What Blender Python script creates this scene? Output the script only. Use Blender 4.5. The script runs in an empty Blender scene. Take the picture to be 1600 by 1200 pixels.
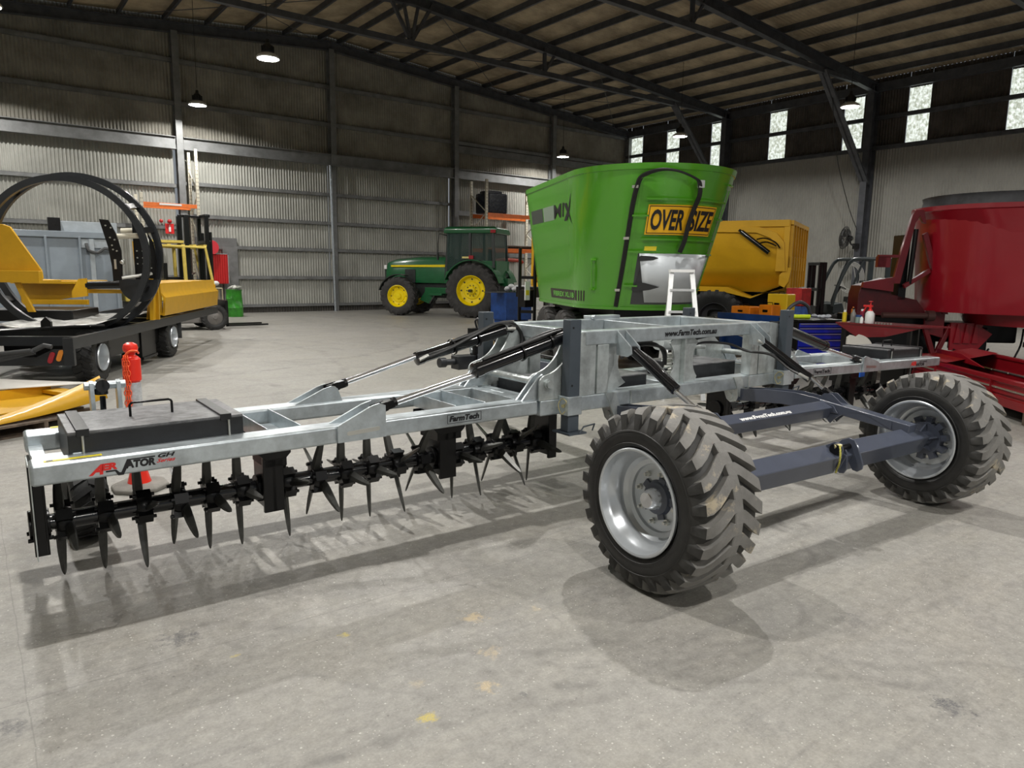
import bpy, math, random
from mathutils import Vector as V, Matrix
random.seed(7)
SC = bpy.context.scene
COL = SC.collection
R = math.radians
pi = math.pi

# ------------------------------------------------------------ camera
cam_d = bpy.data.cameras.new('camera')
cam = bpy.data.objects.new('camera', cam_d); COL.objects.link(cam); SC.camera = cam
cam_d.sensor_width = 36.0
cam_d.lens = 1116.5 * 36.0 / 1600.0
cam_d.clip_start = 0.05; cam_d.clip_end = 300
yaw, pit, roll = 0.652915454, 0.158263543, -0.0146512991
fw = V((math.sin(yaw)*math.cos(pit), math.cos(yaw)*math.cos(pit), -math.sin(pit)))
rt = V((math.cos(yaw), -math.sin(yaw), 0)); dn = fw.cross(rt)
c_, s_ = math.cos(roll), math.sin(roll)
rt2 = c_*rt + s_*dn; dn2 = -s_*rt + c_*dn
M = Matrix.Identity(4)
for i in range(3):
    M[i][0] = rt2[i]; M[i][1] = -dn2[i]; M[i][2] = -fw[i]
M[2][3] = 1.65
cam.matrix_world = M

# ------------------------------------------------------------ daylight from outside (enters by the open end and the side strips)
w = bpy.data.worlds.new('daylight'); SC.world = w; w.use_nodes = True
bg = w.node_tree.nodes['Background']
bg.inputs[0].default_value = (0.86, 0.93, 1.0, 1); bg.inputs[1].default_value = 0.25

SC.view_settings.view_transform = 'Standard'; SC.view_settings.look = 'None'
SC.view_settings.exposure = 0.0; SC.view_settings.gamma = 1.0
SC.view_settings.use_curve_mapping = False
LAMP_W = 120.0
LAMPS = [(x, y) for x in (0.8, 6.2, 21.1) for y in (24.2, 17.8, 11.5, 5.1, -1.3, -7.6)]
LAMP_Z = 6.5

# ------------------------------------------------------------ materials
MATS = {}
def mat(name, col, rough=0.5, metal=0.0, var=0.0, vscale=6.0, bump=0.0, bscale=40.0, coat=0.0, spec=0.5, emit=None, estr=0.0, trans=0.0, alpha=1.0, col2=None, rv=0.0):
    if name in MATS: return MATS[name]
    m = bpy.data.materials.new(name); m.use_nodes = True; nt = m.node_tree
    b = nt.nodes['Principled BSDF']
    b.inputs['Base Color'].default_value = (*col, 1)
    b.inputs['Roughness'].default_value = rough
    b.inputs['Metallic'].default_value = metal
    b.inputs['Specular IOR Level'].default_value = spec
    b.inputs['Coat Weight'].default_value = coat
    b.inputs['Coat Roughness'].default_value = 0.08
    b.inputs['Transmission Weight'].default_value = trans
    b.inputs['Alpha'].default_value = alpha
    if emit:
        b.inputs['Emission Color'].default_value = (*emit, 1); b.inputs['Emission Strength'].default_value = estr
    tc = nt.nodes.new('ShaderNodeTexCoord')
    if var > 0 or col2:
        n = nt.nodes.new('ShaderNodeTexNoise'); n.inputs['Scale'].default_value = vscale; n.inputs['Detail'].default_value = 5
        n.inputs['Roughness'].default_value = 0.65
        nt.links.new(tc.outputs['Object'], n.inputs['Vector'])
        rmp = nt.nodes.new('ShaderNodeValToRGB')
        rmp.color_ramp.elements[0].position = 0.35; rmp.color_ramp.elements[1].position = 0.65
        a = col2 if col2 else tuple(max(0, c*(1-var)) for c in col)
        bb = col if col2 else tuple(min(1, c*(1+var)) for c in col)
        rmp.color_ramp.elements[0].color = (*a, 1); rmp.color_ramp.elements[1].color = (*bb, 1)
        nt.links.new(n.outputs['Fac'], rmp.inputs['Fac']); nt.links.new(rmp.outputs['Color'], b.inputs['Base Color'])
        if rv > 0:
            mr = nt.nodes.new('ShaderNodeMapRange'); mr.inputs['To Min'].default_value = max(0.02, rough-rv); mr.inputs['To Max'].default_value = min(1, rough+rv)
            nt.links.new(n.outputs['Fac'], mr.inputs['Value']); nt.links.new(mr.outputs['Result'], b.inputs['Roughness'])
    if bump > 0:
        n2 = nt.nodes.new('ShaderNodeTexNoise'); n2.inputs['Scale'].default_value = bscale; n2.inputs['Detail'].default_value = 4
        nt.links.new(tc.outputs['Object'], n2.inputs['Vector'])
        bp = nt.nodes.new('ShaderNodeBump'); bp.inputs['Strength'].default_value = bump; bp.inputs['Distance'].default_value = 0.01
        nt.links.new(n2.outputs['Fac'], bp.inputs['Height']); nt.links.new(bp.outputs['Normal'], b.inputs['Normal'])
    MATS[name] = m
    return m

GALV = mat('galvanised', (0.51, 0.56, 0.585), 0.33, 0.66, var=0.20, vscale=7, bump=0.05, bscale=60, rv=0.12)
GALV2 = mat('galvanised_plate', (0.56, 0.60, 0.595), 0.38, 0.62, var=0.24, vscale=7, bump=0.05, bscale=60, rv=0.1)
SLATE = mat('slate_paint', (0.068, 0.078, 0.108), 0.28, 0.0, var=0.08, coat=0.3)
JACKP = mat('jack_paint', (0.058, 0.072, 0.088), 0.36, 0.0, var=0.08)
BLACK = mat('black_paint', (0.0045, 0.0045, 0.005), 0.30, 0.0, var=0.2, spec=0.35)
TINE = mat('tine_steel', (0.060, 0.060, 0.055), 0.36, 0.4, var=0.25, vscale=14)
BOXM = mat('ballast_lid', (0.14, 0.141, 0.145), 0.42, 0.2, var=0.45, vscale=13, bump=0.35, bscale=22)
BOXS = mat('ballast_side', (0.012, 0.013, 0.015), 0.38, 0.0, var=0.3, vscale=8, bump=0.1)
CYL = mat('cylinder_black', (0.005, 0.005, 0.006), 0.16, 0.0, coat=0.5)
CHROME = mat('chrome', (0.86, 0.87, 0.90), 0.20, 1.0)
STEEL = mat('bright_steel', (0.66, 0.66, 0.62), 0.28, 0.9)
ZINC = mat('yellow_zinc', (0.62, 0.55, 0.30), 0.35, 0.7, var=0.2)
HOSE = mat('hose_rubber', (0.008, 0.008, 0.008), 0.38)
RUB = mat('rubber_black', (0.018, 0.018, 0.018), 0.58, 0.0, var=0.25, vscale=20, bump=0.1)
RIM = mat('silver_rim', (0.60, 0.63, 0.66), 0.28, 0.55, var=0.04, coat=0.3)
WHITE = mat('white_vinyl', (0.80, 0.80, 0.79), 0.4)
INK = mat('black_ink', (0.010, 0.010, 0.012), 0.4)
REDV = mat('red_vinyl', (0.70, 0.025, 0.02), 0.4)
YELV = mat('yellow_vinyl', (0.80, 0.66, 0.03), 0.4)
GREYST = mat('painted_shed_steel', (0.060, 0.062, 0.064), 0.5, 0.1, var=0.2, vscale=3)
YEL = mat('machine_yellow', (0.60, 0.325, 0.008), 0.42, 0.0, var=0.06, coat=0.08)
DGREY = mat('trailer_grey', (0.015, 0.017, 0.020), 0.38, 0.0, var=0.15, coat=0.2)
TIMBER = mat('pallet_timber', (0.115, 0.085, 0.062), 0.8, 0.0, var=0.4, vscale=12, bump=0.3, bscale=50)
CREAM = mat('cream_paint', (0.62, 0.58, 0.47), 0.5, 0.0, var=0.08)
ORANGE = mat('rack_orange', (0.75, 0.17, 0.03), 0.45, 0.0, var=0.12)

# ------------------------------------------------------------ mesh builder
class MB:
    def __init__(s): s.v = []; s.f = []; s.m = []; s.i = 0; s.cuts = []
    def add(s, vs, fs):
        n = len(s.v); s.v += [V(q) for q in vs]
        for f in fs: s.f.append([i+n for i in f]); s.m.append(s.i)
        s.cuts.append((len(s.v), len(s.f)))
    def obox(s, c, ax, ay, az):
        c = V(c); ax = V(ax); ay = V(ay); az = V(az)
        vs = [c+sx*ax+sy*ay+sz*az for sz in (-1, 1) for sy in (-1, 1) for sx in (-1, 1)]
        s.add(vs, [(0, 2, 3, 1), (4, 5, 7, 6), (0, 1, 5, 4), (2, 6, 7, 3), (0, 4, 6, 2), (1, 3, 7, 5)])
        return s
    def box(s, x0, x1, y0, y1, z0, z1):
        return s.obox(((x0+x1)/2, (y0+y1)/2, (z0+z1)/2), ((x1-x0)/2, 0, 0), (0, (y1-y0)/2, 0), (0, 0, (z1-z0)/2))
    def bar(s, p, q, w, h, up=(0, 0, 1)):
        p = V(p); q = V(q); d = (q-p); L = d.length; d = d.normalized(); u = V(up)
        if abs(d.dot(u)) > 0.98: u = V((1, 0, 0))
        sd = d.cross(u).normalized(); u2 = sd.cross(d)
        return s.obox((p+q)/2, d*L/2, sd*w/2, u2*h/2)
    def ring(s, c, a, b, r, n): return [c + r*(math.cos(2*pi*k/n)*a + math.sin(2*pi*k/n)*b) for k in range(n)]
    def lathe(s, prof, p, d, n=32, cap=True, close=False, a0=None):
        p = V(p); d = V(d).normalized()
        a = d.orthogonal().normalized() if a0 is None else V(a0); b = d.cross(a)
        vs = []; 
        for (x, r) in prof: vs += s.ring(p+d*x, a, b, max(r, 1e-5), n)
        fs = []; m = len(prof)
        for j in range(m-1 if not close else m):
            j2 = (j+1) % m
            for k in range(n):
                k2 = (k+1) % n
                fs.append((j*n+k, j*n+k2, j2*n+k2, j2*n+k))
        if cap and not close:
            fs.append(tuple(range(n))[::-1]); fs.append(tuple((m-1)*n+k for k in range(n)))
        s.add(vs, fs); return s
    def cyl(s, p, q, r, n=16, r2=None):
        p = V(p); q = V(q); L = (q-p).length
        return s.lathe([(0, r), (L, r if r2 is None else r2)], p, q-p, n)
    def tube(s, pts, r, n=8, closed=False, smooth=0):
        pts = [V(q) for q in pts]
        if smooth:
            pts = catmull(pts, smooth, closed)
        m = len(pts); prev = None; vs = []
        for i in range(m):
            if closed: t = pts[(i+1) % m]-pts[i-1]
            else: t = pts[min(i+1, m-1)]-pts[max(i-1, 0)]
            t = t.normalized() if t.length > 1e-9 else V((0,0,1))
            if prev is None: a = t.orthogonal().normalized()
            else:
                a = prev - t*prev.dot(t); a = a.normalized() if a.length > 1e-6 else t.orthogonal().normalized()
            prev = a; b = t.cross(a)
            rr = r[i] if isinstance(r, (list, tuple)) else r
            vs += s.ring(pts[i], a, b, rr, n)
        fs = []
        for j in range(m-1 if not closed else m):
            j2 = (j+1) % m
            for k in range(n):
                k2 = (k+1) % n; fs.append((j*n+k, j*n+k2, j2*n+k2, j2*n+k))
        if not closed:
            fs.append(tuple(range(n))[::-1]); fs.append(tuple((m-1)*n+k for k in range(n)))
        s.add(vs, fs); return s
    def prism(s, poly, o, ex, ey, ez):
        o = V(o); ex = V(ex); ey = V(ey); ez = V(ez); n = len(poly)
        vs = [o+ex*x+ey*y for x, y in poly]; vs += [q+ez for q in vs]
        fs = [tuple(range(n))[::-1], tuple(range(n, 2*n))]+[(k, (k+1) % n, n+(k+1) % n, n+k) for k in range(n)]
        s.add(vs, fs); return s
    def sphere(s, c, r, n=12, sz=1.0):
        prof = [(-math.cos(pi*k/n)*r*sz, math.sin(pi*k/n)*r) for k in range(n+1)]
        return s.lathe(prof, c, (0, 0, 1), n*2, cap=False)
    def loft(s, rings, cap=True, closed=True):
        n = len(rings[0]); vs = [q for r_ in rings for q in r_]; fs = []
        for j in range(len(rings)-1):
            for k in range(n if closed else n-1):
                k2 = (k+1) % n; fs.append((j*n+k, j*n+k2, (j+1)*n+k2, (j+1)*n+k))
        if cap: fs.append(tuple(range(n))[::-1]); fs.append(tuple((len(rings)-1)*n+k for k in range(n)))
        s.add(vs, fs); return s
    def build(s, name, m, parent=None, bevel=0.0, ang=35, F=None, segs=2, fixn=True, split=0):
        if split:     # every run of `split` shapes becomes a part of its own
            out = None; ends = s.cuts[split-1::split]
            if not ends or ends[-1] != s.cuts[-1]: ends.append(s.cuts[-1])
            pv, pf = 0, 0
            for (ev, ef) in ends:
                q = MB(); q.v = s.v[pv:ev]; q.f = [[i-pv for i in f] for f in s.f[pf:ef]]; q.m = s.m[pf:ef]
                o = q.build(name, m, parent, bevel, ang, F, segs, fixn); out = out or o; pv, pf = ev, ef
            return out
        me = bpy.data.meshes.new(name)
        vs = [(F @ q if F else q) for q in s.v]
        if parent is not None:
            inv = ROOTM[parent.name]
            vs = [inv @ q for q in vs]
        me.from_pydata([tuple(q) for q in vs], [], s.f)
        ms = m if isinstance(m, (list, tuple)) else [m]
        for x in ms: me.materials.append(x)
        me.polygons.foreach_set('material_index', [min(i, len(ms)-1) for i in s.m])
        if fixn:
            import bmesh
            bm = bmesh.new(); bm.from_mesh(me); bmesh.ops.recalc_face_normals(bm, faces=bm.faces); bm.to_mesh(me); bm.free()
        me.shade_smooth(); me.set_sharp_from_angle(angle=R(ang)); me.update()
        o = bpy.data.objects.new(name, me); COL.objects.link(o)
        if parent is not None:
            o.parent = parent; ROOTM[o.name] = ROOTM[parent.name]
        else: ROOTM[o.name] = Matrix.Identity(4)
        if bevel > 0:
            b = o.modifiers.new('bevel', 'BEVEL'); b.width = bevel; b.segments = segs; b.limit_method = 'ANGLE'; b.angle_limit = R(40); b.harden_normals = True
        return o
ROOTM = {}
def catmull(P, k, closed=False):
    out = []; m = len(P)
    rng = range(m if closed else m-1)
    for i in rng:
        p0 = P[i-1] if (i > 0 or closed) else P[0]; p1 = P[i]; p2 = P[(i+1) % m]
        p3 = P[(i+2) % m] if (closed or i+2 < m) else P[-1]
        for j in range(k):
            t = j/k
            out.append(0.5*((2*p1)+(p2-p0)*t+(2*p0-5*p1+4*p2-p3)*t*t+(3*p1-p0-3*p2+p3)*t**3))
    if not closed: out.append(P[-1])
    return out
def tag(o, label=None, cat=None, group=None, kind=None):
    if label: o['label'] = label
    if cat: o['category'] = cat
    if group: o['group'] = group
    if kind: o['kind'] = kind
    return o
def thing(name, label, cat, loc=(0, 0, 0), rz=0, group=None):
    o = bpy.data.objects.new(name, None); COL.objects.link(o); o.empty_display_size = 0.1
    o.location = loc; o.rotation_euler = (0, 0, rz)
    ROOTM[o.name] = (Matrix.Translation(V(loc)) @ Matrix.Rotation(rz, 4, 'Z')).inverted()
    return tag(o, label, cat, group)
def kids(o): return [c for c in bpy.data.objects if c.parent == o]
def copy_tree(o, parent=None):
    c = o.copy(); COL.objects.link(c)
    if parent is not None: c.parent = parent
    for ch in list(o.children): copy_tree(ch, c)
    return c
def struct(mb, name, m, **k):
    o = mb.build(name, m, **k); o['kind'] = 'structure'; return o
def frame(o, ex, ey, ez):
    m = Matrix.Identity(4)
    for i in range(3): m[i][0] = ex[i]; m[i][1] = ey[i]; m[i][2] = ez[i]; m[i][3] = o[i]
    return m
# flat lettering -> mesh lists (width w or cap height h), sheared/emboldened
def text_geo(txt, h, shear=0.0, bold=0.0, sx=1.0, depth=0.0015, spacing=1.0):
    cu = bpy.data.curves.new('t', 'FONT'); cu.body = txt; cu.size = 1.0; cu.shear = shear; cu.offset = bold
    cu.extrude = 0.0; cu.space_character = spacing; cu.resolution_u = 3
    ob = bpy.data.objects.new('t', cu); COL.objects.link(ob)
    dg = bpy.context.evaluated_depsgraph_get(); ev = ob.evaluated_get(dg); me = ev.to_mesh()
    vs = [V(q.co) for q in me.vertices]; fs = [tuple(p.vertices) for p in me.polygons]
    ev.to_mesh_clear(); bpy.data.objects.remove(ob); bpy.data.curves.remove(cu)
    x0 = min(q.x for q in vs); k = h/0.70
    return [((q.x-x0)*k*sx, q.y*k) for q in vs], fs
def put_text(mb, txt, h, o, ex, ey, center=False, fit=None, **k):
    pts, fs = text_geo(txt, h, **k)
    wd = max(p[0] for p in pts)
    sc = fit/wd if fit else 1.0
    off = -wd*sc/2 if center else 0
    o = V(o); ex = V(ex); ey = V(ey)
    mb.add([o+ex*(x*sc+off)+ey*y for x, y in pts], fs)
    return wd*sc

# ============================================================ THE SHED
XW, YG, XL, YB = 27.08, 26.2, -4.4, -12.0
XR = 11.33
def zroof(x): return 9.95 - 0.08*abs(x-XR)
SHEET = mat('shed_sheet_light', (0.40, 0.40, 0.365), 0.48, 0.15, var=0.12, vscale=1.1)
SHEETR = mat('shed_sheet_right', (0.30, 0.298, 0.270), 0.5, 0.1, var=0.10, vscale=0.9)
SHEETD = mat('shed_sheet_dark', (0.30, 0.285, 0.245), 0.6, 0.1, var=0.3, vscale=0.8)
SHEETK = mat('shed_sheet_black', (0.075, 0.068, 0.060), 0.6, 0.1, var=0.35, vscale=1.5)
ROOFM = mat('roof_sheet', (0.38, 0.315, 0.215), 0.65, 0.1, var=0.35, vscale=0.9)
STEELK = mat('shed_frame_steel', (0.075, 0.080, 0.092), 0.5, 0.2, var=0.25, vscale=3)
GIRT = mat('shed_girt', (0.19, 0.195, 0.195), 0.5, 0.2, var=0.2, vscale=3)

SPOTS = [(0.637, 3.255, 0.08, 'd', 0.8), (0.01, 2.943, 0.07, 'd', 0.7), (1.70, 2.35, 0.05, 't', 0.6), (1.62, 2.02, 0.02, 'd', 0.6), (4.9, 3.0, 0.15, 'd', 0.4), (2.2, 1.35, 0.10, 'd', 0.35), (3.3, 1.55, 0.08, 'd', 0.4), (1.24, 2.108, 0.04, 'y', 1.0), (1.245, 2.853, 0.025, 'y', 0.9),
         (1.536, 2.148, 0.045, 't', 0.9), (0.796, 2.962, 0.02, 'y', 0.6), (1.816, 2.651, 0.06, 't', 0.9), (2.116, 2.558, 0.03, 't', 0.5), (1.323, 2.314, 0.03, 't', 0.4), (2.92, 0.985, 0.07, 'd', 1.0)]
def floor_mat():
    m = bpy.data.materials.new('concrete_floor'); m.use_nodes = True; nt = m.node_tree; L = nt.links
    b = nt.nodes['Principled BSDF']
    tc = nt.nodes.new('ShaderNodeTexCoord')
    def N(scale, detail=6, rough=0.6, vec=None, dist=0.0):
        n = nt.nodes.new('ShaderNodeTexNoise'); n.inputs['Scale'].default_value = scale; n.inputs['Detail'].default_value = detail
        n.inputs['Roughness'].default_value = rough; n.inputs['Distortion'].default_value = dist
        L.new(vec or tc.outputs['Object'], n.inputs['Vector']); return n.outputs['Fac']
    def ramp(fac, p0, p1, c0=(0, 0, 0), c1=(1, 1, 1)):
        r = nt.nodes.new('ShaderNodeValToRGB'); r.color_ramp.elements[0].position = p0; r.color_ramp.elements[1].position = p1
        r.color_ramp.elements[0].color = (*c0, 1); r.color_ramp.elements[1].color = (*c1, 1); L.new(fac, r.inputs['Fac']); return r.outputs['Color']
    def mix(fac, a, b_, mode='MIX'):
        x = nt.nodes.new('ShaderNodeMix'); x.data_type = 'RGBA'; x.blend_type = mode
        if isinstance(fac, float): x.inputs[0].default_value = fac
        else: L.new(fac, x.inputs[0])
        for i, q in ((6, a), (7, b_)):
            if isinstance(q, tuple): x.inputs[i].default_value = (*q, 1)
            else: L.new(q, x.inputs[i])
        return x.outputs[2]
    def math_(op, a, b_=None, c=None):
        x = nt.nodes.new('ShaderNodeMath'); x.operation = op
        for i, q in enumerate((a, b_, c)):
            if q is None: continue
            if isinstance(q, (int, float)): x.inputs[i].default_value = q
            else: L.new(q, x.inputs[i])
        return x.outputs[0]
    base = ramp(N(0.55, 8, 0.62), 0.32, 0.70, (0.235, 0.225, 0.198), (0.345, 0.335, 0.306))
    base = mix(math_('MULTIPLY', ramp(N(0.18, 3, 0.5), 0.48, 0.62), 0.55), base, (0.285, 0.268, 0.262))
    base = mix(ramp(N(1.7, 8, 0.7, dist=0.6), 0.45, 0.66), base, (0.300, 0.282, 0.238))
    base = mix(math_('MULTIPLY', ramp(N(0.9, 7, 0.72, dist=1.2), 0.49, 0.66), 0.80), base, (0.135, 0.132, 0.125))
    # dragged scuffs, stretched along two directions
    for rot, sc, k in ((0.5, (0.35, 5.0, 1), 0.6), (-0.75, (0.3, 6.0, 1), 0.6), (1.25, (0.5, 9.0, 1), 0.55), (-0.2, (0.25, 12.0, 1), 0.65), (0.9, (0.4, 22.0, 1), 0.5)):
        mp = nt.nodes.new('ShaderNodeMapping'); mp.inputs['Rotation'].default_value = (0, 0, rot); mp.inputs['Scale'].default_value = sc
        L.new(tc.outputs['Object'], mp.inputs['Vector'])
        base = mix(math_('MULTIPLY', ramp(N(1.1, 6, 0.7, mp.outputs[0], 0.4), 0.57, 0.68), k), base, (0.150, 0.145, 0.135))
    for rot, sc, k in ((0.2, (0.5, 5.0, 1), 0.35),):
        mp = nt.nodes.new('ShaderNodeMapping'); mp.inputs['Rotation'].default_value = (0, 0, rot); mp.inputs['Scale'].default_value = sc; mp.inputs['Location'].default_value = (7, 3, 0)
        L.new(tc.outputs['Object'], mp.inputs['Vector'])
        base = mix(math_('MULTIPLY', ramp(N(1.3, 6, 0.7, mp.outputs[0], 0.4), 0.55, 0.68), k), base, (0.43, 0.40, 0.33))
    # fine grain
    base = mix(0.35, base, ramp(N(90, 3, 0.6), 0.25, 0.8, (0.12, 0.115, 0.10), (0.48, 0.46, 0.43)))
    base = mix(0.35, base, ramp(N(16, 6, 0.75), 0.30, 0.72, (0.12, 0.115, 0.105), (0.47, 0.455, 0.42)))
    # white and dark flecks
    for sc, thr, colr, seed in ((45, 0.075, (0.66, 0.65, 0.60), 0), (23, 0.040, (0.72, 0.70, 0.64), 5), (31, 0.050, (0.11, 0.105, 0.10), 9), (80, 0.10, (0.60, 0.58, 0.53), 3)):
        mp = nt.nodes.new('ShaderNodeMapping'); mp.inputs['Location'].default_value = (seed, seed*2, 0); L.new(tc.outputs['Object'], mp.inputs['Vector'])
        vo = nt.nodes.new('ShaderNodeTexVoronoi'); vo.inputs['Scale'].default_value = sc; L.new(mp.outputs[0], vo.inputs['Vector'])
        sp = nt.nodes.new('ShaderNodeSeparateColor'); L.new(vo.outputs['Color'], sp.inputs[0])
        r_ = math_('MULTIPLY', math_('POWER', sp.outputs[0], 5.0), thr*3.0)
        base = mix(math_('MULTIPLY', math_('LESS_THAN', vo.outputs['Distance'], r_), 0.5), base, colr)
    # thin wandering cracks and curved tyre scuffs
    nz = nt.nodes.new('ShaderNodeTexNoise'); nz.inputs['Scale'].default_value = 1.4; nz.inputs['Detail'].default_value = 6; L.new(tc.outputs['Object'], nz.inputs['Vector'])
    va = nt.nodes.new('ShaderNodeVectorMath'); va.operation = 'MULTIPLY_ADD'; L.new(nz.outputs['Color'], va.inputs[0]); va.inputs[1].default_value = (0.9, 0.9, 0); L.new(tc.outputs['Object'], va.inputs[2])
    vc = nt.nodes.new('ShaderNodeTexVoronoi'); vc.feature = 'DISTANCE_TO_EDGE'; vc.inputs['Scale'].default_value = 0.42; L.new(va.outputs[0], vc.inputs['Vector'])
    ck = math_('MULTIPLY', math_('LESS_THAN', vc.outputs['Distance'], 0.0022), ramp(N(0.8, 4), 0.50, 0.60))
    base = mix(math_('MULTIPLY', ck, 0.40), base, (0.09, 0.086, 0.08))
    for cx, cy, rr, wd, k in ((0.6, -1.2, 3.35, 0.05, 0.5), (0.5, -1.3, 3.62, 0.03, 0.4), (5.2, 6.8, 5.6, 0.05, 0.35), (2.6, 3.6, 1.9, 0.03, 0.35), (9.0, 12.0, 6.0, 0.10, 0.5), (9.2, 12.2, 7.8, 0.10, 0.45), (-2.0, 14.0, 7.5, 0.12, 0.5), (1.0, 20.0, 9.0, 0.12, 0.5)):
        mp = nt.nodes.new('ShaderNodeMapping'); mp.inputs['Location'].default_value = (-cx, -cy, 0); L.new(tc.outputs['Object'], mp.inputs['Vector'])
        ln = nt.nodes.new('ShaderNodeVectorMath'); ln.operation = 'LENGTH'; L.new(mp.outputs[0], ln.inputs[0])
        d = math_('ABSOLUTE', math_('SUBTRACT', math_('ADD', ln.outputs['Value'], math_('MULTIPLY', math_('SUBTRACT', nz.outputs['Fac'], 0.5), 0.5)), rr))
        m1 = ramp(math_('DIVIDE', d, wd), 0.2, 1.0, (1, 1, 1), (0, 0, 0)); m2 = ramp(N(3.0, 5, 0.7), 0.45, 0.6)
        base = mix(math_('MULTIPLY', math_('MULTIPLY', m1, m2), k), base, (0.125, 0.12, 0.112))
    # spilt paint, oil and sawdust where the photo has them
    wob = N(22, 4, 0.7); fine = N(140, 4, 0.7)
    def spot(base, x, y, rr, col, k=0.8, sx=1.0):
        mp = nt.nodes.new('ShaderNodeMapping'); mp.inputs['Location'].default_value = (-x*sx, -y, 0); mp.inputs['Scale'].default_value = (sx, 1, 1)
        L.new(tc.outputs['Object'], mp.inputs['Vector'])
        ln = nt.nodes.new('ShaderNodeVectorMath'); ln.operation = 'LENGTH'; L.new(mp.outputs[0], ln.inputs[0])
        d = math_('ADD', math_('DIVIDE', ln.outputs['Value'], rr), math_('MULTIPLY', math_('SUBTRACT', wob, 0.5), 5.0))
        return mix(math_('MULTIPLY', math_('MULTIPLY', ramp(d, 0.2, 1.3, (1, 1, 1), (0, 0, 0)), k), ramp(fine, 0.30, 0.56)), base, col)
    YS = (0.52, 0.42, 0.10); TS = (0.50, 0.40, 0.25); DS = (0.10, 0.10, 0.105)
    for x, y, rr, c, k in SPOTS: base = spot(base, x, y, rr, {'y': YS, 't': TS, 'd': DS}[c], k)
    # saw-cut joints
    sx = nt.nodes.new('ShaderNodeSeparateXYZ'); L.new(tc.outputs['Object'], sx.inputs[0])
    wj = math_('MULTIPLY', math_('SUBTRACT', N(3, 3), 0.5), 0.03)
    for out, off, per in ((0, 2.6, 5.33), (1, 0.05, 6.3)):
        q = math_('ADD', math_('ADD', sx.outputs[out], off), wj)
        fr = math_('ABSOLUTE', math_('SUBTRACT', math_('FRACT', math_('DIVIDE', q, per)), 0.5))
        base = mix(math_('MULTIPLY', math_('LESS_THAN', fr, 0.0005), 0.30), base, (0.10, 0.095, 0.09))
    L.new(base, b.inputs['Base Color'])
    L.new(math_('MULTIPLY_ADD', N(2.2, 5), 0.35, 0.36), b.inputs['Roughness'])
    bp = nt.nodes.new('ShaderNodeBump'); bp.inputs['Strength'].default_value = 0.25; bp.inputs['Distance'].default_value = 0.004
    L.new(N(60, 6, 0.75), bp.inputs['Height']); L.new(bp.outputs['Normal'], b.inputs['Normal'])
    return m

mb = MB(); mb.add([(XL, YB, 0), (XW, YB, 0), (XW, YG, 0), (XL, YG, 0)], [(0, 1, 2, 3)])
struct(mb, 'floor', floor_mat())
mb = MB(); mb.add([(-90, -110, -0.03), (110, -110, -0.03), (110, 110, -0.03), (-90, 110, -0.03)], [(0, 1, 2, 3)])
struct(mb, 'ground', mat('yard_gravel', (0.30, 0.28, 0.25), 0.9, var=0.2))

def corr(mb, p0, d, L, z0, z1, nrm, pitch=0.10, amp=0.016, ph=0.0):
    # a sheet of corrugated iron with vertical ribs; z0/z1 may be functions of the run
    n = int(L/pitch*6); p0 = V(p0); d = V(d); nrm = V(nrm); vs = []; fs = []
    for i in range(n+1):
        t = L*i/n; q = p0+d*t+nrm*(amp*math.cos(2*pi*t/pitch+ph))
        vs.append(q+V((0, 0, z0(t) if callable(z0) else z0))); vs.append(q+V((0, 0, z1(t) if callable(z1) else z1)))
    for i in range(n): fs.append((2*i, 2*i+2, 2*i+3, 2*i+1))
    mb.add(vs, fs)
# ---- gable wall (behind the tractor)
mb = MB()
mb.i = 0
for a, b_ in ((XL, 5.86), (5.93, 11.2), (11.2, 16.52), (16.56, XW)):
    corr(mb, (a, YG, 0), (1, 0, 0), b_-a, 0.26, 5.45, (0, -1, 0), amp=0.026)
mb.i = 2
corr(mb, (XL, YG+0.02, 0), (1, 0, 0), XW-XL, 0.0, 0.30, (0, -1, 0))
mb.i = 1
corr(mb, (XL, YG+0.03, 0), (1, 0, 0), XW-XL, 5.40, lambda t: zroof(XL+t), (0, -1, 0), amp=0.024)
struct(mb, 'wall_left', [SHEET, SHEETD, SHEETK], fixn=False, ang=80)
# ---- side wall with daylight strips
wins = [(25.15, 25.9), (22.85, 23.6), (20.3, 21.05), (17.35, 18.12), (14.2, 14.95), (11.88, 12.62), (8.75, 9.5), (5.9, 6.65), (2.9, 3.65), (-0.4, 0.35), (-3.5, -2.75), (-6.7, -5.95)]
mb = MB()
mb.i = 0; corr(mb, (XW, YB, 0), (0, 1, 0), YG-YB, 0.0, 6.24, (-1, 0, 0))
mb.i = 1
edges = [YG]+[e for w_ in wins for e in (w_[1], w_[0])]+[YB]
for k in range(0, len(edges), 2): corr(mb, (XW, edges[k+1], 0), (0, 1, 0), edges[k]-edges[k+1], 6.2, zroof(XW), (-1, 0, 0))
for a, b_ in wins: corr(mb, (XW, a, 0), (0, 1, 0), b_-a, 8.16, zroof(XW), (-1, 0, 0))
struct(mb, 'wall_right', [SHEETR, SHEETK], fixn=False, ang=80)
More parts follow.
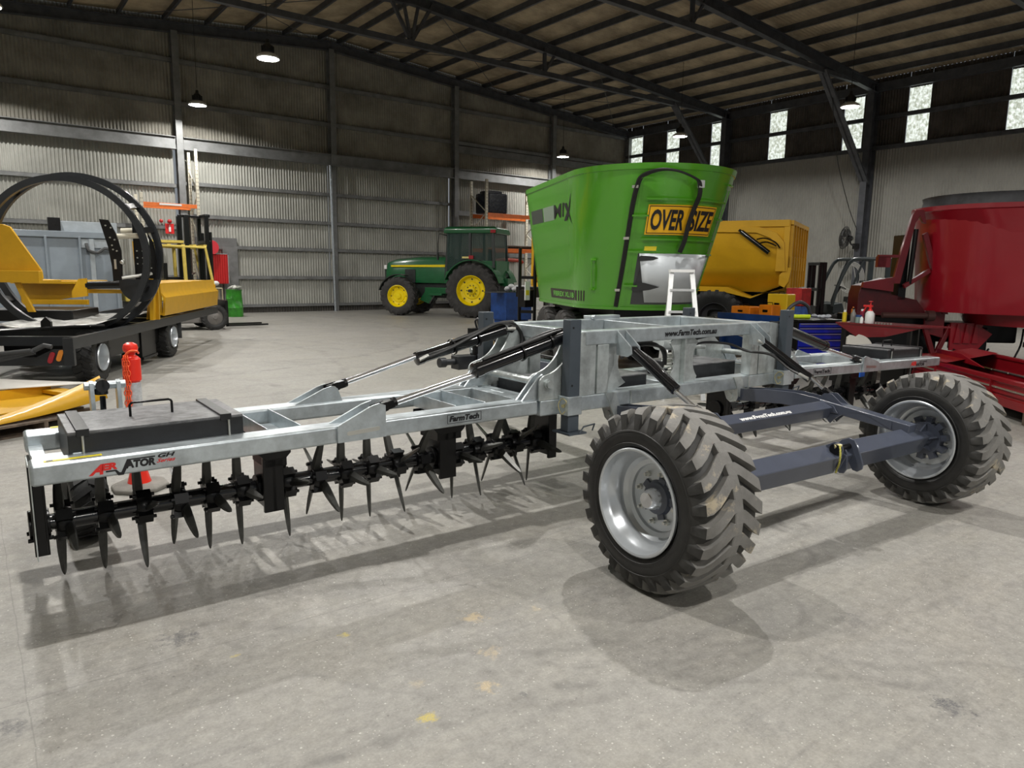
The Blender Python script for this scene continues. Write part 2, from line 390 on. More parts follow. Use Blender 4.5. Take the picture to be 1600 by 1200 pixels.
def strip_mat():
    m = bpy.data.materials.new('fibreglass_daylight'); m.use_nodes = True; nt = m.node_tree; b = nt.nodes['Principled BSDF']
    tc = nt.nodes.new('ShaderNodeTexCoord'); vo = nt.nodes.new('ShaderNodeTexNoise'); vo.inputs['Scale'].default_value = 9; vo.inputs['Detail'].default_value = 7; vo.inputs['Roughness'].default_value = 0.8
    nt.links.new(tc.outputs['Object'], vo.inputs['Vector'])
    r = nt.nodes.new('ShaderNodeValToRGB'); r.color_ramp.elements[0].position = 0.44; r.color_ramp.elements[1].position = 0.58
    r.color_ramp.elements[0].color = (0.30, 0.33, 0.26, 1); r.color_ramp.elements[1].color = (0.86, 0.93, 0.88, 1)
    nt.links.new(vo.outputs['Fac'], r.inputs['Fac']); nt.links.new(r.outputs['Color'], b.inputs['Emission Color']); b.inputs['Emission Strength'].default_value = 1.15
    b.inputs['Base Color'].default_value = (0.5, 0.5, 0.45, 1); return m
STRIP = strip_mat()
for k, (a, b_) in enumerate(wins):
    mb = MB(); corr(mb, (XW+0.01, a, 0), (0, 1, 0), b_-a, 6.26, 8.17, (-1, 0, 0))
    struct(mb, 'window_%d' % (k+1), STRIP, fixn=False, ang=80)
# ---- far-left wall and the open end behind the photographer
mb = MB(); corr(mb, (XL, YB, 0), (0, 1, 0), YG-YB, 0.0, zroof(XL), (1, 0, 0), pitch=0.2, amp=0.02)
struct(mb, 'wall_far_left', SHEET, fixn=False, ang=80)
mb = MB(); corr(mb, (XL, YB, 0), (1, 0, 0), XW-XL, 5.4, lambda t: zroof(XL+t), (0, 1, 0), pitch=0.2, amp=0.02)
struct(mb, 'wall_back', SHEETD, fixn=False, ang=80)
# ---- roof: corrugated sheets running down both slopes
mb = MB()
for xa, xb in ((XL, XR), (XW, XR)):
    n = int((YG-YB)/0.13*6); vs = []; fs = []
    for i in range(n+1):
        y = YB+(YG-YB)*i/n; dz = 0.012*math.cos(2*pi*y/0.13)
        vs += [(xa, y, zroof(xa)+dz), (xb, y, zroof(xb)+dz)]
    for i in range(n): fs.append((2*i, 2*i+1, 2*i+3, 2*i+2))
    mb.add(vs, fs)
struct(mb, 'ceiling', ROOFM, fixn=False, ang=80)
# ---- frame steel
tn = [0]
def trim(mb, m=STEELK, bevel=0):
    tn[0] += 1; return struct(mb, 'trim_%d' % tn[0], m, bevel=bevel)
def ibeam(mb, p, q, d, wd, up, tf=0.02, tw=0.012):
    p = V(p); q = V(q); ax = (q-p).normalized(); sd = ax.cross(V(up)).normalized(); u = sd.cross(ax).normalized()
    for s_ in (-1, 1): mb.bar(p+u*s_*(d/2-tf/2), q+u*s_*(d/2-tf/2), wd, tf, up=u)
    mb.bar(p, q, tw, d-2*tf, up=u)
YF = [20.04, 13.73, 7.4, 1.1, -5.2, -11.5]
for Y in YF:
    mb = MB()
    for sgn, xe in ((1, XW-0.05), (-1, XL+0.05)):
        zu = lambda x: zroof(x)-0.22-0.16
        ibeam(mb, (XR, Y, zu(XR)), (xe, Y, zu(xe)), 0.32, 0.2, (0, 0, 1))
        xk = XR+sgn*11.9; 
        mb.bar((XR, Y, 8.32), (xk, Y, 8.32), 0.16, 0.16)
        mb.bar((xk, Y, 8.32), (xe-sgn*1.6, Y, 8.34), 0.14, 0.14)
        # knee brace, a pair of angles
        for dy in (-0.06, 0.06):
            mb.bar((xk+sgn*0.0, Y+dy, 8.35), (xe-sgn*0.35, Y+dy, 4.95), 0.07, 0.18, up=(0, 1, 0))
        for xp in (5.2,):
            x = XR+sgn*xp
            mb.bar((x, Y, 8.35), (x, Y, zu(x)), 0.1, 0.1); mb.bar((x, Y, 8.35), (x+sgn*0.55, Y, zu(x)), 0.07, 0.07)
        mb.bar((XR, Y, 8.35), (XR+sgn*0.75, Y, zu(XR)), 0.09, 0.09); mb.bar((XR, Y, 8.35), (XR+sgn*0.28, Y, zu(XR)), 0.08, 0.08)
        ibeam(mb, (xe-sgn*0.24, Y, 0), (xe-sgn*0.24, Y, zroof(xe)-0.3), 0.48, 0.24, (1, 0, 0))
    trim(mb)
# gable rafter, posts, girts
mb = MB()
for xe in (XW, XL): ibeam(mb, (XR, YG-0.22, zroof(XR)-0.38), (xe, YG-0.22, zroof(xe)-0.38), 0.32, 0.18, (0, 0, 1))
trim(mb)
for X in (0.7, 6.02, 11.33, 16.73, 22.03, 26.95):
    mb = MB()
    zb = 5.4 if X == 11.33 else 0
    ibeam(mb, (X, YG-0.20, zb), (X, YG-0.20, zroof(X)-0.5), 0.30, 0.20, (0, 1, 0))
    if X == 11.33: mb.box(X+0.0, X+0.14, YG-0.16, YG-0.05, 0, 5.4)
    trim(mb, GIRT)
mb = MB()   # header beam over the sliding doors
for a, b_ in ((XL, 5.9), (6.14, 11.2), (11.2, 16.6), (16.86, XW)):
    ibeam(mb, (a, YG-0.28, 5.57), (b_, YG-0.28, 5.57), 0.40, 0.22, (0, 0, 1))
trim(mb, GIRT)
mb = MB()
def girt(mb, x0, x1, z, h=0.12):
    mb.box(x0, x1, YG-0.13, YG-0.03, z-h/2, z-h/2+0.018); mb.box(x0, x1, YG-0.13, YG-0.118, z-h/2, z+h/2); mb.box(x0, x1, YG-0.13, YG-0.03, z+h/2-0.018, z+h/2)
for z in (1.25, 2.28, 3.28, 4.33): girt(mb, 6.14, 16.6, z)
for z in (1.25, 2.88, 4.23): girt(mb, XL, 5.9, z)
for z in (2.3, 4.0): girt(mb, 16.86, XW, z, 0.2)
for z in (6.85, 8.17): girt(mb, XL, XW, z, 0.14)
mb.box(16.86, XW, YG-0.1, YG-0.03, 6.45, 6.75)
mb.box(6.14, 16.6, YG-0.13, YG-0.03, 0.2, 0.30); mb.box(16.86, XW, YG-0.13, YG-0.03, 0.2, 0.3); mb.box(XL, 5.9, YG-0.13, YG-0.03, 0.2, 0.3)
mb.box(7.25, 7.75, YG-0.14, YG-0.04, 0.0, 2.3); mb.box(5.95, 7.75, YG-0.12, YG-0.04, 2.2, 2.6)
trim(mb, GIRT)
mb = MB(); mb.cyl((11.24, YG-0.35, 0), (11.16, YG-0.35, 5.35), 0.045, 12)
tag(mb.build('downpipe', mat('bright_pipe', (0.62, 0.68, 0.75), 0.25, 0.8)), 'silver downpipe running down the corrugated sliding doors', 'pipe')
# side-wall girts
mb = MB()
mb.box(XW-0.14, XW-0.02, YB, YG, 6.16, 6.30); mb.box(XW-0.14, XW-0.02, YB, YG, 7.22, 7.36); mb.box(XW-0.2, XW-0.02, YB, YG, 8.2, 8.5)
trim(mb)
# purlins along the shed
mb = MB(); x = XR-0.25
xs = [XR+0.37+1.3*k for k in range(14)]+[XR-0.37-1.3*k for k in range(14)]
for x in xs:
    if XL < x < XW-0.1:
        zz = zroof(x)-0.02
        mb.box(x-0.005, x+0.005, YB, YG, zz-0.20, zz); mb.box(x-0.04, x+0.035, YB, YG, zz-0.20, zz-0.19)
trim(mb)
# bracing rods under the roof
mb = MB()
for xa, ya, xb, yb in ((12, 26, 19, 20), (19, 26, 12, 20), (4, 26, 11, 20), (11, 26, 4, 20), (19, 26, 26, 20), (26, 26, 19, 20)):
    mb.tube([(xa, ya, zroof(xa)-0.3), (xb, yb, zroof(xb)-0.3)], 0.012, 6)
trim(mb)

# ---- high-bay lamps
LAMPBODY = mat('lamp_body', (0.03, 0.03, 0.03), 0.4, 0.3)
DISH = mat('lamp_dish', (0.75, 0.76, 0.76), 0.35, 0.3)
LED = mat('lamp_led', (0.9, 0.9, 0.9), 0.5, emit=(1.0, 0.98, 0.93), estr=22.0)
def lamp_proto():
    t = thing('high_bay_lamp', '', 'ceiling lamp', (0, 0, 0))
    mb = MB(); mb.lathe([(0.0, 0.26), (0.02, 0.27), (0.06, 0.25), (0.10, 0.19), (0.13, 0.13), (0.135, 0.12), (0.09, 0.185), (0.04, 0.235), (0.0, 0.25)], (0, 0, 0), (0, 0, 1), 32, cap=False)
    mb.build('reflector', DISH, t)
    mb = MB(); mb.lathe([(0.13, 0.12), (0.16, 0.13), (0.28, 0.12), (0.32, 0.09), (0.36, 0.05), (0.44, 0.04)], (0, 0, 0), (0, 0, 1), 20)
    for k in range(12):
        a = 2*pi*k/12; mb.bar((0.11*math.cos(a), 0.11*math.sin(a), 0.22), (0.15*math.cos(a), 0.15*math.sin(a), 0.22), 0.012, 0.12)
    mb.build('housing', LAMPBODY, t)
    mb = MB(); mb.lathe([(0.055, 0.215), (0.06, 0.215)], (0, 0, 0), (0, 0, 1), 28); mb.build('diffuser', LED, t)
    mb = MB(); mb.tube([(0, 0, 0.44), (0, 0, 2.6)], 0.008, 6); mb.build('hanging_wire', LAMPBODY, t)
    return t
ld = bpy.data.lights.new('lamp_light', 'AREA'); ld.shape = 'DISK'; ld.size = 0.15; ld.energy = LAMP_W; ld.color = (1.0, 0.975, 0.93)
lp = lamp_proto()
near = {(0.8, 17.8): 'high-bay lamp at the far left edge of the roof', (6.2, 24.2): 'glowing high-bay lamp in front of the left column, the lower of the two bright ones', (6.2, 17.8): 'glowing high-bay lamp, the higher of the two bright ones by the left wall',
        (21.1, 24.2): 'small high-bay lamp hanging before the gable wall above the green tub', (21.1, 17.8): 'high-bay lamp crossing the first knee brace', (21.1, 11.5): 'high-bay lamp hanging in front of the right-hand wall column'}
for i, (x, y) in enumerate(LAMPS):
    o = lp if i == 0 else copy_tree(lp)
    o.location = (x, y, LAMP_Z)
    o['label'] = near.get((x, y), 'high-bay lamp hanging outside the picture'); o['group'] = 'high-bay lamps under the roof'
    for c in o.children:
        if c.name.startswith('hanging_wire'): c.scale = (1, 1, (zroof(x)-0.02-LAMP_Z)/2.6)
    lo = bpy.data.objects.new('lamp_light', ld); COL.objects.link(lo); lo.parent = o; lo.location = (0, 0, 0.045)

# ============================================================ THE TINE AERATOR (local frame: u along the wings, v away from the camera)
AA = R(-0.8)
FM = frame((0, 0, 0), (math.cos(AA), math.sin(AA), 0), (-math.sin(AA), math.cos(AA), 0), (0, 0, 1))
def W(u, v, z): return FM @ V((u, v, z))
root = thing('tine_aerator', 'long galvanised tine aerator with spiked rollers and two chunky tyres filling the foreground', 'farm implement', tuple(W(4.5, 3.8, 0)))
def B(mb, name, m, parent=None, **k): return mb.build(name, m, parent or root, F=k.pop('F', FM), **k)

# ---- centre frame
mb = MB()
for v0, v1 in ((3.71, 3.85), (4.46, 4.60)): mb.box(3.0, 6.02, v0, v1, 0.665, 0.775)
mb.box(3.0, 3.1, 3.85, 4.46, 0.668, 0.772); mb.box(5.92, 6.02, 3.85, 4.46, 0.668, 0.772)
mb.box(4.42, 4.58, 3.85, 4.46, 0.668, 0.772)
cf = B(mb, 'lower_frame', GALV, bevel=0.012)
mb = MB()   # upper ring
mb.box(3.40, 5.58, 3.71, 3.81, 1.132, 1.232); mb.box(3.42, 5.56, 4.62, 4.72, 1.132, 1.232)
mb.box(3.40, 3.50, 3.81, 4.62, 1.134, 1.230); mb.box(5.46, 5.56, 3.81, 4.62, 1.134, 1.230)
mb.box(4.44, 4.455, 3.81, 4.62, 1.14, 1.226)
uf = B(mb, 'upper_frame', GALV, bevel=0.010)
mb = MB()   # posts
for u0, u1 in ((3.52, 3.63), (5.33, 5.44)):
    mb.box(u0, u1, 3.712, 3.808, 0.775, 1.132); mb.box(u0, u1, 4.5, 4.6, 0.775, 1.132)
mb.box(3.37, 3.505, 3.715, 3.83, 0.775, 1.225); mb.box(5.455, 5.60, 3.715, 3.83, 0.775, 1.225)
mb.box(3.40, 3.50, 4.5, 4.6, 0.775, 1.132); mb.box(5.46, 5.56, 4.5, 4.6, 0.775, 1.132)
B(mb, 'post', GALV2, bevel=0.006, split=1)
def arc(cx, cz, r, a0, a1, n): return [(cx+r*math.cos(R(a0+(a1-a0)*k/n)), cz+r*math.sin(R(a0+(a1-a0)*k/n))) for k in range(n+1)]
mb = MB()   # hinge plates with the swept edge, both ends, near and far
for sg in (1, -1):
    for v in (3.715, 3.83, 4.46, 4.585):
        poly = [(2.99, 0.775)]+[(2.99, 0.875)]+arc(3.05, 0.885, 0.06, 180, 100, 5)+arc(2.99, 1.24, 0.30, -78, -5, 10)+[(3.37, 1.225), (3.45, 1.225), (3.45, 0.775)]
        poly = [((x if sg > 0 else 9.0-x+0.0), z) for x, z in poly]
        mb.prism(poly, (0, v, 0), (1, 0, 0), (0, 0, 1), (0, 0.014, 0))
B(mb, 'hinge_plate', GALV2, split=1)
mb = MB()   # gusset plate with round cut-outs behind the posts
mb.prism([(4.34, 0.775)]+arc(4.20, 0.955, 0.20, -45, 45, 8)+[(4.38, 1.135), (4.62, 1.135)]+arc(4.82, 0.955, 0.20, 135, 225, 8)+[(4.66, 0.775)], (0, 3.76, 0), (1, 0, 0), (0, 0, 1), (0, 0.012, 0))
mb.prism([(3.63, 1.135), (3.83, 1.135)]+arc(4.0, 0.985, 0.20, 145, 235, 8)+[(3.78, 0.775), (3.63, 0.775)], (0, 3.79, 0), (1, 0, 0), (0, 0, 1), (0, 0.012, 0))
mb.box(4.47, 4.485, 3.72, 3.80, 0.775, 1.135)
B(mb, 'gusset_plate', GALV2, split=1)
mb = MB()   # triangular brackets that carry the lift cylinders
for u in (3.70, 3.785, 5.29, 5.375):
    mb.prism([(3.71, 1.225), (3.71, 1.05), (3.60, 1.045), (3.56, 1.07), (3.57, 1.12)], (u, 0, 0), (0, 1, 0), (0, 0, 1), (0.012, 0, 0))
B(mb, 'cylinder_bracket', GALV, split=1)
mb = MB()   # hanging lugs for the axle arms
for u in (3.70, 3.86, 5.16, 5.31):
    mb.prism([(3.705, 0.77), (3.70, 0.60), (3.72, 0.56), (3.77, 0.545), (3.81, 0.57), (3.86, 0.68), (3.86, 0.77)], (u, 0, 0), (0, 1, 0), (0, 0, 1), (0.014, 0, 0))
mb.prism([(3.60, 0.775), (3.70, 0.775), (3.80, 0.545), (3.72, 0.545)], (0, 3.70, 0), (1, 0, 0), (0, 0, 1), (0, 0.012, 0))
mb.prism([(5.10, 0.775), (5.20, 0.775), (5.33, 0.545), (5.23, 0.545)], (0, 3.70, 0), (1, 0, 0), (0, 0, 1), (0, 0.012, 0))
B(mb, 'arm_lug', GALV2, split=1)
mb = MB()
for u in (3.06, 5.94): mb.cyl((u, 3.68, 0.885), (u, 4.64, 0.885), 0.026, 16)
for u, v, z in ((3.06, 3.695, 0.885), (5.94, 3.695, 0.885)): mb.cyl((u, v, z), (u, v+0.02, z), 0.036, 16)
mb.cyl((5.15, 3.77, 0.60), (5.34, 3.77, 0.60), 0.028, 14); mb.cyl((3.69, 3.77, 0.60), (3.88, 3.77, 0.60), 0.028, 14)
B(mb, 'hinge_pin', GALV2, split=1)

# ---- jack stands
def jack(u, v, top, foot, m=JACKP):
    mb = MB(); mb.box(u, u+0.10, v-0.08, v, foot+0.006, top); j = B(mb, 'jack_leg', m, bevel=0.006)
    mb = MB(); mb.box(u-0.03, u+0.13, v-0.13, v+0.05, foot-0.006, foot+0.006)
    mb.tube([(u+0.06, v-0.13, foot), (u+0.10, v-0.13, foot+0.045), (u+0.23, v-0.10, foot+0.045), (u+0.21, v-0.10, foot)], 0.006, 6)
    B(mb, 'foot', m, j)
    mb = MB()
    for z in (top-0.055, top-0.45):
        mb.cyl((u+0.028, v-0.0815, z), (u+0.028, v-0.078, z), 0.008, 10)
    B(mb, 'pin_hole', INK, j, split=1)
    mb = MB(); mb.box(u-0.014, u+0.114, v-0.094, v+0.014, 0.668, 0.80); s = B(mb, 'sleeve', GALV, bevel=0.006)
    mb = MB(); mb.cyl((u-0.03, v-0.05, 0.735), (u+0.0, v-0.05, 0.735), 0.012, 10); mb.tube([(u-0.022, v-0.05, 0.735), (u-0.035, v-0.10, 0.77), (u-0.04, v-0.06, 0.79), (u-0.04, v-0.02, 0.74), (u-0.035, v-0.05, 0.68), (u-0.022, v-0.07, 0.70)], 0.004, 6, smooth=3)
    B(mb, 'locking_pin', ZINC, s)
jack(3.172, 3.70, 1.325, 0.545)
jack(5.70, 3.70, 1.335, 0.60)
jack(3.215, 4.80, 1.315, 0.55)
jack(5.70, 4.80, 1.30, 0.55)

# ---- wings
DROOP_R = math.atan2(-0.075, 3.0)
def mir(side):
    # returns (frame, sign mapping) for a wing built as the left one; the right one is its mirror image, hanging a touch lower
    if side == 'l':
        a = math.atan2(0.018, 2.9)  # left wing hangs slightly
        Fw = Matrix.Translation((3.0, 0, 0.78)) @ Matrix.Rotation(a, 4, V((0, -1, 0))) @ Matrix.Translation((-3.0, 0, -0.78))
        return FM @ Fw
    S = Matrix.Identity(4); S[0][0] = -1.045; S[0][3] = 3.0*1.045
    T = Matrix.Translation((6.02, 0, 0.785)) @ Matrix.Rotation(R(-1.45), 4, V((0, -1, 0))) @ Matrix.Translation((0, 0, -0.78))
    return FM @ T @ S
FL = mir('l'); FR = mir('r')

def tine_mesh():
    # one forged blade, root at origin pointing +z, broad face along x, slight curve
    mb = MB(); rings = []
    for t, wd, th, bx in ((0.045, 0.046, 0.024, 0), (0.10, 0.056, 0.024, 0.001), (0.17, 0.052, 0.022, 0.002), (0.24, 0.042, 0.019, 0.004), (0.295, 0.030, 0.015, 0.007), (0.318, 0.020, 0.011, 0.009), (0.330, 0.008, 0.008, 0.010)):
        rings.append([V((bx-wd/2, 0, t)), V((bx-wd*0.1, -th/2, t)), V((bx+wd/2, -th*0.25, t)), V((bx+wd*0.48, th*0.25, t)), V((bx-wd*0.1, th/2, t))])
    mb.loft(rings); return mb
TM = tine_mesh()
def hub_mb():
    mb = MB(); mb.lathe([(-0.035, 0.045), (-0.035, 0.066), (-0.012, 0.076), (0.012, 0.076), (0.035, 0.066), (0.035, 0.045)], (0, 0, 0), (1, 0, 0), 16)
    for k in range(4):
        a = pi/4+k*pi/2
        c = V((0, math.cos(a), math.sin(a)))
        mb.obox(c*0.078, V((0.036, 0, 0)), c*0.02, V((0, -c.z, c.y))*0.028)
        for s in (-1, 1): mb.cyl(c*0.085+V((s*0.03, -c.z*0.0, 0)), c*0.085+V((s*0.052, 0, 0)), 0.010, 6)
    return mb
HM = hub_mb()
hub_o = None; tine_o = None
nt_count = [0]
def rotor(u, ph, F, ntines=4):
    global hub_o, tine_o
    inv = ROOTM[root.name]
    base = inv @ F @ Matrix.Translation((u, 4.20, 0.362))
    # keep it a pure rotation + translation
    loc = base.to_translation(); rx = Matrix.Rotation(AA, 4, 'Z') @ Matrix.Rotation(ph, 4, 'X')
    if hub_o is None:
        hub_o = HM.build('tine_rotor', BLACK, None); hub_o.parent = root; ROOTM[hub_o.name] = Matrix.Identity(4); h = hub_o
        tine_o = TM.build('tine', TINE, None, ang=25); tine_o.parent = h; first = True; tines = [tine_o]
        for k in range(1, ntines):
            c = tine_o.copy(); COL.objects.link(c); c.parent = h; tines.append(c)
    else:
        h = hub_o.copy(); COL.objects.link(h); h.parent = root; tines = []
        for k in range(ntines):
            c = tine_o.copy(); COL.objects.link(c); c.parent = h; tines.append(c)
    h.matrix_local = Matrix.Translation(loc) @ rx
    for k, c in enumerate(tines):
        sidex = 0.018 if k % 2 else -0.018
        c.matrix_local = Matrix.Translation((sidex, 0, 0)) @ Matrix.Rotation(k*2*pi/ntines, 4, 'X') @ Matrix.Rotation(R(48 if k % 2 else -38), 4, 'Z')
RU = [0.25, 0.437, 0.62, 0.80, 0.97, 1.14, 1.41, 1.60, 1.78, 1.965, 2.15, 2.335, 2.61, 2.79, 2.96, 3.13, 3.31]
PH = [12, 8, -16, 24, 3, -4, -12, 28, 2, -3, -28, 33, 0, -18, 25, -33, 6]

def wing(side):
    F = FL if side == 'l' else FR
    L = side == 'l'
    mb = MB()
    mb.box(0.113, 2.98, 3.71, 3.86, 0.682, 0.782); mb.box(0.125, 2.98, 4.42, 4.57, 0.682, 0.782)
    wf = B(mb, 'wing_beam', GALV, F=F, bevel=0.016, segs=3, split=1)
    mb = MB()
    mb.box(0.135, 0.20, 3.86, 4.42, 0.69, 0.722)
    mb.box(0.132, 0.26, 3.855, 3.99, 0.722, 0.768)
    for u in (1.20, 1.385, 2.41, 2.64): mb.box(u, u+0.010, 3.86, 4.42, 0.688, 0.784)
    mb.box(1.21, 1.385, 3.90, 4.38, 0.688, 0.700); mb.box(2.42, 2.64, 3.90, 4.38, 0.688, 0.700)
    mb.box(2.90, 2.98, 3.86, 4.42, 0.69, 0.775)
    mb.box(0.29, 0.33, 3.84, 4.45, 0.778, 0.788)
    B(mb, 'cross_plate', GALV, wf, F=F, bevel=0.003, split=1)
    mb = MB()   # ears that carry the wing cylinders
    eh = 0.0 if L else -0.035
    for v in (3.690, 3.80):
        mb.prism([(1.54, 0.690), (1.54, 0.785), (1.74, 0.875+eh), (1.80, 0.890+eh), (1.835, 0.875+eh), (1.835, 0.690)], (0, v, 0), (1, 0, 0), (0, 0, 1), (0, 0.016, 0))
    for v in (4.44, 4.55):
        mb.prism([(1.56, 0.780), (1.76, 0.868+eh), (1.82, 0.885+eh), (1.86, 0.865+eh), (1.89, 0.780)], (0, v, 0), (1, 0, 0), (0, 0, 1), (0, 0.014, 0))
    e = B(mb, 'cylinder_ear', GALV, wf, F=F, split=1)
    mb = MB()
    sl = arc(1.785, 0.745, 0.012, -90, 90, 6)+arc(1.605, 0.737, 0.012, 90, 270, 6)
    mb.prism(sl, (0, 3.6885, 0), (1, 0, 0), (0, 0, 1), (0, 0.002, 0)); B(mb, 'slot', STEEL, e, F=F)
    mb = MB()   # hinge gussets
    for v in (3.74, 3.80, 4.45, 4.52):
        mb.prism([(2.86, 0.778), (3.0, 0.93), (3.04, 0.95), (3.09, 0.94), (3.10, 0.89), (3.02, 0.778)], (0, v, 0), (1, 0, 0), (0, 0, 1), (0, 0.014, 0))
    B(mb, 'hinge_gusset', GALV, wf, F=F, split=1)
    # ballast box
    u0, u1, v0, v1 = (0.275, 1.075, 3.845, 4.37)
    mb = MB(); mb.box(u0, u1, v0, v1, 0.70, 0.872); bx = B(mb, 'ballast_box', BOXS, F=F, bevel=0.003)
    mb = MB(); mb.box(u0+0.0, u1, v0, v1, 0.872, 0.886); B(mb, 'lid', BOXM, bx, F=F, bevel=0.003)
    mb = MB()
    for a in (u0+0.035, u1-0.115):
        mb.box(a, a+0.055, v0-0.006, v1, 0.886, 0.897); mb.box(a, a+0.055, v0-0.008, v0, 0.862, 0.897)
    B(mb, 'lid_strap', BOXS, bx, F=F, bevel=0.002, split=2)
    mb = MB()
    for a in (u0+0.06, u1-0.075): mb.cyl((a, v0-0.008, 0.775), (a, v0-0.008, 0.865), 0.006, 8)
    B(mb, 'lid_bolt', STEEL, bx, F=F, split=1)
    hu = 0.58 if L else 0.50
    mb = MB(); hv = 4.10
    mb.tube([(hu, hv, 0.885), (hu, hv, 0.945), (hu+0.005, hv, 0.953), (hu+0.015, hv, 0.957), (hu+0.185, hv, 0.957), (hu+0.195, hv, 0.953), (hu+0.20, hv, 0.945), (hu+0.20, hv, 0.885)], 0.0065, 8)
    B(mb, 'lid_handle', BLACK, bx, F=F)
    # roller: shaft + carriers
    mb = MB(); mb.cyl((0.16, 4.20, 0.362), (3.40, 4.20, 0.362), 0.042, 20)
    for k in range(len(RU)-1): 
        if RU[k+1]-RU[k] < 0.22:
            a = (RU[k]+RU[k+1])/2; mb.cyl((a-0.055, 4.20, 0.362), (a+0.055, 4.20, 0.362), 0.048, 20)
    B(mb, 'roller_shaft', CYL, F=F)
    for a, b_ in ((0.125, 0.165), (1.25, 1.30), (1.30, 1.345), (2.44, 2.485), (2.50, 2.545), (3.40, 3.45)):
        mb = MB()
        wv = 0.16 if a < 0.2 else 0.10 if a < 3 else 0.12
        mb.box(a, b_, 4.20-wv, 4.20+wv, 0.25, 0.69); mb.box(a-0.012, b_+0.012, 4.08, 4.105, 0.23, 0.69)
        mb.cyl((a-0.025, 4.20, 0.362), (b_+0.025, 4.20, 0.362), 0.075, 16)
        for q in (-0.06, 0.06): mb.cyl((a-0.035, 4.20+q, 0.30), (b_+0.035, 4.20+q, 0.30), 0.012, 6)
        B(mb, 'roller_carrier', BLACK, F=F, bevel=0.003)
    mb = MB(); mb.box(0.119, 0.124, 4.03, 4.38, 0.225, 0.685); B(mb, 'side_plate', GALV2, F=F)
    for a, b_ in ((1.20, 1.40), (2.36, 2.62)):
        mb = MB()
        mb.prism([(a, 0.69), (a, 0.60), (a+0.05, 0.55), (b_-0.03, 0.55), (b_, 0.58), (b_, 0.69)], (0, 4.06, 0), (1, 0, 0), (0, 0, 1), (0, 0.012, 0))
        mb.prism([(a, 0.69), (a, 0.60), (a+0.05, 0.55), (b_-0.03, 0.55), (b_, 0.58), (b_, 0.69)], (0, 4.32, 0), (1, 0, 0), (0, 0, 1), (0, 0.012, 0))
        mb.box(a+0.05, b_-0.02, 4.08, 4.32, 0.50, 0.68)
        B(mb, 'carrier_housing', BLACK, F=F, bevel=0.004)
    if L:
        for u, p in zip(RU, PH): rotor(u, R(p), F, 4)
    else:
        for k in (16, 14, 12, 11, 9, 8, 6, 4, 2): rotor(RU[k], R(PH[k]+20), F, 3)
    # writing on the near beam
    vf = 3.7085
    def tx(name, m, txt, h, u, z, vv=vf, slope=0.0, **k):
        mb = MB(); ex = (1, 0, slope)
        if L: put_text(mb, txt, h, (u, vv, z), ex, (0, 0, 1), **k)
        else:  # mirrored frame: write so that it reads left to right in the world
            put_text(mb, txt, h, (u, vv, z), (-1, 0, 0), (0, 0, 1), **k)
        return mb
    dk = dict(shear=0.25, bold=0.03)
    if L:
        pls = dict(F=F, fixn=False)
        mb = MB(); put_text(mb, 'A', 0.044, (0.335, vf, 0.703), (1, 0, 0), (0, 0, 1), fit=0.062, shear=0.5, bold=0.05); put_text(mb, 'ER', 0.029, (0.388, vf, 0.719), (1, 0, 0), (0, 0, 1), fit=0.066, shear=0.15, bold=0.06); B(mb, 'lettering', REDV, wf, **pls)
        mb = MB(); put_text(mb, 'ATOR', 0.033, (0.486, vf, 0.714), (1, 0, 0), (0, 0, 1), fit=0.132, shear=0.1, bold=0.06)
        put_text(mb, 'GH', 0.019, (0.629, vf, 0.744), (1, 0, 0), (0, 0, 1), fit=0.078, shear=0.3, bold=0.04)
        mb.prism([(0.405, 0.7135), (0.449, 0.7135), (0.462, 0.698), (0.469, 0.698), (0.496, 0.7565), (0.618, 0.7565), (0.6165, 0.7505), (0.511, 0.7505), (0.478, 0.684), (0.455, 0.684), (0.443, 0.7065), (0.405, 0.7065)], (0, vf-0.0002, 0), (1, 0, 0), (0, 0, 1), (0, 0.0006, 0))
        B(mb, 'lettering', INK, wf, **pls)
        mb = MB(); put_text(mb, 'Series', 0.018, (0.622, vf, 0.720), (1, 0, 0), (0, 0, 1), fit=0.085, shear=0.5, bold=0.02); B(mb, 'lettering', REDV, wf, **pls)
        mb = MB(); mb.box(0.17, 0.40, 3.745, 3.775, 0.7825, 0.784); st = B(mb, 'warning_sticker', YELV, wf, F=F)
        mb = MB(); mb.box(0.175, 0.395, 3.7475, 3.7500, 0.784, 0.7844); mb.box(0.175, 0.395, 3.7700, 3.7725, 0.784, 0.7844); mb.box(0.18, 0.205, 3.752, 3.768, 0.784, 0.7844); B(mb, 'sticker_border', INK, st, F=F)
        mb = MB(); mb.box(0.25, 0.42, 4.53, 4.56, 0.7825, 0.785); B(mb, 'warning_sticker', YELV, wf, F=F)
        ua, za = 2.262, 0.706
    else:
        pls = dict(F=F, fixn=False)
        mb = MB(); put_text(mb, 'AER', 0.040, (0.82, vf, 0.712), (-1, 0, 0), (0, 0, 1), fit=0.13, shear=0.25, bold=0.06); B(mb, 'lettering', REDV, wf, **pls)
        mb = MB(); put_text(mb, 'VATOR', 0.030, (0.70, vf, 0.702), (-1, 0, 0), (0, 0, 1), fit=0.20, shear=0.2, bold=0.06)
        put_text(mb, 'GH SERIES', 0.016, (0.62, vf, 0.738), (-1, 0, 0), (0, 0, 1), fit=0.18, shear=0.25, bold=0.03); B(mb, 'lettering', INK, wf, **pls)
        ua, za = 2.70, 0.702
    d = 1 if L else -1
    mb = MB()
    def q(a, b_, c, e_): mb.box(min(a, b_), max(a, b_), vf-0.0006, vf+0.001, c, e_)
    wl, hl = (0.25, 0.055) if L else (0.30, 0.060)
    lw = 0.0025 if L else 0.004
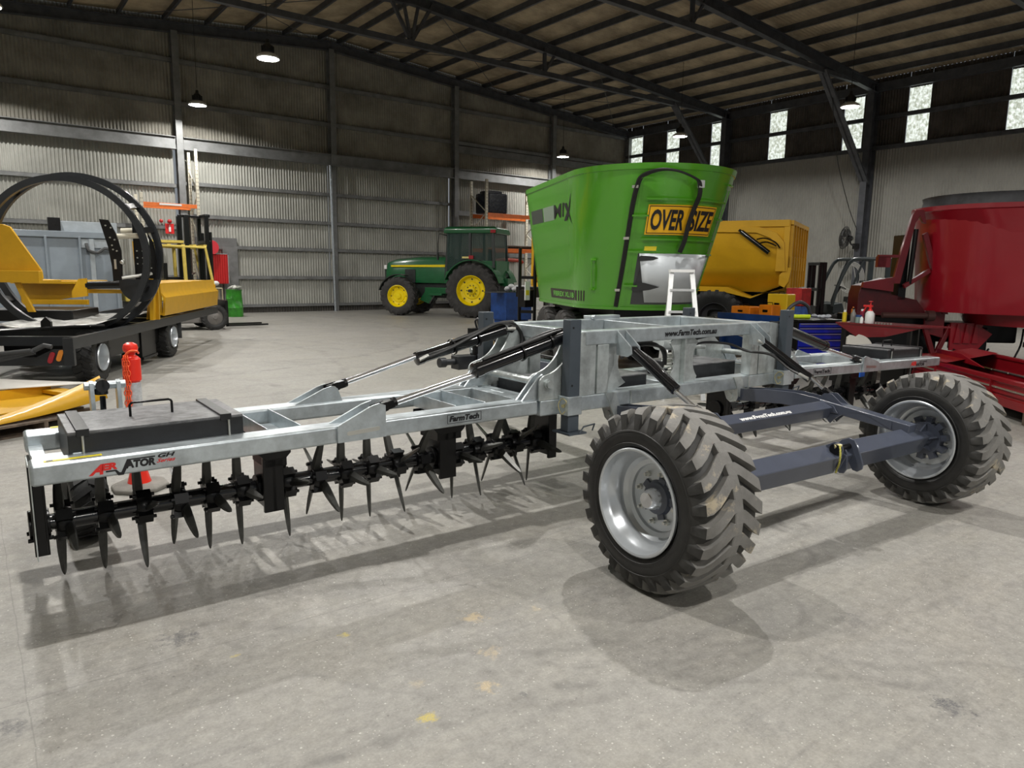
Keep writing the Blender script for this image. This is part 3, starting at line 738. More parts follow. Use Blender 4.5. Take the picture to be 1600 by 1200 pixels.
    q(ua, ua+d*wl, za, za+lw); q(ua, ua+d*wl, za+hl, za+hl+lw); q(ua, ua+d*lw, za, za+hl); q(ua+d*wl, ua+d*(wl+lw), za, za+hl)
    put_text(mb, 'FarmTech', 0.033, (ua+d*0.014, vf-0.001, za+0.014), (d, 0, 0), (0, 0, 1), fit=0.222 if L else 0.27, shear=0.2*d, bold=0.045)
    B(mb, 'lettering', INK, wf, F=F, fixn=False)
    return wf
wing('l'); wing('r')
mb = MB(); put_text(mb, 'www.FarmTech.com.au', 0.042, (4.215, 3.7085, 1.162), (1, 0, 0), (0, 0, 1), fit=0.63, shear=0.25, bold=0.05)
B(mb, 'lettering', INK, uf, fixn=False)

mb = MB(); mb.box(7.58, 7.68, 3.90, 3.91, 0.56, 0.69); B(mb, 'blue_tag', mat('tag_blue', (0.01, 0.16, 0.75), 0.4))
# ---- hydraulic cylinders
def ram(p, g, q, rb, rr, eye=0.03, hoses=True, name='hydraulic_cylinder'):
    # p = barrel end pin, g = gland, q = rod end pin   (local coordinates)
    p, g, q = V(p), V(g), V(q); d = (q-p).normalized(); L = (g-p).length
    mb = MB(); mb.lathe([(eye*0.8, rb*0.55), (eye*1.3, rb), (L-0.05, rb), (L-0.048, rb*1.10), (L, rb*1.10), (L+0.006, rb*0.8)], p, d, 24)
    s = B(mb, name, CYL)
    mb = MB(); sd = d.cross(V((0, 0, 1))).normalized(); ax = V((0, 1, 0)) if abs(d.x) > 0.5 else V((1, 0, 0))
    mb.cyl(p-ax*rb*1.0, p+ax*rb*1.0, eye, 16); B(mb, 'barrel_eye', BLACK, s)
    mb = MB(); mb.cyl(g, q-d*eye, rr, 18); B(mb, 'rod', CHROME, s)
    up = ax.cross(d).normalized()
    mb = MB(); mb.obox(q-d*0.055+ax*0.0, d*0.035, ax*eye*0.9, up*eye*0.75)
    for sgn in (-1, 1): mb.obox(q+ax*sgn*eye*0.75, d*(eye*1.35), ax*eye*0.22, up*eye*0.85)
    mb.cyl(q-d*0.11, q-d*0.085, rr*1.5, 12)
    B(mb, 'clevis', BLACK, s, bevel=0.003)
    mb = MB(); mb.cyl(q-ax*eye*1.6, q+ax*eye*1.6, eye*0.42, 14); mb.cyl(p-ax*rb*1.35, p+ax*rb*1.35, eye*0.5, 14); B(mb, 'pin', STEEL, s)
    return s, p, g, q, d
def fittings(s, pts, m=STEEL):
    mb = MB()
    for a, b_ in pts: mb.cyl(a, b_, 0.014, 8)
    B(mb, 'hose_fitting', m, s)
def hose(s, pts, r=0.013, k=6):
    mb = MB(); mb.tube(pts, r, 8, smooth=k); return B(mb, 'hose', HOSE, s)
def band(s, p, d, r, ts):
    mb = MB()
    for t in ts: mb.lathe([(0, r), (0, r+0.006), (0.014, r+0.006), (0.014, r)], p+d*t, d, 20, cap=False, close=True)
    B(mb, 'hose_strap', BLACK, s)
s, p, g, q, d = ram((3.31, 3.77, 1.215), (2.50, 3.77, 0.986), (1.825, 3.755, 0.843), 0.047, 0.021, 0.032)
hose(s, [p+d*0.10+V((0, 0, 0.05)), p+d*0.25+V((0, -0.02, 0.062)), p+d*0.5+V((0, -0.02, 0.06)), p+d*0.78+V((0, -0.01, 0.055))], 0.011)
hose(s, [(3.32, 3.80, 1.235), (3.22, 3.80, 1.245), (3.05, 3.79, 1.215), (2.9, 3.78, 1.165)], 0.012)
band(s, p, d, 0.05, (0.2, 0.45))
s, p, g, q, d = ram((3.30, 4.50, 1.20), (2.48, 4.50, 1.027), (1.84, 4.50, 0.858), 0.045, 0.020, 0.032)
hose(s, [p+d*0.80+V((0, -0.05, 0.0)), p+d*0.6+V((0, -0.055, 0.01)), p+d*0.35+V((0, -0.05, 0.05)), p+d*0.12+V((0, -0.03, 0.07)), V((3.36, 4.46, 1.20)), V((3.39, 4.44, 1.10)), V((3.34, 4.44, 1.02)), V((3.40, 4.44, 1.0)), V((3.55, 4.44, 1.03))], 0.014)
hose(s, [p+d*0.55+V((0, -0.03, 0.05)), p+d*0.3+V((0, -0.03, 0.06)), p+d*0.08+V((0, -0.02, 0.065)), V((3.34, 4.47, 1.23)), V((3.41, 4.45, 1.12)), V((3.42, 4.45, 1.04))], 0.013)
band(s, p, d, 0.055, (0.30, 0.52))
fittings(s, [(p+d*0.84+V((0, -0.05, 0)), p+d*0.77+V((0, -0.055, 0.012))), (V((3.24, 4.44, 1.20)), V((3.32, 4.44, 1.20)))])
# right wing pair
s, p, g, q, d = ram((5.76, 3.78, 1.195), (6.60, 3.78, 0.935), (7.22, 3.76, 0.785), 0.047, 0.021, 0.032)
s, p, g, q, d = ram((5.76, 4.50, 1.195), (6.60, 4.50, 0.935), (7.20, 4.50, 0.80), 0.045, 0.020, 0.032)
# lift cylinders of the axle
s, p, g, q, d = ram((3.75, 3.60, 1.095), (3.75, 3.19, 0.855), (3.76, 2.92, 0.71), 0.036, 0.017, 0.026, name='lift_cylinder')
mb = MB(); mb.tube([p+V((0.05, 0, 0.0)), p+d*0.2+V((0.04, 0, 0.03)), g+V((0.04, 0, 0.02))], 0.012, 8); B(mb, 'hose', HOSE, s)
s, p, g, q, d = ram((5.335, 3.62, 1.085), (5.335, 3.14, 0.83), (5.335, 2.93, 0.695), 0.034, 0.016, 0.026, name='lift_cylinder')
hose(s, [(3.9, 3.86, 1.0), (4.1, 3.84, 1.09), (4.33, 3.82, 1.05), (4.36, 3.82, 0.92)], 0.013)
hose(s, [(3.78, 3.84, 1.07), (4.0, 3.84, 1.11), (4.25, 3.83, 1.09), (4.34, 3.82, 0.99), (4.33, 3.83, 0.88)], 0.011)
hose(s, [(4.55, 3.86, 0.92), (4.62, 3.84, 1.02), (4.8, 3.82, 1.075), (5.05, 3.74, 1.06), (5.2, 3.66, 1.0), p+d*0.15+V((-0.05, 0, -0.03)), p+d*0.35+V((-0.04, 0, -0.03)), g+V((-0.04, 0.05, 0.01))], 0.011)
hose(s, [(4.55, 3.90, 0.98), (4.60, 3.86, 1.06), (4.72, 3.82, 1.11), (4.9, 3.82, 1.13)], 0.011)
fittings(s, [(g+V((-0.045, 0.08, 0.02)), g+V((-0.04, 0.0, -0.01))), (p+V((-0.05, 0.0, 0.0)), p+V((-0.03, -0.05, -0.02)))])
mb = MB(); random.seed(3)
for k in range(9): mb.cyl((4.40+0.02*(k % 3), 3.86+0.02*(k//3), 0.83+0.02*k), (4.46+0.02*(k % 2), 3.84, 0.84+0.02*k), 0.012, 8)
B(mb, 'valve_fittings', STEEL)
# grey turnbuckle rod with spring lying across the centre
mb = MB(); mb.cyl((4.98, 4.35, 1.0), (5.5, 4.35, 0.955), 0.022, 14); mb.cyl((4.9, 4.35, 1.01), (5.02, 4.35, 1.0), 0.05, 18)
mb.cyl((4.86, 4.35, 1.03), (4.90, 4.35, 1.02), 0.07, 18)
B(mb, 'tie_rod', GALV2)
# ---- ballast boxes of the centre frame
for u0, u1, v0, v1, zt, zb in ((3.15, 4.27, 3.93, 4.42, 0.845, 0.70), (4.81, 5.42, 3.93, 4.42, 0.876, 0.74)):
    mb = MB(); mb.box(u0, u1, v0, v1, zb, zt-0.012); b_ = B(mb, 'ballast_box', BOXS, bevel=0.004)
    mb = MB(); mb.box(u0, u1, v0, v1, zt-0.012, zt); B(mb, 'lid', BOXM, b_, bevel=0.004)
mb = MB(); mb.box(4.42, 4.58, 4.60, 6.75, 0.60, 0.76); db = B(mb, 'drawbar', SLATE, bevel=0.01)
mb = MB(); mb.box(4.18, 4.42, 6.62, 6.78, 0.55, 0.70); mb.cyl((4.04, 6.70, 0.635), (4.18, 6.70, 0.635), 0.035, 12); mb.cyl((3.98, 6.70, 0.635), (4.06, 6.70, 0.635), 0.055, 12); B(mb, 'hitch_arm', DGREY, db, bevel=0.006)
mb = MB(); mb.box(4.42, 4.56, 6.60, 6.76, 0.40, 0.72); B(mb, 'jack_tube', BLACK, db, bevel=0.005)
mb = MB(); mb.box(4.42, 4.60, 6.58, 6.78, 0.72, 0.80); mb.cyl((4.36, 6.65, 0.75), (4.44, 6.65, 0.75), 0.03, 10); B(mb, 'jack_head', GALV, db, bevel=0.01)
mb = MB()
for k in range(4):
    o = 0.03*k
    mb.tube([(4.50+o, 6.60, 0.72), (4.46+o, 6.55, 0.88), (4.36+o, 6.5, 0.98), (4.32+o*1.2, 6.5, 1.09+0.01*k), (4.36+o, 6.48, 1.12), (4.42+o, 6.46, 1.08), (4.46+o, 6.4, 0.94), (4.55+o, 6.3, 0.82), (4.62+o*0.5, 6.0, 0.79), (4.55, 5.3, 0.79)], 0.012, 7, smooth=5)
B(mb, 'hose', HOSE, db, split=1)
mb = MB(); mb.box(4.22, 4.34, 6.42, 6.5, 0.90, 1.02); mb.box(4.27, 4.36, 6.44, 6.48, 0.74, 0.92); B(mb, 'hose_holder', BLACK, db)
# hydraulic sample light bracket on top of the rear upper beam
mb = MB(); mb.box(4.30, 4.66, 4.64, 4.74, 1.232, 1.262); mb.cyl((4.32, 4.60, 1.25), (4.32, 4.64, 1.25), 0.022, 12); B(mb, 'beam_cap', GALV, uf, bevel=0.006)

# ---- gauge wheel and its folding bracket on the front of the left wing
mb = MB()
for u in (0.455, 0.590): mb.prism([(4.57, 0.78), (4.57, 0.80), (4.60, 0.985), (4.635, 0.995), (4.67, 0.97), (4.66, 0.78)], (u, 0, 0), (0, 1, 0), (0, 0, 1), (0.022, 0, 0))
mb.cyl((0.43, 4.635, 0.965), (0.64, 4.635, 0.965), 0.024, 14)
gb = B(mb, 'gauge_wheel_bracket', GALV, bevel=0.002)
mb = MB(); mb.lathe([(0, 0.034), (0.05, 0.036), (0.05, 0.02)], (0.515, 4.635, 0.965), (0, 0.05, -1), 16); mb.cyl((0.52, 4.600, 0.965), (0.52, 4.67, 0.965), 0.036, 16); mb.cyl((0.52, 4.635, 0.90), (0.52, 4.66, 0.55), 0.016, 10); B(mb, 'adjuster_ram', CYL, gb)
def small_tyre(name, c, ax, r, w_, rr, rimm, parent=None, lug=20, F=None, m=RUB):
    c = V(c); ax = V(ax).normalized(); a = ax.orthogonal().normalized() if abs(ax.z) > 0.9 else V((0, 0, 1)); b_ = ax.cross(a)
    mb = MB(); h = w_/2
    mb.lathe([(-h*0.8, rr), (-h, rr+(r-rr)*0.35), (-h*0.97, r*0.86), (-h*0.86, r*0.94), (-h*0.6, r*0.965), (h*0.6, r*0.965), (h*0.86, r*0.94), (h*0.97, r*0.86), (h, rr+(r-rr)*0.35), (h*0.8, rr)], c, ax, 48, cap=False, close=True, a0=a)
    for k in range(lug):
        for s in (-1, 1):
            t0 = 2*pi*(k+(0.5 if s > 0 else 0))/lug; dt = 2*pi/lug*0.24; rings = []
            for (x, rad, sw) in ((1.0, 0.80, 0.35), (0.97, 0.93, 0.30), (0.80, 1.0, 0.15), (0.35, 1.005, -0.15), (-0.05, 1.005, -0.45)):
                t = t0+sw*2*pi/lug*0.9; ring = []
                for (tt, q_) in ((-dt, 0.93), (-dt*0.8, 1.0), (dt*0.8, 1.0), (dt, 0.93)):
                    rad2 = r*rad*q_ if x < 0.99 else r*rad*(q_)
                    ring.append(c+ax*(s*h*x)+(a*math.cos(t+tt)+b_*math.sin(t+tt))*rad2)
                rings.append(ring)
            mb.loft(rings)
    return mb.build(name, m, parent, F=F)
small_tyre('gauge_wheel', (0.42, 4.92, 0.23), (1, 0.05, 0), 0.23, 0.20, 0.12, RIM, root, 16, FM)

# ---- the dark blue-grey axle sub-frame
cN = V((2.643, 2.407, 0.482)); cFr = V((5.396, 2.243, 0.478))   # rim faces in world coordinates
axN = V((math.cos(-0.070), math.sin(-0.070), 0)); axF = V((math.cos(-0.118), math.sin(-0.118), 0))
pA = cN+axN*0.30; pB = cFr+axF*0.05
dirA = (pB-pA).normalized(); upA = V((0, 0, 1)); tilt = R(24)
sideA = dirA.cross(upA).normalized()    # towards the camera
upT = (math.cos(tilt)*upA+math.sin(tilt)*sideA)
mb = MB(); mb.bar(pA, pA+(pB-pA)*0.56, 0.135, 0.135, up=upT); mb.bar(pA+(pB-pA)*0.575, pB-dirA*0.02, 0.135, 0.135, up=upT)
ab = mb.build('axle_beam', SLATE, root, bevel=0.008)
mb = MB()
mid = pA+(pB-pA)*0.57
mb.prism([(-0.08, -0.06), (-0.06, 0.10), (-0.02, 0.135), (0.03, 0.13), (0.06, 0.09), (0.085, -0.02), (0.07, -0.08), (0, -0.07)], mid-dirA*0.05, sideA, upT, dirA*0.014)
mb.prism([(-0.07, 0.07), (-0.05, 0.125), (-0.01, 0.15), (0.03, 0.14), (0.085, 0.085), (0.165, -0.02), (0.175, -0.055), (0.155, -0.08), (0.12, -0.075), (0.03, 0.02), (-0.05, 0.02)], mid+dirA*0.085, sideA, upT, dirA*0.016)
mb.prism([(0.0, 0.07), (0.03, 0.085), (0.06, 0.06), (0.115, -0.06), (0.11, -0.095), (0.08, -0.10), (0.05, -0.06)], mid+dirA*0.02, sideA, upT, dirA*0.014)
mb.build('coupling_plate', SLATE, ab, bevel=0.004, split=1)
mb = MB(); mb.cyl(mid-dirA*0.075+upT*0.09+sideA*0.02, mid+dirA*0.13+upT*0.09+sideA*0.02, 0.018, 14); mb.cyl(mid-dirA*0.08+upT*0.09+sideA*0.02, mid-dirA*0.055+upT*0.09+sideA*0.02, 0.034, 16)
mb.cyl(mid+dirA*0.10+upT*-0.05+sideA*0.145, mid+dirA*0.103+upT*-0.05+sideA*0.145, 0.012, 12)
mb.build('coupling_pin', BLACK, ab)
mb = MB(); mb.tube([mid-dirA*0.06+upT*0.12+sideA*0.03, mid-dirA*0.085+upT*0.07+sideA*0.075, mid-dirA*0.075+sideA*0.095, mid-dirA*0.05-upT*0.05+sideA*0.09, mid-dirA*0.03-upT*0.085+sideA*0.085], 0.006, 6, smooth=4)
mb.build('safety_cord', mat('cord_yellow', (0.45, 0.42, 0.08), 0.7, var=0.6, vscale=120), ab)
mb = MB(); mb.cyl(mid-dirA*0.08+upT*0.11+sideA*0.01, mid-dirA*0.04+upT*0.115+sideA*0.03, 0.014, 12); mb.build('pin_head', ZINC, ab)
# cross beam with the web address
tb0 = W(3.42, 2.93, 0.640); tb1 = W(5.27, 2.93, 0.615); dT = (tb1-tb0).normalized(); sT = dT.cross(upA).normalized(); uT = math.cos(tilt)*upA+math.sin(tilt)*sT
mb = MB(); mb.bar(tb0, tb1, 0.10, 0.10, up=uT); tb = mb.build('cross_beam', SLATE, root, bevel=0.007)
fT = (math.cos(tilt)*sT-math.sin(tilt)*upA)
mb = MB(); put_text(mb, 'www.FarmTech.com.au', 0.034, tb0+dT*0.66+uT*0.0515-fT*(-0.035), dT, -fT, fit=0.60, shear=0.2, bold=0.055)
mb.build('lettering', WHITE, tb, fixn=False)
# trailing arms: a crescent side plate back to the hinge lug, then a straight box arm down to the axle
for u in (3.72, 5.20):
    mb = MB()
    for du in (0.0, 0.125):
        mb.prism([(3.83, 0.63), (3.79, 0.665), (3.65, 0.675), (3.45, 0.70), (3.2, 0.712), (3.0, 0.695), (2.86, 0.655), (2.82, 0.60), (3.0, 0.60), (3.3, 0.60), (3.6, 0.575), (3.75, 0.56), (3.82, 0.58)], (u+du, 0, 0), (0, 1, 0), (0, 0, 1), (0.012, 0, 0))
    ta = B(mb, 'trailing_arm', SLATE, bevel=0.003, split=1)
    mb = MB(); mb.bar((u+0.065, 3.02, 0.655), (u+0.075, 2.30 if u > 4 else 2.88, 0.565 if u > 4 else 0.64), 0.11, 0.075); mb.bar((u+0.065, 3.7, 0.635), (u+0.065, 2.95, 0.66), 0.112, 0.045)
    B(mb, 'arm_tube', SLATE, ta, bevel=0.008)
    mb = MB()
    for k in range(2 if u > 4 else 0):
        cu = arc(2.66, 0.36, 0.27, 35, 118, 9); mb.prism([(2.98, 0.625)]+[(2.90, 0.53)]+[(y_, z_) for y_, z_ in cu]+[(2.42, 0.55), (2.42, 0.615), (2.98, 0.655)], (u+0.012+0.095*k, 0, 0), (0, 1, 0), (0, 0, 1), (0.012, 0, 0))
    if u > 4: B(mb, 'arm_gusset', SLATE, ta, split=1)
    mb = MB()
    for du in (0.03, 0.11): mb.prism([(3.02, 0.68), (2.96, 0.735), (2.90, 0.74), (2.86, 0.71), (2.72, 0.60), (2.84, 0.60)], (u+du, 0, 0), (0, 1, 0), (0, 0, 1), (0.012, 0, 0))
    B(mb, 'ram_lug', SLATE, ta, split=1)

# ---- the two flotation tyres
def treadmat():
    m = bpy.data.materials.new('tyre_rubber'); m.use_nodes = True; nt = m.node_tree; b = nt.nodes['Principled BSDF']; L = nt.links
    tc = nt.nodes.new('ShaderNodeTexCoord'); n = nt.nodes.new('ShaderNodeTexNoise'); n.inputs['Scale'].default_value = 7; n.inputs['Detail'].default_value = 8; n.inputs['Roughness'].default_value = 0.7
    L.new(tc.outputs['Object'], n.inputs['Vector'])
    r = nt.nodes.new('ShaderNodeValToRGB'); r.color_ramp.elements[0].position = 0.3; r.color_ramp.elements[1].position = 0.75
    r.color_ramp.elements[0].color = (0.135, 0.130, 0.120, 1); r.color_ramp.elements[1].color = (0.235, 0.228, 0.215, 1); L.new(n.outputs['Fac'], r.inputs['Fac'])
    n2 = nt.nodes.new('ShaderNodeTexNoise'); n2.inputs['Scale'].default_value = 3.2; n2.inputs['Detail'].default_value = 9; n2.inputs['Roughness'].default_value = 0.75; L.new(tc.outputs['Object'], n2.inputs['Vector'])
    r2 = nt.nodes.new('ShaderNodeValToRGB'); r2.color_ramp.elements[0].position = 0.56; r2.color_ramp.elements[1].position = 0.62; L.new(n2.outputs['Fac'], r2.inputs['Fac'])
    mx = nt.nodes.new('ShaderNodeMix'); mx.data_type = 'RGBA'; L.new(r2.outputs['Color'], mx.inputs[0]); L.new(r.outputs['Color'], mx.inputs[6]); mx.inputs[7].default_value = (0.42, 0.36, 0.26, 1)
    L.new(mx.outputs[2], b.inputs['Base Color']); b.inputs['Roughness'].default_value = 0.62
    bp = nt.nodes.new('ShaderNodeBump'); bp.inputs['Strength'].default_value = 0.15; bp.inputs['Distance'].default_value = 0.005; n3 = nt.nodes.new('ShaderNodeTexNoise'); n3.inputs['Scale'].default_value = 90; L.new(tc.outputs['Object'], n3.inputs['Vector']); L.new(n3.outputs['Fac'], bp.inputs['Height']); L.new(bp.outputs['Normal'], b.inputs['Normal'])
    return m
TREAD = treadmat()
SIDE = mat('tyre_sidewall', (0.017, 0.0165, 0.016), 0.42, var=0.3, vscale=12, bump=0.06, bscale=50)
GROOVE = mat('tyre_groove', (0.030, 0.029, 0.027), 0.6, var=0.4, vscale=10)
def flot_wheel(c, ax, Rt, wd, rr, outer):
    # c = centre of the face nearest the camera, ax = axle direction away from that face
    ax = V(ax).normalized(); a = V((0, 0, 1)); b_ = ax.cross(a)
    rb = Rt-0.030
    prof = [(0.035, rr-0.01), (0.010, rr+0.012), (-0.004, rr+0.05), (0.0, rr+0.085), (0.018, rb-0.055), (0.045, rb-0.022), (0.09, rb-0.006), (wd/2, rb),
            (wd-0.09, rb-0.006), (wd-0.045, rb-0.022), (wd-0.018, rb-0.055), (wd, rr+0.085), (wd+0.004, rr+0.05), (wd-0.010, rr+0.012), (wd-0.035, rr-0.01)]
    mb = MB(); n = 96; vs = []; fs = []
    for x, r_ in prof: vs += mb.ring(c+ax*x, a, b_, r_, n)
    m_ = len(prof)
    for j in range(m_-1):
        mb.i = 0
    base = 0
    mb2 = MB(); mb2.v = vs
    for j in range(m_-1):
        side = 0 if (j < 3 or j >= m_-4) else 1
        for k in range(n):
            k2 = (k+1) % n; mb2.f.append([j*n+k, j*n+k2, (j+1)*n+k2, (j+1)*n+k]); mb2.m.append(side)
    # raised rings and lettering on the sidewall
    mb2.i = 0
    for x, r_ in ((-0.006, rr+0.028), (-0.003, rr+0.092)): mb2.lathe([(x, r_-0.002), (x-0.002, r_), (x, r_+0.002)], c, ax, n, cap=False, a0=a)
    t = mb2.build('tyre', [SIDE, GROOVE], root)
    # lugs: stepped chevrons from each shoulder to past the middle
    mb = MB(); NL = 26
    for k in range(NL):
        for s in (0, 1):
            t0 = 2*pi*(k+0.5*s)/NL; st = 2*pi/NL
            rings = []
            for (x, ro, ri, sw, hw) in ((0.002, rb-0.105, rb-0.115, 0.92, 0.15), (0.008, rb-0.050, rb-0.085, 0.90, 0.19), (0.026, Rt-0.026, rb-0.05, 0.82, 0.24), (0.050, Rt-0.008, rb-0.03, 0.70, 0.27), (0.095, Rt-0.001, rb-0.02, 0.42, 0.29), (0.150, Rt+0.0, rb-0.02, 0.02, 0.29), (0.185, Rt, rb-0.02, -0.24, 0.28), (0.196, Rt, rb-0.02, -0.26, 0.27), (0.246, Rt, rb-0.02, -0.24, 0.25), (0.252, Rt-0.004, rb-0.02, -0.24, 0.22)):
                xx = x if s == 0 else wd-x
                tc_ = t0+sw*st*0.9
                ring = []
                for (q_, rad) in ((-hw-0.05, ri), (-hw, ro), (hw, ro), (hw+0.05, ri)):
                    tt = tc_+q_*st; ring.append(c+ax*xx+(a*math.cos(tt)+b_*math.sin(tt))*rad)
                rings.append(ring)
            f0 = len(mb.f); mb.loft(rings)
            for q_ in range(f0, f0+8): mb.m[q_] = 1
            mb.m[-2] = 1
    mb.build('tread', [TREAD, GROOVE], t, ang=28)
    # rim
    mb = MB(); x0 = 0.0
    rim_prof = [(0.020, rr-0.004), (0.000, rr+0.002), (-0.004, rr-0.004), (0.0, rr-0.014), (0.03, rr-0.022), (0.055, rr-0.030), (0.075, rr-0.048), (0.12, rr-0.055), (wd*0.62, rr-0.058), (wd-0.07, rr-0.05), (wd-0.04, rr-0.024), (wd-0.006, rr-0.014), (wd+0.004, rr-0.004), (wd, rr+0.002), (wd-0.02, rr-0.004)]
    mb.lathe(rim_prof, c, ax, 64, cap=False, a0=a)
    rm = mb.build('rim', RIM, t)
    if outer:
        xd = 0.165
        mb = MB(); mb.lathe([(xd-0.04, rr-0.056), (xd-0.02, rr-0.075), (xd-0.015, rr-0.10), (xd, rr-0.105), (xd+0.004, 0.095), (xd+0.03, 0.088)], c, ax, 48, cap=False, a0=a); mb.build('disc', RIM, rm)
        mb = MB(); mb.lathe([(xd+0.03, 0.11), (xd+0.0, 0.092), (xd-0.02, 0.085), (xd-0.03, 0.06)], c, ax, 32, a0=a)
        for k in range(5):
            an = 2*pi*k/5+0.3; mb.obox(c+ax*(xd+0.01)+(a*math.cos(an)+b_*math.sin(an))*0.085, ax*0.02, (a*math.cos(an)+b_*math.sin(an))*0.03, (b_*math.cos(an)-a*math.sin(an))*0.022)
        mb.build('hub', SLATE, rm)
        mb = MB(); mb.lathe([(xd, 0.062), (xd-0.035, 0.060), (xd-0.055, 0.055), (xd-0.085, 0.045), (xd-0.090, 0.040), (xd-0.088, 0.0)], c, ax, 24, a0=a); mb.build('hub_cap', CHROME, rm)
        mb = MB()
        for k in range(8):
            an = 2*pi*k/8+0.2; q_ = c+(a*math.cos(an)+b_*math.sin(an))*0.135
            mb.cyl(q_+ax*(xd-0.032), q_+ax*(xd+0.004), 0.009, 8); mb.cyl(q_+ax*(xd-0.012), q_+ax*(xd+0.003), 0.017, 6)
        mb.build('wheel_nut', STEEL, rm, split=2)
    else:
        xd = 0.20
        mb = MB(); mb.lathe([(xd-0.06, rr-0.057), (xd-0.05, rr-0.075), (xd-0.035, rr-0.085), (xd-0.03, 0.12), (xd, 0.10)], c, ax, 48, cap=False, a0=a); mb.build('disc', RIM, rm)
        mb = MB()
        for k in range(10):
            an = 2*pi*k/10+0.15; ra = (a*math.cos(an)+b_*math.sin(an)); ta = (b_*math.cos(an)-a*math.sin(an))
            mb.obox(c+ax*(xd-0.055)+ra*0.125, ax*0.022, ra*0.035, ta*0.022)
        mb.lathe([(xd-0.08, 0.118), (xd-0.04, 0.125)], c, ax, 30, a0=a)
        mb.lathe([(xd-0.20, 0.05), (xd-0.07, 0.06)], c, ax, 24, a0=a)
        for k in range(5):
            an = 2*pi*k/5; ra = (a*math.cos(an)+b_*math.sin(an)); mb.prism([(0.04, 0), (0.11, 0), (0.045, -0.09)], c+ax*(xd-0.078), ra, ax, (b_*math.cos(an)-a*math.sin(an))*0.012)
        mb.build('hub', SLATE, rm)
        mb = MB()
        for k in range(10):
            an = 2*pi*(k+0.5)/10+0.15; q_ = c+(a*math.cos(an)+b_*math.sin(an))*0.14; mb.cyl(q_+ax*(xd-0.055), q_+ax*(xd-0.03), 0.010, 6)
        mb.build('wheel_nut', STEEL, rm, split=1)
flot_wheel(cN, axN, 0.482, 0.446, 0.282, True)
flot_wheel(cFr, axF, 0.478, 0.42, 0.285, False)

# ============================================================ LEFT: BALE WRAPPER TRAILER AND ITS SURROUNDINGS
n_ = V((.883, -.469, 0)).normalized(); t_ = V((-n_.y, n_.x, 0))
FT = frame((1.05, 10.3, 0), n_, t_, (0, 0, 1))      # x across (right +), y along the trailer, z up
bw = thing('bale_wrapper', 'black and yellow bale wrapper trailer with a tall open ring hoop', 'farm implement', tuple(FT @ V((-0.8, 2.5, 0))))
def T(mb, name, m, parent=None, **k): return mb.build(name, m, parent or bw, F=FT, **k)
mb = MB()
mb.box(-0.07, 0.0, -0.06, 7.4, 0.60, 0.745); mb.box(-1.75, -1.68, -0.06, 7.4, 0.60, 0.745)
for y in (0.4, 1.6, 2.8, 3.9, 5.2, 7.3): mb.box(-1.70, -0.05, y, y+0.10, 0.60, 0.72)
T(mb, 'chassis_rail', DGREY, bevel=0.006)
mb = MB(); mb.box(-0.115, 0.006, -0.08, -0.02, 0.40, 0.745)
mb.prism([(-0.11, 0.40), (-0.11, 0.60), (-0.25, 0.60), (-0.45, 0.50), (-1.75, 0.50), (-1.75, 0.40)], (0, -0.04, 0), (1, 0, 0), (0, 0, 1), (0, 0.03, 0))
rb = T(mb, 'rear_bar', DGREY, bevel=0.004)
def pill(x, z, m):
    mb = MB(); c = V((x, -0.06, z)); ex = V((0.35, 0, 0.94)); ez = V((0.94, 0, -0.35))
    mb.prism([(p[0], p[1]) for p in arc(0.045, 0, 0.028, -90, 90, 6)+arc(-0.045, 0, 0.028, 90, 270, 6)], c, ex, ez, (0, 0.025, 0)); return T(mb, 'marker_lamp', m, rb)
pill(-0.265, 0.50, mat('lens_red', (0.35, 0.01, 0.02), 0.2, coat=0.6)); pill(-0.165, 0.525, mat('lens_amber', (0.75, 0.25, 0.02), 0.2, coat=0.6))
mb = MB()
for k, y in enumerate((-0.10, -0.14, -0.2)): mb.tube([(-1.9, y-0.1, 0.40+0.06*k), (-0.9, y-0.06, 0.46+0.05*k), (-0.42, y, 0.57+0.02*k)], 0.022, 8)
mb.tube([(-0.50, -0.1, 0.56), (-0.30, -0.12, 0.66), (-0.22, -0.12, 0.64)], 0.03, 8); T(mb, 'rear_linkage', GREYST, rb)
for (x, y, r_) in ((-0.27, 1.14, 0.365), (-0.20, 4.2, 0.365), (-2.0, 3.4, 0.33), (-1.75, 1.14, 0.365)):
    ty = small_tyre('trailer_tyre', (x, y, r_), (1, 0, 0), r_, 0.28, 0.175, RIM, bw, 20, FT)
    mb = MB()
    mb.lathe([(0.150, 0.195), (0.165, 0.185), (0.13, 0.172), (0.06, 0.168), (0.0, 0.160), (-0.01, 0.10), (0.03, 0.07), (0.04, 0.0)], (x, y, r_), (1, 0, 0), 32, cap=False); mb.lathe([(-0.145, 0.18), (-0.10, 0.155), (-0.02, 0.155)], (x, y, r_), (1, 0, 0), 32, cap=False)
    rm = T(mb, 'wheel_rim', RIM, ty)
    mb = MB()
    for k in range(6): mb.cyl((x+0.02, y+0.075*math.cos(k*pi/3), r_+0.075*math.sin(k*pi/3)), (x+0.045, y+0.075*math.cos(k*pi/3), r_+0.075*math.sin(k*pi/3)), 0.012, 6)
    T(mb, 'wheel_nut', STEEL, rm)
mb = MB(); mb.box(-0.50, -0.18, 2.9, 3.60, 0.12, 0.60); mb.box(-0.20, -0.16, 2.9, 3.62, 0.10, 0.14); T(mb, 'mudflap', BLACK)
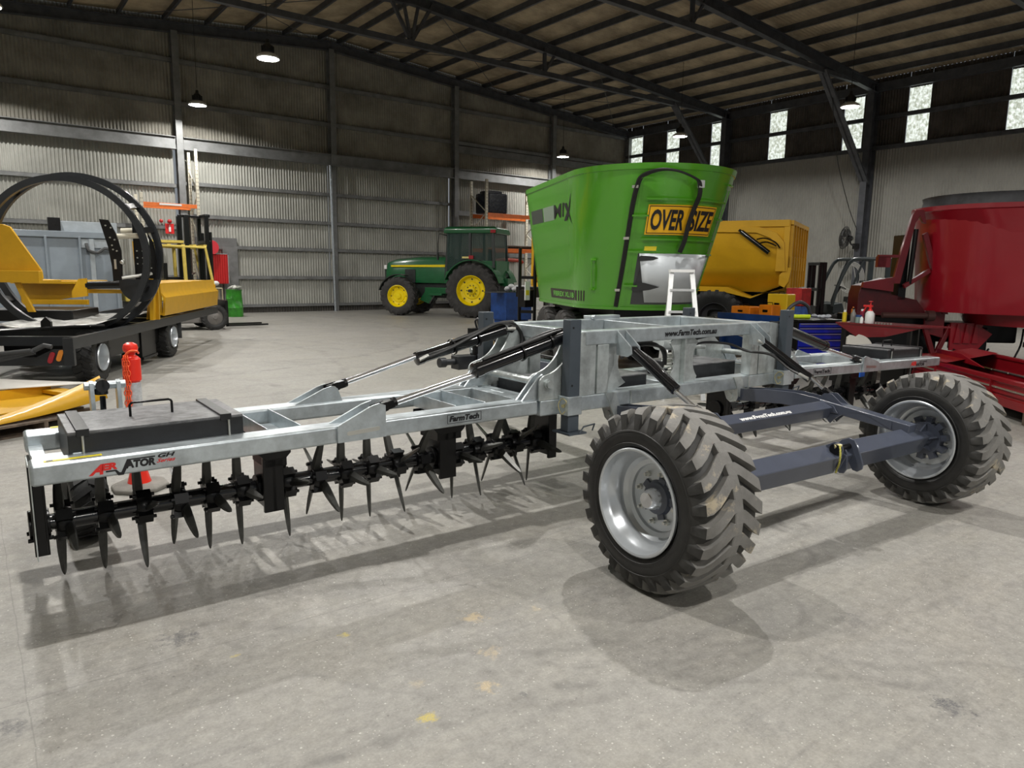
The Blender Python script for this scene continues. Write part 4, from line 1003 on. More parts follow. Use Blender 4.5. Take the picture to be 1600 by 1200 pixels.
mb = MB(); mb.box(-1.6, -0.2, 1.6, 4.6, 0.30, 0.60); mb.box(-0.5, -0.2, 4.6, 5.0, 0.4, 0.6); mb.cyl((-1.7, 1.14, 0.33), (-0.3, 1.14, 0.33), 0.06, 12); mb.cyl((-1.7, 4.2, 0.34), (-0.3, 4.2, 0.34), 0.06, 12); T(mb, 'underframe', BLACK, bevel=0.01)
mb = MB(); mb.box(-0.36, -0.02, 3.75, 4.60, 0.64, 0.66); mb.box(-0.36, -0.02, 4.58, 4.60, 0.30, 0.66); T(mb, 'mudguard', GREYST)
# hoops
def hoop(y, r, w_=0.07, hgt=0.09, cx=-0.78, cz=1.76):
    mb = MB(); c = V((cx, y, cz)); prof = [(-w_/2, r-hgt), (-w_/2, r), (-w_/2+0.02, r), (-w_/2+0.02, r-0.02), (w_/2-0.02, r-0.02), (w_/2-0.02, r), (w_/2, r), (w_/2, r-hgt)]
    mb.lathe(prof, c, (0, 1, 0), 96, cap=False, close=True, a0=(1, 0, 0)); return mb
hA = T(hoop(1.85, 1.14), 'ring_hoop', DGREY); hB = T(hoop(2.25, 1.20, cz=1.78), 'ring_hoop', DGREY)
mb = MB()
for a in (20, 40, 130, 215, 255, 300, 335, 160):
    ca, sa = math.cos(R(a)), math.sin(R(a)); mb.bar((-0.78+1.10*ca, 1.82, 1.76+1.10*sa), (-0.78+1.16*ca, 2.28, 1.78+1.16*sa), 0.09, 0.04, up=(ca, 0, sa))
T(mb, 'hoop_spacer', BLACK, hA, bevel=0.004, split=1)
mb = MB()   # curved roller carrier panels on the right of the hoop
ca_ = [(-0.285, 2.29), (-0.165, 2.28), (-0.07, 2.08), (-0.02, 1.85), (-0.02, 1.60), (-0.03, 1.42), (-0.15, 1.40), (-0.155, 1.62), (-0.19, 1.90)]
mb.prism(ca_, (0, 1.80, 0), (1, 0, 0), (0, 0, 1), (0, 0.03, 0)); P1 = T(mb, 'roller_carrier', BLACK)
mb = MB(); mb.prism([(0.05, 2.26), (0.18, 2.26), (0.33, 1.98), (0.37, 1.70), (0.34, 1.45), (0.05, 1.42)], (0, 2.12, 0), (1, 0, 0), (0, 0, 1), (0, 0.03, 0)); T(mb, 'roller_carrier', BLACK)
mb = MB()
for x, z in ((0.10, 1.85), (0.18, 1.85), (0.10, 1.75), (0.18, 1.75), (0.10, 1.66), (0.18, 1.66), (0.27, 1.77), (0.29, 1.60)): mb.cyl((x, 2.10, z), (x, 2.12, z), 0.011, 8)
for x, z in ((-0.20, 2.2), (-0.13, 2.17), (-0.15, 2.03), (-0.09, 2.0), (-0.13, 1.92), (-0.12, 1.86), (-0.07, 1.84)): mb.cyl((x, 1.785, z), (x, 1.80, z), 0.012, 8)
T(mb, 'bolt', STEEL, P1, split=1)
mb = MB(); mb.box(-0.115, -0.085, 1.78, 1.80, 1.58, 1.72); mb.sphere((-0.02, 1.83, 1.68), 0.04, 10); T(mb, 'valve', STEEL, P1)
CRM = mat('cream_roller', (0.66, 0.62, 0.50), 0.35, coat=0.2)
for z, y in ((2.065, 1.95), (2.155, 2.2)):
    mb = MB(); mb.cyl((-0.13, y, z-0.01), (0.30, y, z+0.01), 0.04, 20); T(mb, 'roller', CRM, P1)
mb = MB(); mb.tube([(0.29, 1.95, 2.06), (0.31, 1.95, 2.02), (0.31, 1.95, 1.93)], 0.018, 8); mb.tube([(-0.03, 1.8, 1.45), (0.27, 1.9, 1.50), (0.34, 1.95, 1.52)], 0.025, 8); T(mb, 'roller_arm', STEEL, P1)
mb = MB(); mb.prism(arc(0.12, 1.36, 0.27, 185, 355, 14)+[(0.40, 1.43), (-0.15, 1.43)], (0, 2.02, 0), (1, 0, 0), (0, 0, 1), (0, 0.03, 0)); T(mb, 'guard_plate', DGREY)
mb = MB(); mb.cyl((-0.75, 2.4, 1.32), (-0.15, 2.4, 1.34), 0.06, 18); T(mb, 'motor_tube', BLACK)
mb = MB(); mb.box(-0.85, -0.1, 2.48, 2.52, 1.20, 1.26); mb.prism([(-0.95, 1.13), (-0.95, 1.22), (-0.84, 1.42), (-0.73, 1.43), (-0.73, 1.16)], (0, 2.35, 0), (1, 0, 0), (0, 0, 1), (0, 0.04, 0)); T(mb, 'yellow_bracket', YEL)
# right-hand bin box
mb = MB()
prof = [(-0.55, 1.34), (-0.50, 1.40), (-0.06, 1.40), (0.0, 1.22), (0.05, 1.14), (0.03, 0.78), (-0.5, 0.78)]
mb.prism([(0.04, 0.79), (0.07, 1.10), (0.0, 1.19), (-0.02, 1.34), (-0.05, 1.34), (-0.03, 1.18), (0.03, 1.09), (0.0, 0.79)], (0, 3.45, 0), (1, 0, 0), (0, 0, 1), (0, 3.75, 0))
mb.box(-0.16, 0.0, 3.45, 3.49, 0.80, 1.33); mb.box(-0.9, 0.02, 7.16, 7.20, 0.80, 1.24); mb.box(-0.9, -0.02, 3.4, 7.2, 1.30, 1.33)
T(mb, 'side_box', YEL, bevel=0.004)
mb = MB()
mb.prism([(0.0, 1.40), (-0.30, 1.40), (-0.32, 2.02), (-0.25, 2.06), (-0.18, 1.98)], (0, 3.2, 0), (1, 0, 0), (0, 0, 1), (0, 0.05, 0)); mb.bar((0.02, 2.9, 0.76), (0.05, 2.9, 1.35), 0.14, 0.06); mb.prism([(-0.10, 0.76), (-0.02, 1.4), (0.12, 1.4), (0.10, 0.76)], (0, 2.95, 0), (1, 0, 0), (0, 0, 1), (0, 0.05, 0)); T(mb, 'yellow_upright', YEL, bevel=0.004)
mb = MB(); mb.box(-0.02, 0.16, 2.95, 3.1, 1.42, 1.90); T(mb, 'control_box', BLACK, bevel=0.02)
# left yellow tower
mb = MB(); mb.prism([(-1.35, 1.42), (-1.35, 2.13), (-0.98, 2.13), (-0.90, 2.10), (-0.58, 1.56), (-0.57, 1.45)], (0, 0.60, 0), (1, 0, 0), (0, 0, 1), (0, 0.04, 0)); mb.box(-1.4, -0.575, 0.52, 0.62, 1.40, 1.55)
mb.prism([(-0.92, 1.42), (-0.86, 1.42), (-0.70, 1.02), (-0.78, 1.02)], (0, 0.6, 0), (1, 0, 0), (0, 0, 1), (0, 0.05, 0)); mb.box(-1.4, -0.60, 0.6, 1.2, 1.40, 1.43)
T(mb, 'tower', YEL, bevel=0.004)
mb = MB(); mb.box(-2.2, -1.25, 3.2, 4.6, 1.32, 1.36); mb.prism([(-2.2, 0.95), (-2.2, 1.40), (-1.30, 1.37), (-1.20, 1.29), (-1.32, 1.10)], (0, 3.5, 0), (1, 0, 0), (0, 0, 1), (0, 0.05, 0)); mb.box(-2.1, -1.1, 3.3, 3.36, 0.98, 1.06); T(mb, 'rear_table', YEL, bevel=0.004)
mb = MB(); mb.box(-2.2, -0.9, 2.2, 3.2, 0.78, 0.95); T(mb, 'machinery', BLACK, bevel=0.02)
mb = MB()   # crumpled sheet of film lying on the table
random.seed(5); nx, ny = 14, 14; vs = []
for j in range(ny):
    for i in range(nx):
        vs.append((-1.5+1.3*i/(nx-1)+0.15*j/(ny-1), 1.0+2.4*j/(ny-1), 0.77+0.018*math.sin(i*1.3)*math.cos(j*0.9)+random.uniform(-.006, .006)+0.05*(j/(ny-1))+0.10*abs(i/(nx-1)-.45)))
mb.add(vs, [(j*nx+i, j*nx+i+1, (j+1)*nx+i+1, (j+1)*nx+i) for j in range(ny-1) for i in range(nx-1)])
f = T(mb, 'table_belt', mat('dusty_belt', (0.50, 0.50, 0.48), 0.35, 0.2, var=0.5, vscale=5), ang=20); sm = f.modifiers.new('thick', 'SOLIDIFY'); sm.thickness = 0.004
mb = MB(); mb.prism([(-0.62, 0.78), (-0.62, 0.90), (-0.56, 0.96), (-0.50, 0.90), (-0.50, 0.78)], (0, 0.55, 0), (1, 0, 0), (0, 0, 1), (0, 0.05, 0)); mb.tube([(-1.1, 0.2, 0.80), (-0.55, 0.5, 0.82), (-0.1, 1.2, 0.80)], 0.02, 6); T(mb, 'stop_block', BLACK)

# grey-blue container bin behind the wrapper
gb_ = thing('skip_bin', 'large blue-grey steel bin standing behind the bale wrapper ring', 'skip bin', (2.1, 20.0, 0))
BG = mat('bin_blue_grey', (0.235, 0.275, 0.315), 0.42, 0.1, var=0.12, vscale=1.2)
mb = MB(); mb.box(0.5, 2.95, 19.0, 21.2, 0.1, 2.28); mb.box(0.4, 3.0, 18.94, 19.02, 2.22, 2.36)
for x in (0.98, 1.5, 2.15, 2.85): mb.box(x, x+0.05, 18.93, 19.0, 0.1, 2.25)
mb.build('bin_body', BG, gb_, bevel=0.01)
mb = MB(); mb.box(1.70, 3.0, 19.3, 19.9, 2.28, 2.60); mb.box(2.2, 2.9, 18.96, 19.0, 2.0, 2.2); mb.box(2.35, 2.45, 18.88, 19.0, 0.6, 2.2); mb.build('top_beam', mat('bin_light', (0.36, 0.40, 0.43), 0.4, 0.1, var=0.1), gb_, bevel=0.01)
mb = MB(); mb.box(1.62, 1.86, 19.2, 19.3, 2.36, 2.66); mb.cyl((1.78, 19.19, 2.52), (1.78, 19.2, 2.52), 0.03, 10); mb.build('latch_box', BLACK, gb_)
mb = MB(); mb.tube([(2.3, 18.9, 2.1), (2.33, 18.85, 1.95), (2.5, 18.86, 1.9), (2.65, 18.86, 2.0), (2.8, 18.88, 1.95)], 0.035, 7, smooth=3); mb.build('tarp_rope', GREYST, gb_)

# yellow sheet-metal parts lying on a timber pallet
pa = thing('timber_pallet', 'weathered timber pallet on the floor at the left edge under yellow sheet parts', 'pallet', (0.35, 8.8, 0))
def pallet(root_, cx, cy, rz, L=1.165, Wd=1.165, m=TIMBER):
    Fp = Matrix.Translation((cx, cy, 0)) @ Matrix.Rotation(rz, 4, 'Z')
    for k in range(7):
        mb = MB(); y = -Wd/2+0.05+k*(Wd-0.1)/6; mb.box(-L/2, L/2, y-0.048, y+0.048, 0.115, 0.138); mb.build('deck_board', m, root_, F=Fp, bevel=0.003)
    for k in range(3):
        mb = MB(); x = -L/2+0.03+k*(L-0.06)/2; mb.box(x-0.02, x+0.02, -Wd/2, Wd/2, 0.02, 0.115); mb.build('bearer', m, root_, F=Fp, bevel=0.003)
    for k in range(2):
        mb = MB(); y = (-1, 1)[k]*Wd*0.4; mb.box(-L/2, L/2, y-0.05, y+0.05, 0.0, 0.02); mb.build('base_board', m, root_, F=Fp)
pallet(pa, 0.30, 8.72, 0.42)
yp = thing('yellow_guard_panel', 'curved yellow sheet-metal guard lying on the timber pallet', 'machine panel', (0.35, 8.7, 0.14))
Fy = Matrix.Translation((0.30, 8.75, 0.150)) @ Matrix.Rotation(0.42, 4, 'Z')
mb = MB(); nn = 10
up = [V((-0.75+1.40*k/nn, -0.50+0.06*k/nn, 0.03+0.30*(k/nn)**1.6)) for k in range(nn+1)]; lo = [V((-0.75+1.40*k/nn, -0.56, 0.0+0.10*(k/nn)**2)) for k in range(nn+1)]
mb.add(up+lo, [(k, k+1, nn+2+k, nn+1+k) for k in range(nn)])
o = mb.build('front_flange', YEL, yp, F=Fy); s_m = o.modifiers.new('t', 'SOLIDIFY'); s_m.thickness = 0.008
mb = MB(); mb.box(-0.9, 0.55, -0.45, 0.35, 0.07, 0.085); mb.box(-0.9, 0.55, 0.30, 0.34, 0.07, 0.18); mb.box(0.45, 0.62, -0.4, 0.35, 0.10, 0.14); mb.build('panel', YEL, yp, F=Fy, bevel=0.003)
mb = MB(); mb.add([V((-0.2, 0.36, 0.20)), V((0.95, 0.1, 0.16)), V((0.80, 0.45, 0.16)), V((0.1, 0.72, 0.26))], [(0, 1, 2, 3)]); o = mb.build('foam_sheet', mat('foam_wrap', (0.62, 0.60, 0.56), 0.7), None, F=Fy); o.modifiers.new('t', 'SOLIDIFY').thickness = 0.01
tag(o, 'white foam wrap sticking out from under the yellow guard on the pallet', 'packing foam')
mb = MB(); random.seed(9)
for k in range(26): mb.obox((0.55+random.uniform(-.18, .14), 6.55+random.uniform(-.1, .1), 0.03+random.uniform(0, .03)), (0.03, random.uniform(-.02, .02), 0.005), (0, 0.022, 0.01), (0, 0, 0.008))
tag(mb.build('wood_shavings', mat('shavings', (0.60, 0.48, 0.22), 0.7, var=0.4, vscale=30), None), 'small heap of yellow chips on the floor beyond the wing end', 'wood chips', kind='stuff')

# orange bollard with chain
bo = thing('bollard', 'orange-red temporary bollard with white band and plastic chain, behind the left wing', 'bollard', (0.93, 5.79, 0))
ORB = mat('bollard_red', (0.85, 0.028, 0.012), 0.38, coat=0.15)
bx_, by_ = 0.93, 5.79
mb = MB(); mb.lathe([(0.03, 0.085), (0.12, 0.062), (0.55, 0.052), (0.80, 0.05), (0.815, 0.062), (0.97, 0.062), (0.985, 0.05), (1.0, 0.03), (1.01, 0.03), (1.03, 0.048), (1.05, 0.052), (1.075, 0.045), (1.09, 0.02)], (bx_, by_, 0), (0, 0, 1), 28); mb.build('post', ORB, bo)
mb = MB(); mb.lathe([(0.55, 0.056), (0.56, 0.058), (0.79, 0.056), (0.80, 0.054)], (bx_, by_, 0), (0, 0, 1), 28); mb.build('reflective_band', mat('reflective_white', (0.62, 0.64, 0.66), 0.25, 0.3, var=0.15, vscale=40), bo)
mb = MB(); mb.lathe([(0, 0.20), (0.03, 0.20), (0.045, 0.17), (0.045, 0.08)], (bx_, by_-0.02, 0), (0, 0, 1), 8, a0=(math.cos(.4), math.sin(.4), 0)); mb.build('rubber_base', mat('dusty_rubber', (0.20, 0.19, 0.17), 0.8, var=0.2, bump=0.3), bo, bevel=0.01)
ORC = mat('chain_orange', (0.95, 0.13, 0.04), 0.4)
mb = MB()
for c in range(3):
    cx, cy = bx_-0.055+0.012*c, by_-0.045-0.008*c
    for k in range(17-2*c):
        z = 0.98-k*0.036; a = V((1, 0, 0)) if k % 2 else V((0.2, 1, 0)).normalized()
        mb.tube([V((cx, cy, z))+a*0.011*math.cos(q*pi/4)+V((0, 0, 0.022*math.sin(q*pi/4))) for q in range(8)], 0.0038, 5, closed=True)
mb.tube([(bx_-0.05, by_-0.04, 0.99), (bx_-0.02, by_-0.06, 1.03), (bx_+0.03, by_-0.05, 1.03), (bx_+0.05, by_, 1.01)], 0.008, 6, smooth=4)
mb.build('chain', ORC, bo)

# pallet racking uprights and beam by the left column
rk = thing('pallet_rack', 'cream rack upright with one orange beam beside the left wall column', 'pallet rack', (6.2, 25.4, 0))
def rack_upright(root_, x, y0, y1, h, m=CREAM, w_=0.09):
    for y in (y0, y1):
        mb = MB(); mb.box(x-w_/2, x+w_/2, y-0.035, y+0.035, 0, h); u_ = mb.build('upright', m, root_, bevel=0.004)
        mb = MB(); z = 0.3
        while z < h-0.1: mb.box(x-0.03, x-0.015, y-0.0365, y-0.034, z, z+0.03); mb.box(x+0.015, x+0.03, y-0.0365, y-0.034, z, z+0.03); z += 0.12
        mb.build('slots', INK, u_)
    mb = MB(); z = 0.2; f = 0
    while z < h-0.9:
        mb.bar((x, y0 if f else y1, z), (x, y1 if f else y0, z+0.75), 0.03, 0.03); z += 0.75; f = 1-f
    mb.build('brace', m, root_)
rack_upright(rk, 6.25, 24.95, 25.85, 5.3)
rack_upright(rk, 4.60, 24.95, 25.85, 3.85)
mb = MB(); mb.box(4.62, 6.22, 24.93, 25.0, 3.45, 3.57); mb.box(4.62, 6.22, 25.80, 25.86, 3.45, 3.57); b_ = mb.build('rack_beam', ORANGE, rk, bevel=0.004)
mb = MB(); mb.box(5.1, 5.75, 24.925, 24.93, 3.50, 3.555); mb.build('load_label', WHITE, b_)
# fire extinguisher sign
fs_ = thing('extinguisher_sign', 'red fire extinguisher sign with a white symbol on the left column', 'sign', (5.53, 25.75, 2.8))
mb = MB(); mb.box(5.40, 5.66, 25.74, 25.76, 2.66, 2.98); mb.build('plate', mat('sign_red', (0.70, 0.02, 0.02), 0.4), fs_)
mb = MB(); mb.lathe([(2.72, 0.035), (2.86, 0.035), (2.89, 0.02), (2.90, 0.012), (2.93, 0.012)], (5.53, 25.735, 0), (0, 0, 1), 12); mb.build('symbol', WHITE, fs_)
mb = MB(); mb.sphere((5.28, 25.7, 3.05), 0.06, 8); mb.sphere((5.53, 25.7, 3.05), 0.07, 8)
tag(mb.build('alarm_bell', mat('bell_red', (0.45, 0.02, 0.02), 0.4)), 'small red alarm bells on the wall above the extinguisher sign', 'bell')
# red corrugated cabinet + hose reel
cb = thing('hose_reel_cabinet', 'red ribbed metal cabinet fixed to the wall right of the forklift mast', 'cabinet', (7.0, 25.7, 1.05))
mb = MB(); corr(mb, (6.76, 25.55, 0), (1, 0, 0), 0.50, 1.06, 2.02, (0, -1, 0), pitch=0.075, amp=0.012); mb.build('front', mat('cabinet_red', (0.50, 0.015, 0.015), 0.4), cb, fixn=False, ang=80)
mb = MB(); mb.box(6.75, 7.28, 25.57, 26.14, 1.04, 2.04); mb.build('body', mat('cabinet_red', (0.5, 0.015, 0.015), 0.4), cb)
mb = MB(); mb.box(7.26, 7.285, 25.54, 25.56, 1.05, 2.08); mb.box(6.75, 7.285, 25.54, 25.56, 2.03, 2.055); mb.build('edge_trim', GALV, cb)
mb = MB(); mb.lathe([(0, 0.22), (0.02, 0.23), (0.10, 0.23), (0.12, 0.22)], (6.72, 25.5, 2.25), (0.3, -1, 0), 24); tag(mb.build('hose_reel', mat('reel_pink', (0.75, 0.05, 0.07), 0.4)), 'round red hose reel above the red cabinet', 'hose reel')
# crushed green drum and the rubbish beside it
dr = thing('steel_drum', 'dented bright green steel drum full of rubbish near the red cabinet', 'drum', (7.06, 24.3, 0))
mb = MB(); prof = [(0, 0.255), (0.02, 0.26), (0.28, 0.26), (0.295, 0.27), (0.31, 0.26), (0.58, 0.26), (0.595, 0.27), (0.61, 0.26), (0.84, 0.25), (0.88, 0.265), (0.86, 0.24), (0.5, 0.24)]
mb.lathe(prof, (7.06, 24.3, 0), (0, 0, 1), 36, cap=False)
for q in mb.v:
    d_ = (q-V((7.2, 24.05, 0.70))).length
    if d_ < 0.32: q += V((-0.10, 0.16, 0))*(1-d_/0.32)
mb.build('shell', mat('drum_green', (0.035, 0.25, 0.02), 0.35, var=0.3, vscale=5), dr)
mb = MB(); random.seed(2)
for k in range(7): mb.obox((7.06+random.uniform(-.17, .17), 24.3+random.uniform(-.17, .17), 0.93+random.uniform(0, .05)), (0.08, 0.02, 0.02), (0, 0.07, random.uniform(-.03, .03)), (0, 0, 0.02))
tag(mb.build('scrap_paper', mat('scrap_white', (0.6, 0.6, 0.56), 0.7, var=0.3)), 'white scrap piled in the top of the green drum', 'rubbish', kind='stuff')
tr = thing('wire_trolley', 'small cream wire trolley with white rags between forklift and green drum', 'trolley', (5.75, 22.0, 0))
mb = MB()
for x, y in ((5.60, 21.8), (6.00, 21.8), (5.60, 22.2), (6.00, 22.2)): mb.tube([(x, y, 0.12), (x, y, 1.0)], 0.014, 6)
for z in (0.3, 0.6, 1.0): mb.tube([(5.60, 21.8, z), (6.00, 21.8, z), (6.00, 22.2, z), (5.60, 22.2, z)], 0.012, 6, closed=True)
mb.build('wire_frame', mat('trolley_cream', (0.55, 0.48, 0.30), 0.5), tr)
mb = MB()
for x, y in ((5.60, 21.8), (6.00, 21.8), (5.60, 22.2), (6.00, 22.2)): mb.cyl((x-0.015, y, 0.06), (x+0.015, y, 0.06), 0.06, 12)
mb.build('castor', RUB, tr)
mb = MB(); mb.box(5.63, 5.97, 21.83, 22.17, 0.3, 0.62); tag(mb.build('red_carton', mat('carton_red', (0.30, 0.02, 0.02), 0.6)), 'dark red carton on the lower shelf of the wire trolley', 'box')
mb = MB(); random.seed(4)
for k in range(6): mb.sphere((5.80+random.uniform(-.12, .12), 22.0+random.uniform(-.12, .12), 1.09+random.uniform(0, .06)), 0.10, 6, 0.7)
tag(mb.build('rag_pile', mat('rag_white', (0.7, 0.7, 0.68), 0.8)), 'white rags heaped on top of the wire trolley', 'rags', kind='stuff')

# yellow forklift behind the wrapper
fk = thing('forklift', 'yellow forklift with black mast behind the bale wrapper, facing right', 'forklift', (4.6, 20.0, 0))
FY = mat('forklift_yellow', (0.62, 0.48, 0.10), 0.45, var=0.12)
mb = MB(); mb.box(3.2, 5.0, 19.5, 20.6, 0.18, 0.55); mb.box(3.2, 4.6, 19.5, 20.6, 0.55, 0.75); fb = mb.build('chassis', mat('forklift_grey', (0.16, 0.15, 0.14), 0.5, var=0.2), fk, bevel=0.03)
mb = MB(); mb.box(3.1, 4.3, 19.5, 20.6, 0.75, 1.25); mb.build('engine_cover', FY, fk, bevel=0.04)
mb = MB()
for y in (19.5, 20.55):
    mb.tube([(3.75, y, 1.2), (3.85, y, 2.12), (5.0, y, 2.10), (5.18, y, 1.0)], 0.04, 8); mb.tube([(4.50, y, 1.15), (4.48, y, 2.12)], 0.045, 8)
for x in (3.85, 4.15, 4.48, 4.75, 5.0): mb.box(x-0.04, x+0.04, 19.5, 20.55, 2.12, 2.17)
mb.box(3.6, 4.5, 19.5, 20.55, 2.20, 2.26)
mb.build('overhead_guard', FY, fk)
mb = MB()
for y in (19.65, 20.4):
    mb.box(5.05, 5.14, y-0.06, y+0.06, 0.05, 2.92); mb.box(5.15, 5.21, y-0.04, y+0.04, 0.05, 2.5)
    mb.box(4.62, 4.74, y-0.06+0.3, y+0.06+0.3, 0.9, 2.92)
for z in (0.9, 2.2, 2.86): mb.box(5.04, 5.18, 19.6, 20.45, z, z+0.08)
mb.box(4.5, 5.2, 20.0, 20.06, 2.86, 2.92)
mb.build('mast', BLACK, fk, bevel=0.008)
mb = MB(); mb.box(5.45, 5.52, 19.6, 20.5, 0.25, 0.75); 
for y in (19.75, 20.3): mb.box(5.5, 6.6, y-0.05, y+0.05, 0.06, 0.10); mb.box(5.5, 5.55, y-0.05, y+0.05, 0.06, 0.7)
mb.build('fork', BLACK, fk)
for x, y in ((5.12, 19.42), (5.12, 20.6), (3.6, 19.42)):
    ty = small_tyre('forklift_tyre', (x, y, 0.33), (0, -1, 0), 0.33, 0.2, 0.2, RIM, fk, 20)
    mb = MB(); mb.lathe([(0.05, 0.2), (0.06, 0.15), (0.08, 0.06), (0.10, 0.05)], (x, y, 0.33), (0, -1, 0), 24); mb.build('hub', mat('forklift_grey', (0.16, 0.15, 0.14), 0.5), ty)
mb = MB(); mb.box(4.1, 4.5, 19.8, 20.3, 1.25, 1.35); mb.box(4.05, 4.15, 19.8, 20.3, 1.3, 1.7); mb.tube([(4.85, 20.05, 1.0), (4.72, 20.05, 1.38)], 0.02, 6); mb.lathe([(0, 0.17), (0.02, 0.17)], (4.72, 20.05, 1.38), (-0.5, 0, 1), 20); mb.build('seat', BLACK, fk, bevel=0.02)

# ============================================================ MIDDLE: TRACTOR, RACKING, GREEN MIXER
FX = frame((14.64, 21.03, 0), V((.81, .59, 0)).normalized(), V((-.59, .81, 0)).normalized(), (0, 0, 1))   # x right, y forward
tr_ = thing('tractor', 'dark green tractor with a closed cab and yellow wheels, parked by the sliding doors', 'tractor', (14.64, 21.03, 0))
TG = mat('tractor_green', (0.010, 0.105, 0.035), 0.25, coat=0.4, var=0.1)
TY = mat('wheel_yellow', (0.86, 0.66, 0.0), 0.4, var=0.06)
TD = mat('tractor_dark', (0.020, 0.026, 0.024), 0.45, var=0.3)
GLS = mat('tractor_glass', (0.05, 0.10, 0.09), 0.05, trans=0.3, alpha=0.42)
def X(mb, name, m, parent=None, **k): return mb.build(name, m, parent or tr_, F=FX, **k)
TRT = mat('tractor_tyre', (0.034, 0.032, 0.031), 0.75, var=0.35, vscale=6, bump=0.2)
def ag_tyre(x, y, r, w_, rr, lugs, out):
    s = 1 if x > 0 else -1
    ty = small_tyre('tractor_tyre', (x, y, r), (s, 0, 0), r, w_, rr, RIM, tr_, lugs, FX, TRT)
    mb = MB(); h = w_/2
    mb.lathe([(h*0.86, rr+0.02), (h*0.92, rr), (h*0.7, rr-0.03), (h*0.35, rr-0.07), (h*0.28, rr*0.62), (h*0.42, rr*0.55), (h*0.42, rr*0.30), (h*0.62, rr*0.24), (h*0.66, 0.0)], (x, y, r), (s, 0, 0), 40, cap=False); mb.lathe([(-h*0.86, rr), (-h*0.3, rr-0.06), (h*0.3, rr-0.07)], (x, y, r), (s, 0, 0), 40, cap=False); rm = X(mb, 'wheel_rim', TY, ty)
    mb = MB()
    n = 8
    for k in range(n):
        a = 2*pi*k/n; q = V((x+s*(h*0.31), y+math.cos(a)*rr*0.78, r+math.sin(a)*rr*0.78)); mb.cyl(q, q+V((s*0.02, 0, 0)), 0.03 if out else 0.02, 8)
    if out:
        mb.cyl((x+s*h*0.6, y, r), (x+s*(h*0.6+0.22), y, r), 0.05, 12)
        for k in range(10): a = 2*pi*k/10; q = V((x+s*h*0.42, y+math.cos(a)*rr*0.36, r+math.sin(a)*rr*0.36)); mb.cyl(q, q+V((s*0.03, 0, 0)), 0.018, 6)
    X(mb, 'wheel_bolt', TD, rm, split=1)
for x, y, r_, w_, rr, lg, o_ in ((-0.86, 0, 0.93, 0.52, 0.50, 22, 1), (0.86, 0, 0.93, 0.52, 0.50, 22, 1), (-0.86, 2.76, 0.68, 0.42, 0.37, 20, 0), (0.86, 2.76, 0.68, 0.42, 0.37, 20, 0)): ag_tyre(x, y, r_, w_, rr, lg, o_)
def hoodring(y, w_, zb, zt): return [V((-w_, y, zb)), V((-w_, y, zt-0.18)), V((-w_*0.8, y, zt-0.05)), V((-w_*0.4, y, zt)), V((w_*0.4, y, zt)), V((w_*0.8, y, zt-0.05)), V((w_, y, zt-0.18)), V((w_, y, zb))]
mb = MB(); mb.loft([hoodring(1.15, 0.42, 1.15, 2.10), hoodring(2.2, 0.40, 1.15, 2.08), hoodring(3.2, 0.37, 1.15, 1.98), hoodring(3.50, 0.33, 1.20, 1.88), hoodring(3.58, 0.28, 1.25, 1.75)]); hd = X(mb, 'hood', TG)
mb = MB(); mb.prism([(1.18, 1.80), (3.30, 1.76), (3.30, 1.70), (1.18, 1.715)], (-0.425, 0, 0), (0, 1, 0), (0, 0, 1), (0.01, 0, 0)); X(mb, 'hood_stripe', TY, hd)
mb = MB(); mb.box(-0.42, -0.30, 2.35, 2.75, 1.15, 1.62); mb.box(-0.30, 0.30, 3.50, 3.60, 1.2, 1.7); X(mb, 'grille', TD, hd)
mb = MB(); mb.box(-0.36, -0.25, 3.50, 3.60, 1.62, 1.76); X(mb, 'headlamp', WHITE, hd)
mb = MB(); mb.box(-0.28, 0.28, 0.2, 3.3, 0.62, 1.15); mb.box(-0.6, 0.6, 2.6, 2.9, 0.55, 0.8); mb.box(-0.6, 0.6, -0.25, 0.25, 0.75, 1.1); mb.box(-0.4, 0.4, -0.8, -0.2, 0.6, 1.2); X(mb, 'gearbox', TD, bevel=0.03)
mb = MB(); mb.prism([(1.0, 1.0), (1.9, 1.0), (1.9, 0.85), (2.1, 0.55), (1.75, 0.42), (1.55, 0.75), (1.0, 0.8)], (-0.62, 0, 0), (0, 1, 0), (0, 0, 1), (0.15, 0, 0)); mb.box(-0.75, -0.45, 1.2, 1.7, 0.72, 0.80); X(mb, 'step', TG, bevel=0.02)
def fender(x0, x1, yc, zc, r, a0, a1, m=TG, t=0.03):
    mb = MB(); P = []; Q = []; n = 14
    for k in range(n+1):
        a = R(a0+(a1-a0)*k/n); P.append([V((x, yc+math.cos(a)*rr, zc+math.sin(a)*rr)) for x, rr in ((x0, r), (x1, r), (x1, r+t), (x0, r+t))])
    mb.loft(P); return mb
mb = fender(-1.05, -0.45, 0.0, 0.93, 1.02, 20, 165); mb2 = fender(0.45, 1.05, 0.0, 0.93, 1.02, 20, 165); mb.add(mb2.v, mb2.f); X(mb, 'rear_fender', TG)
mb = fender(-1.02, -0.68, 2.76, 0.68, 0.74, 15, 110, m=TD); mb2 = fender(0.68, 1.02, 2.76, 0.68, 0.74, 15, 110); mb.add(mb2.v, mb2.f); X(mb, 'front_fender', TD)
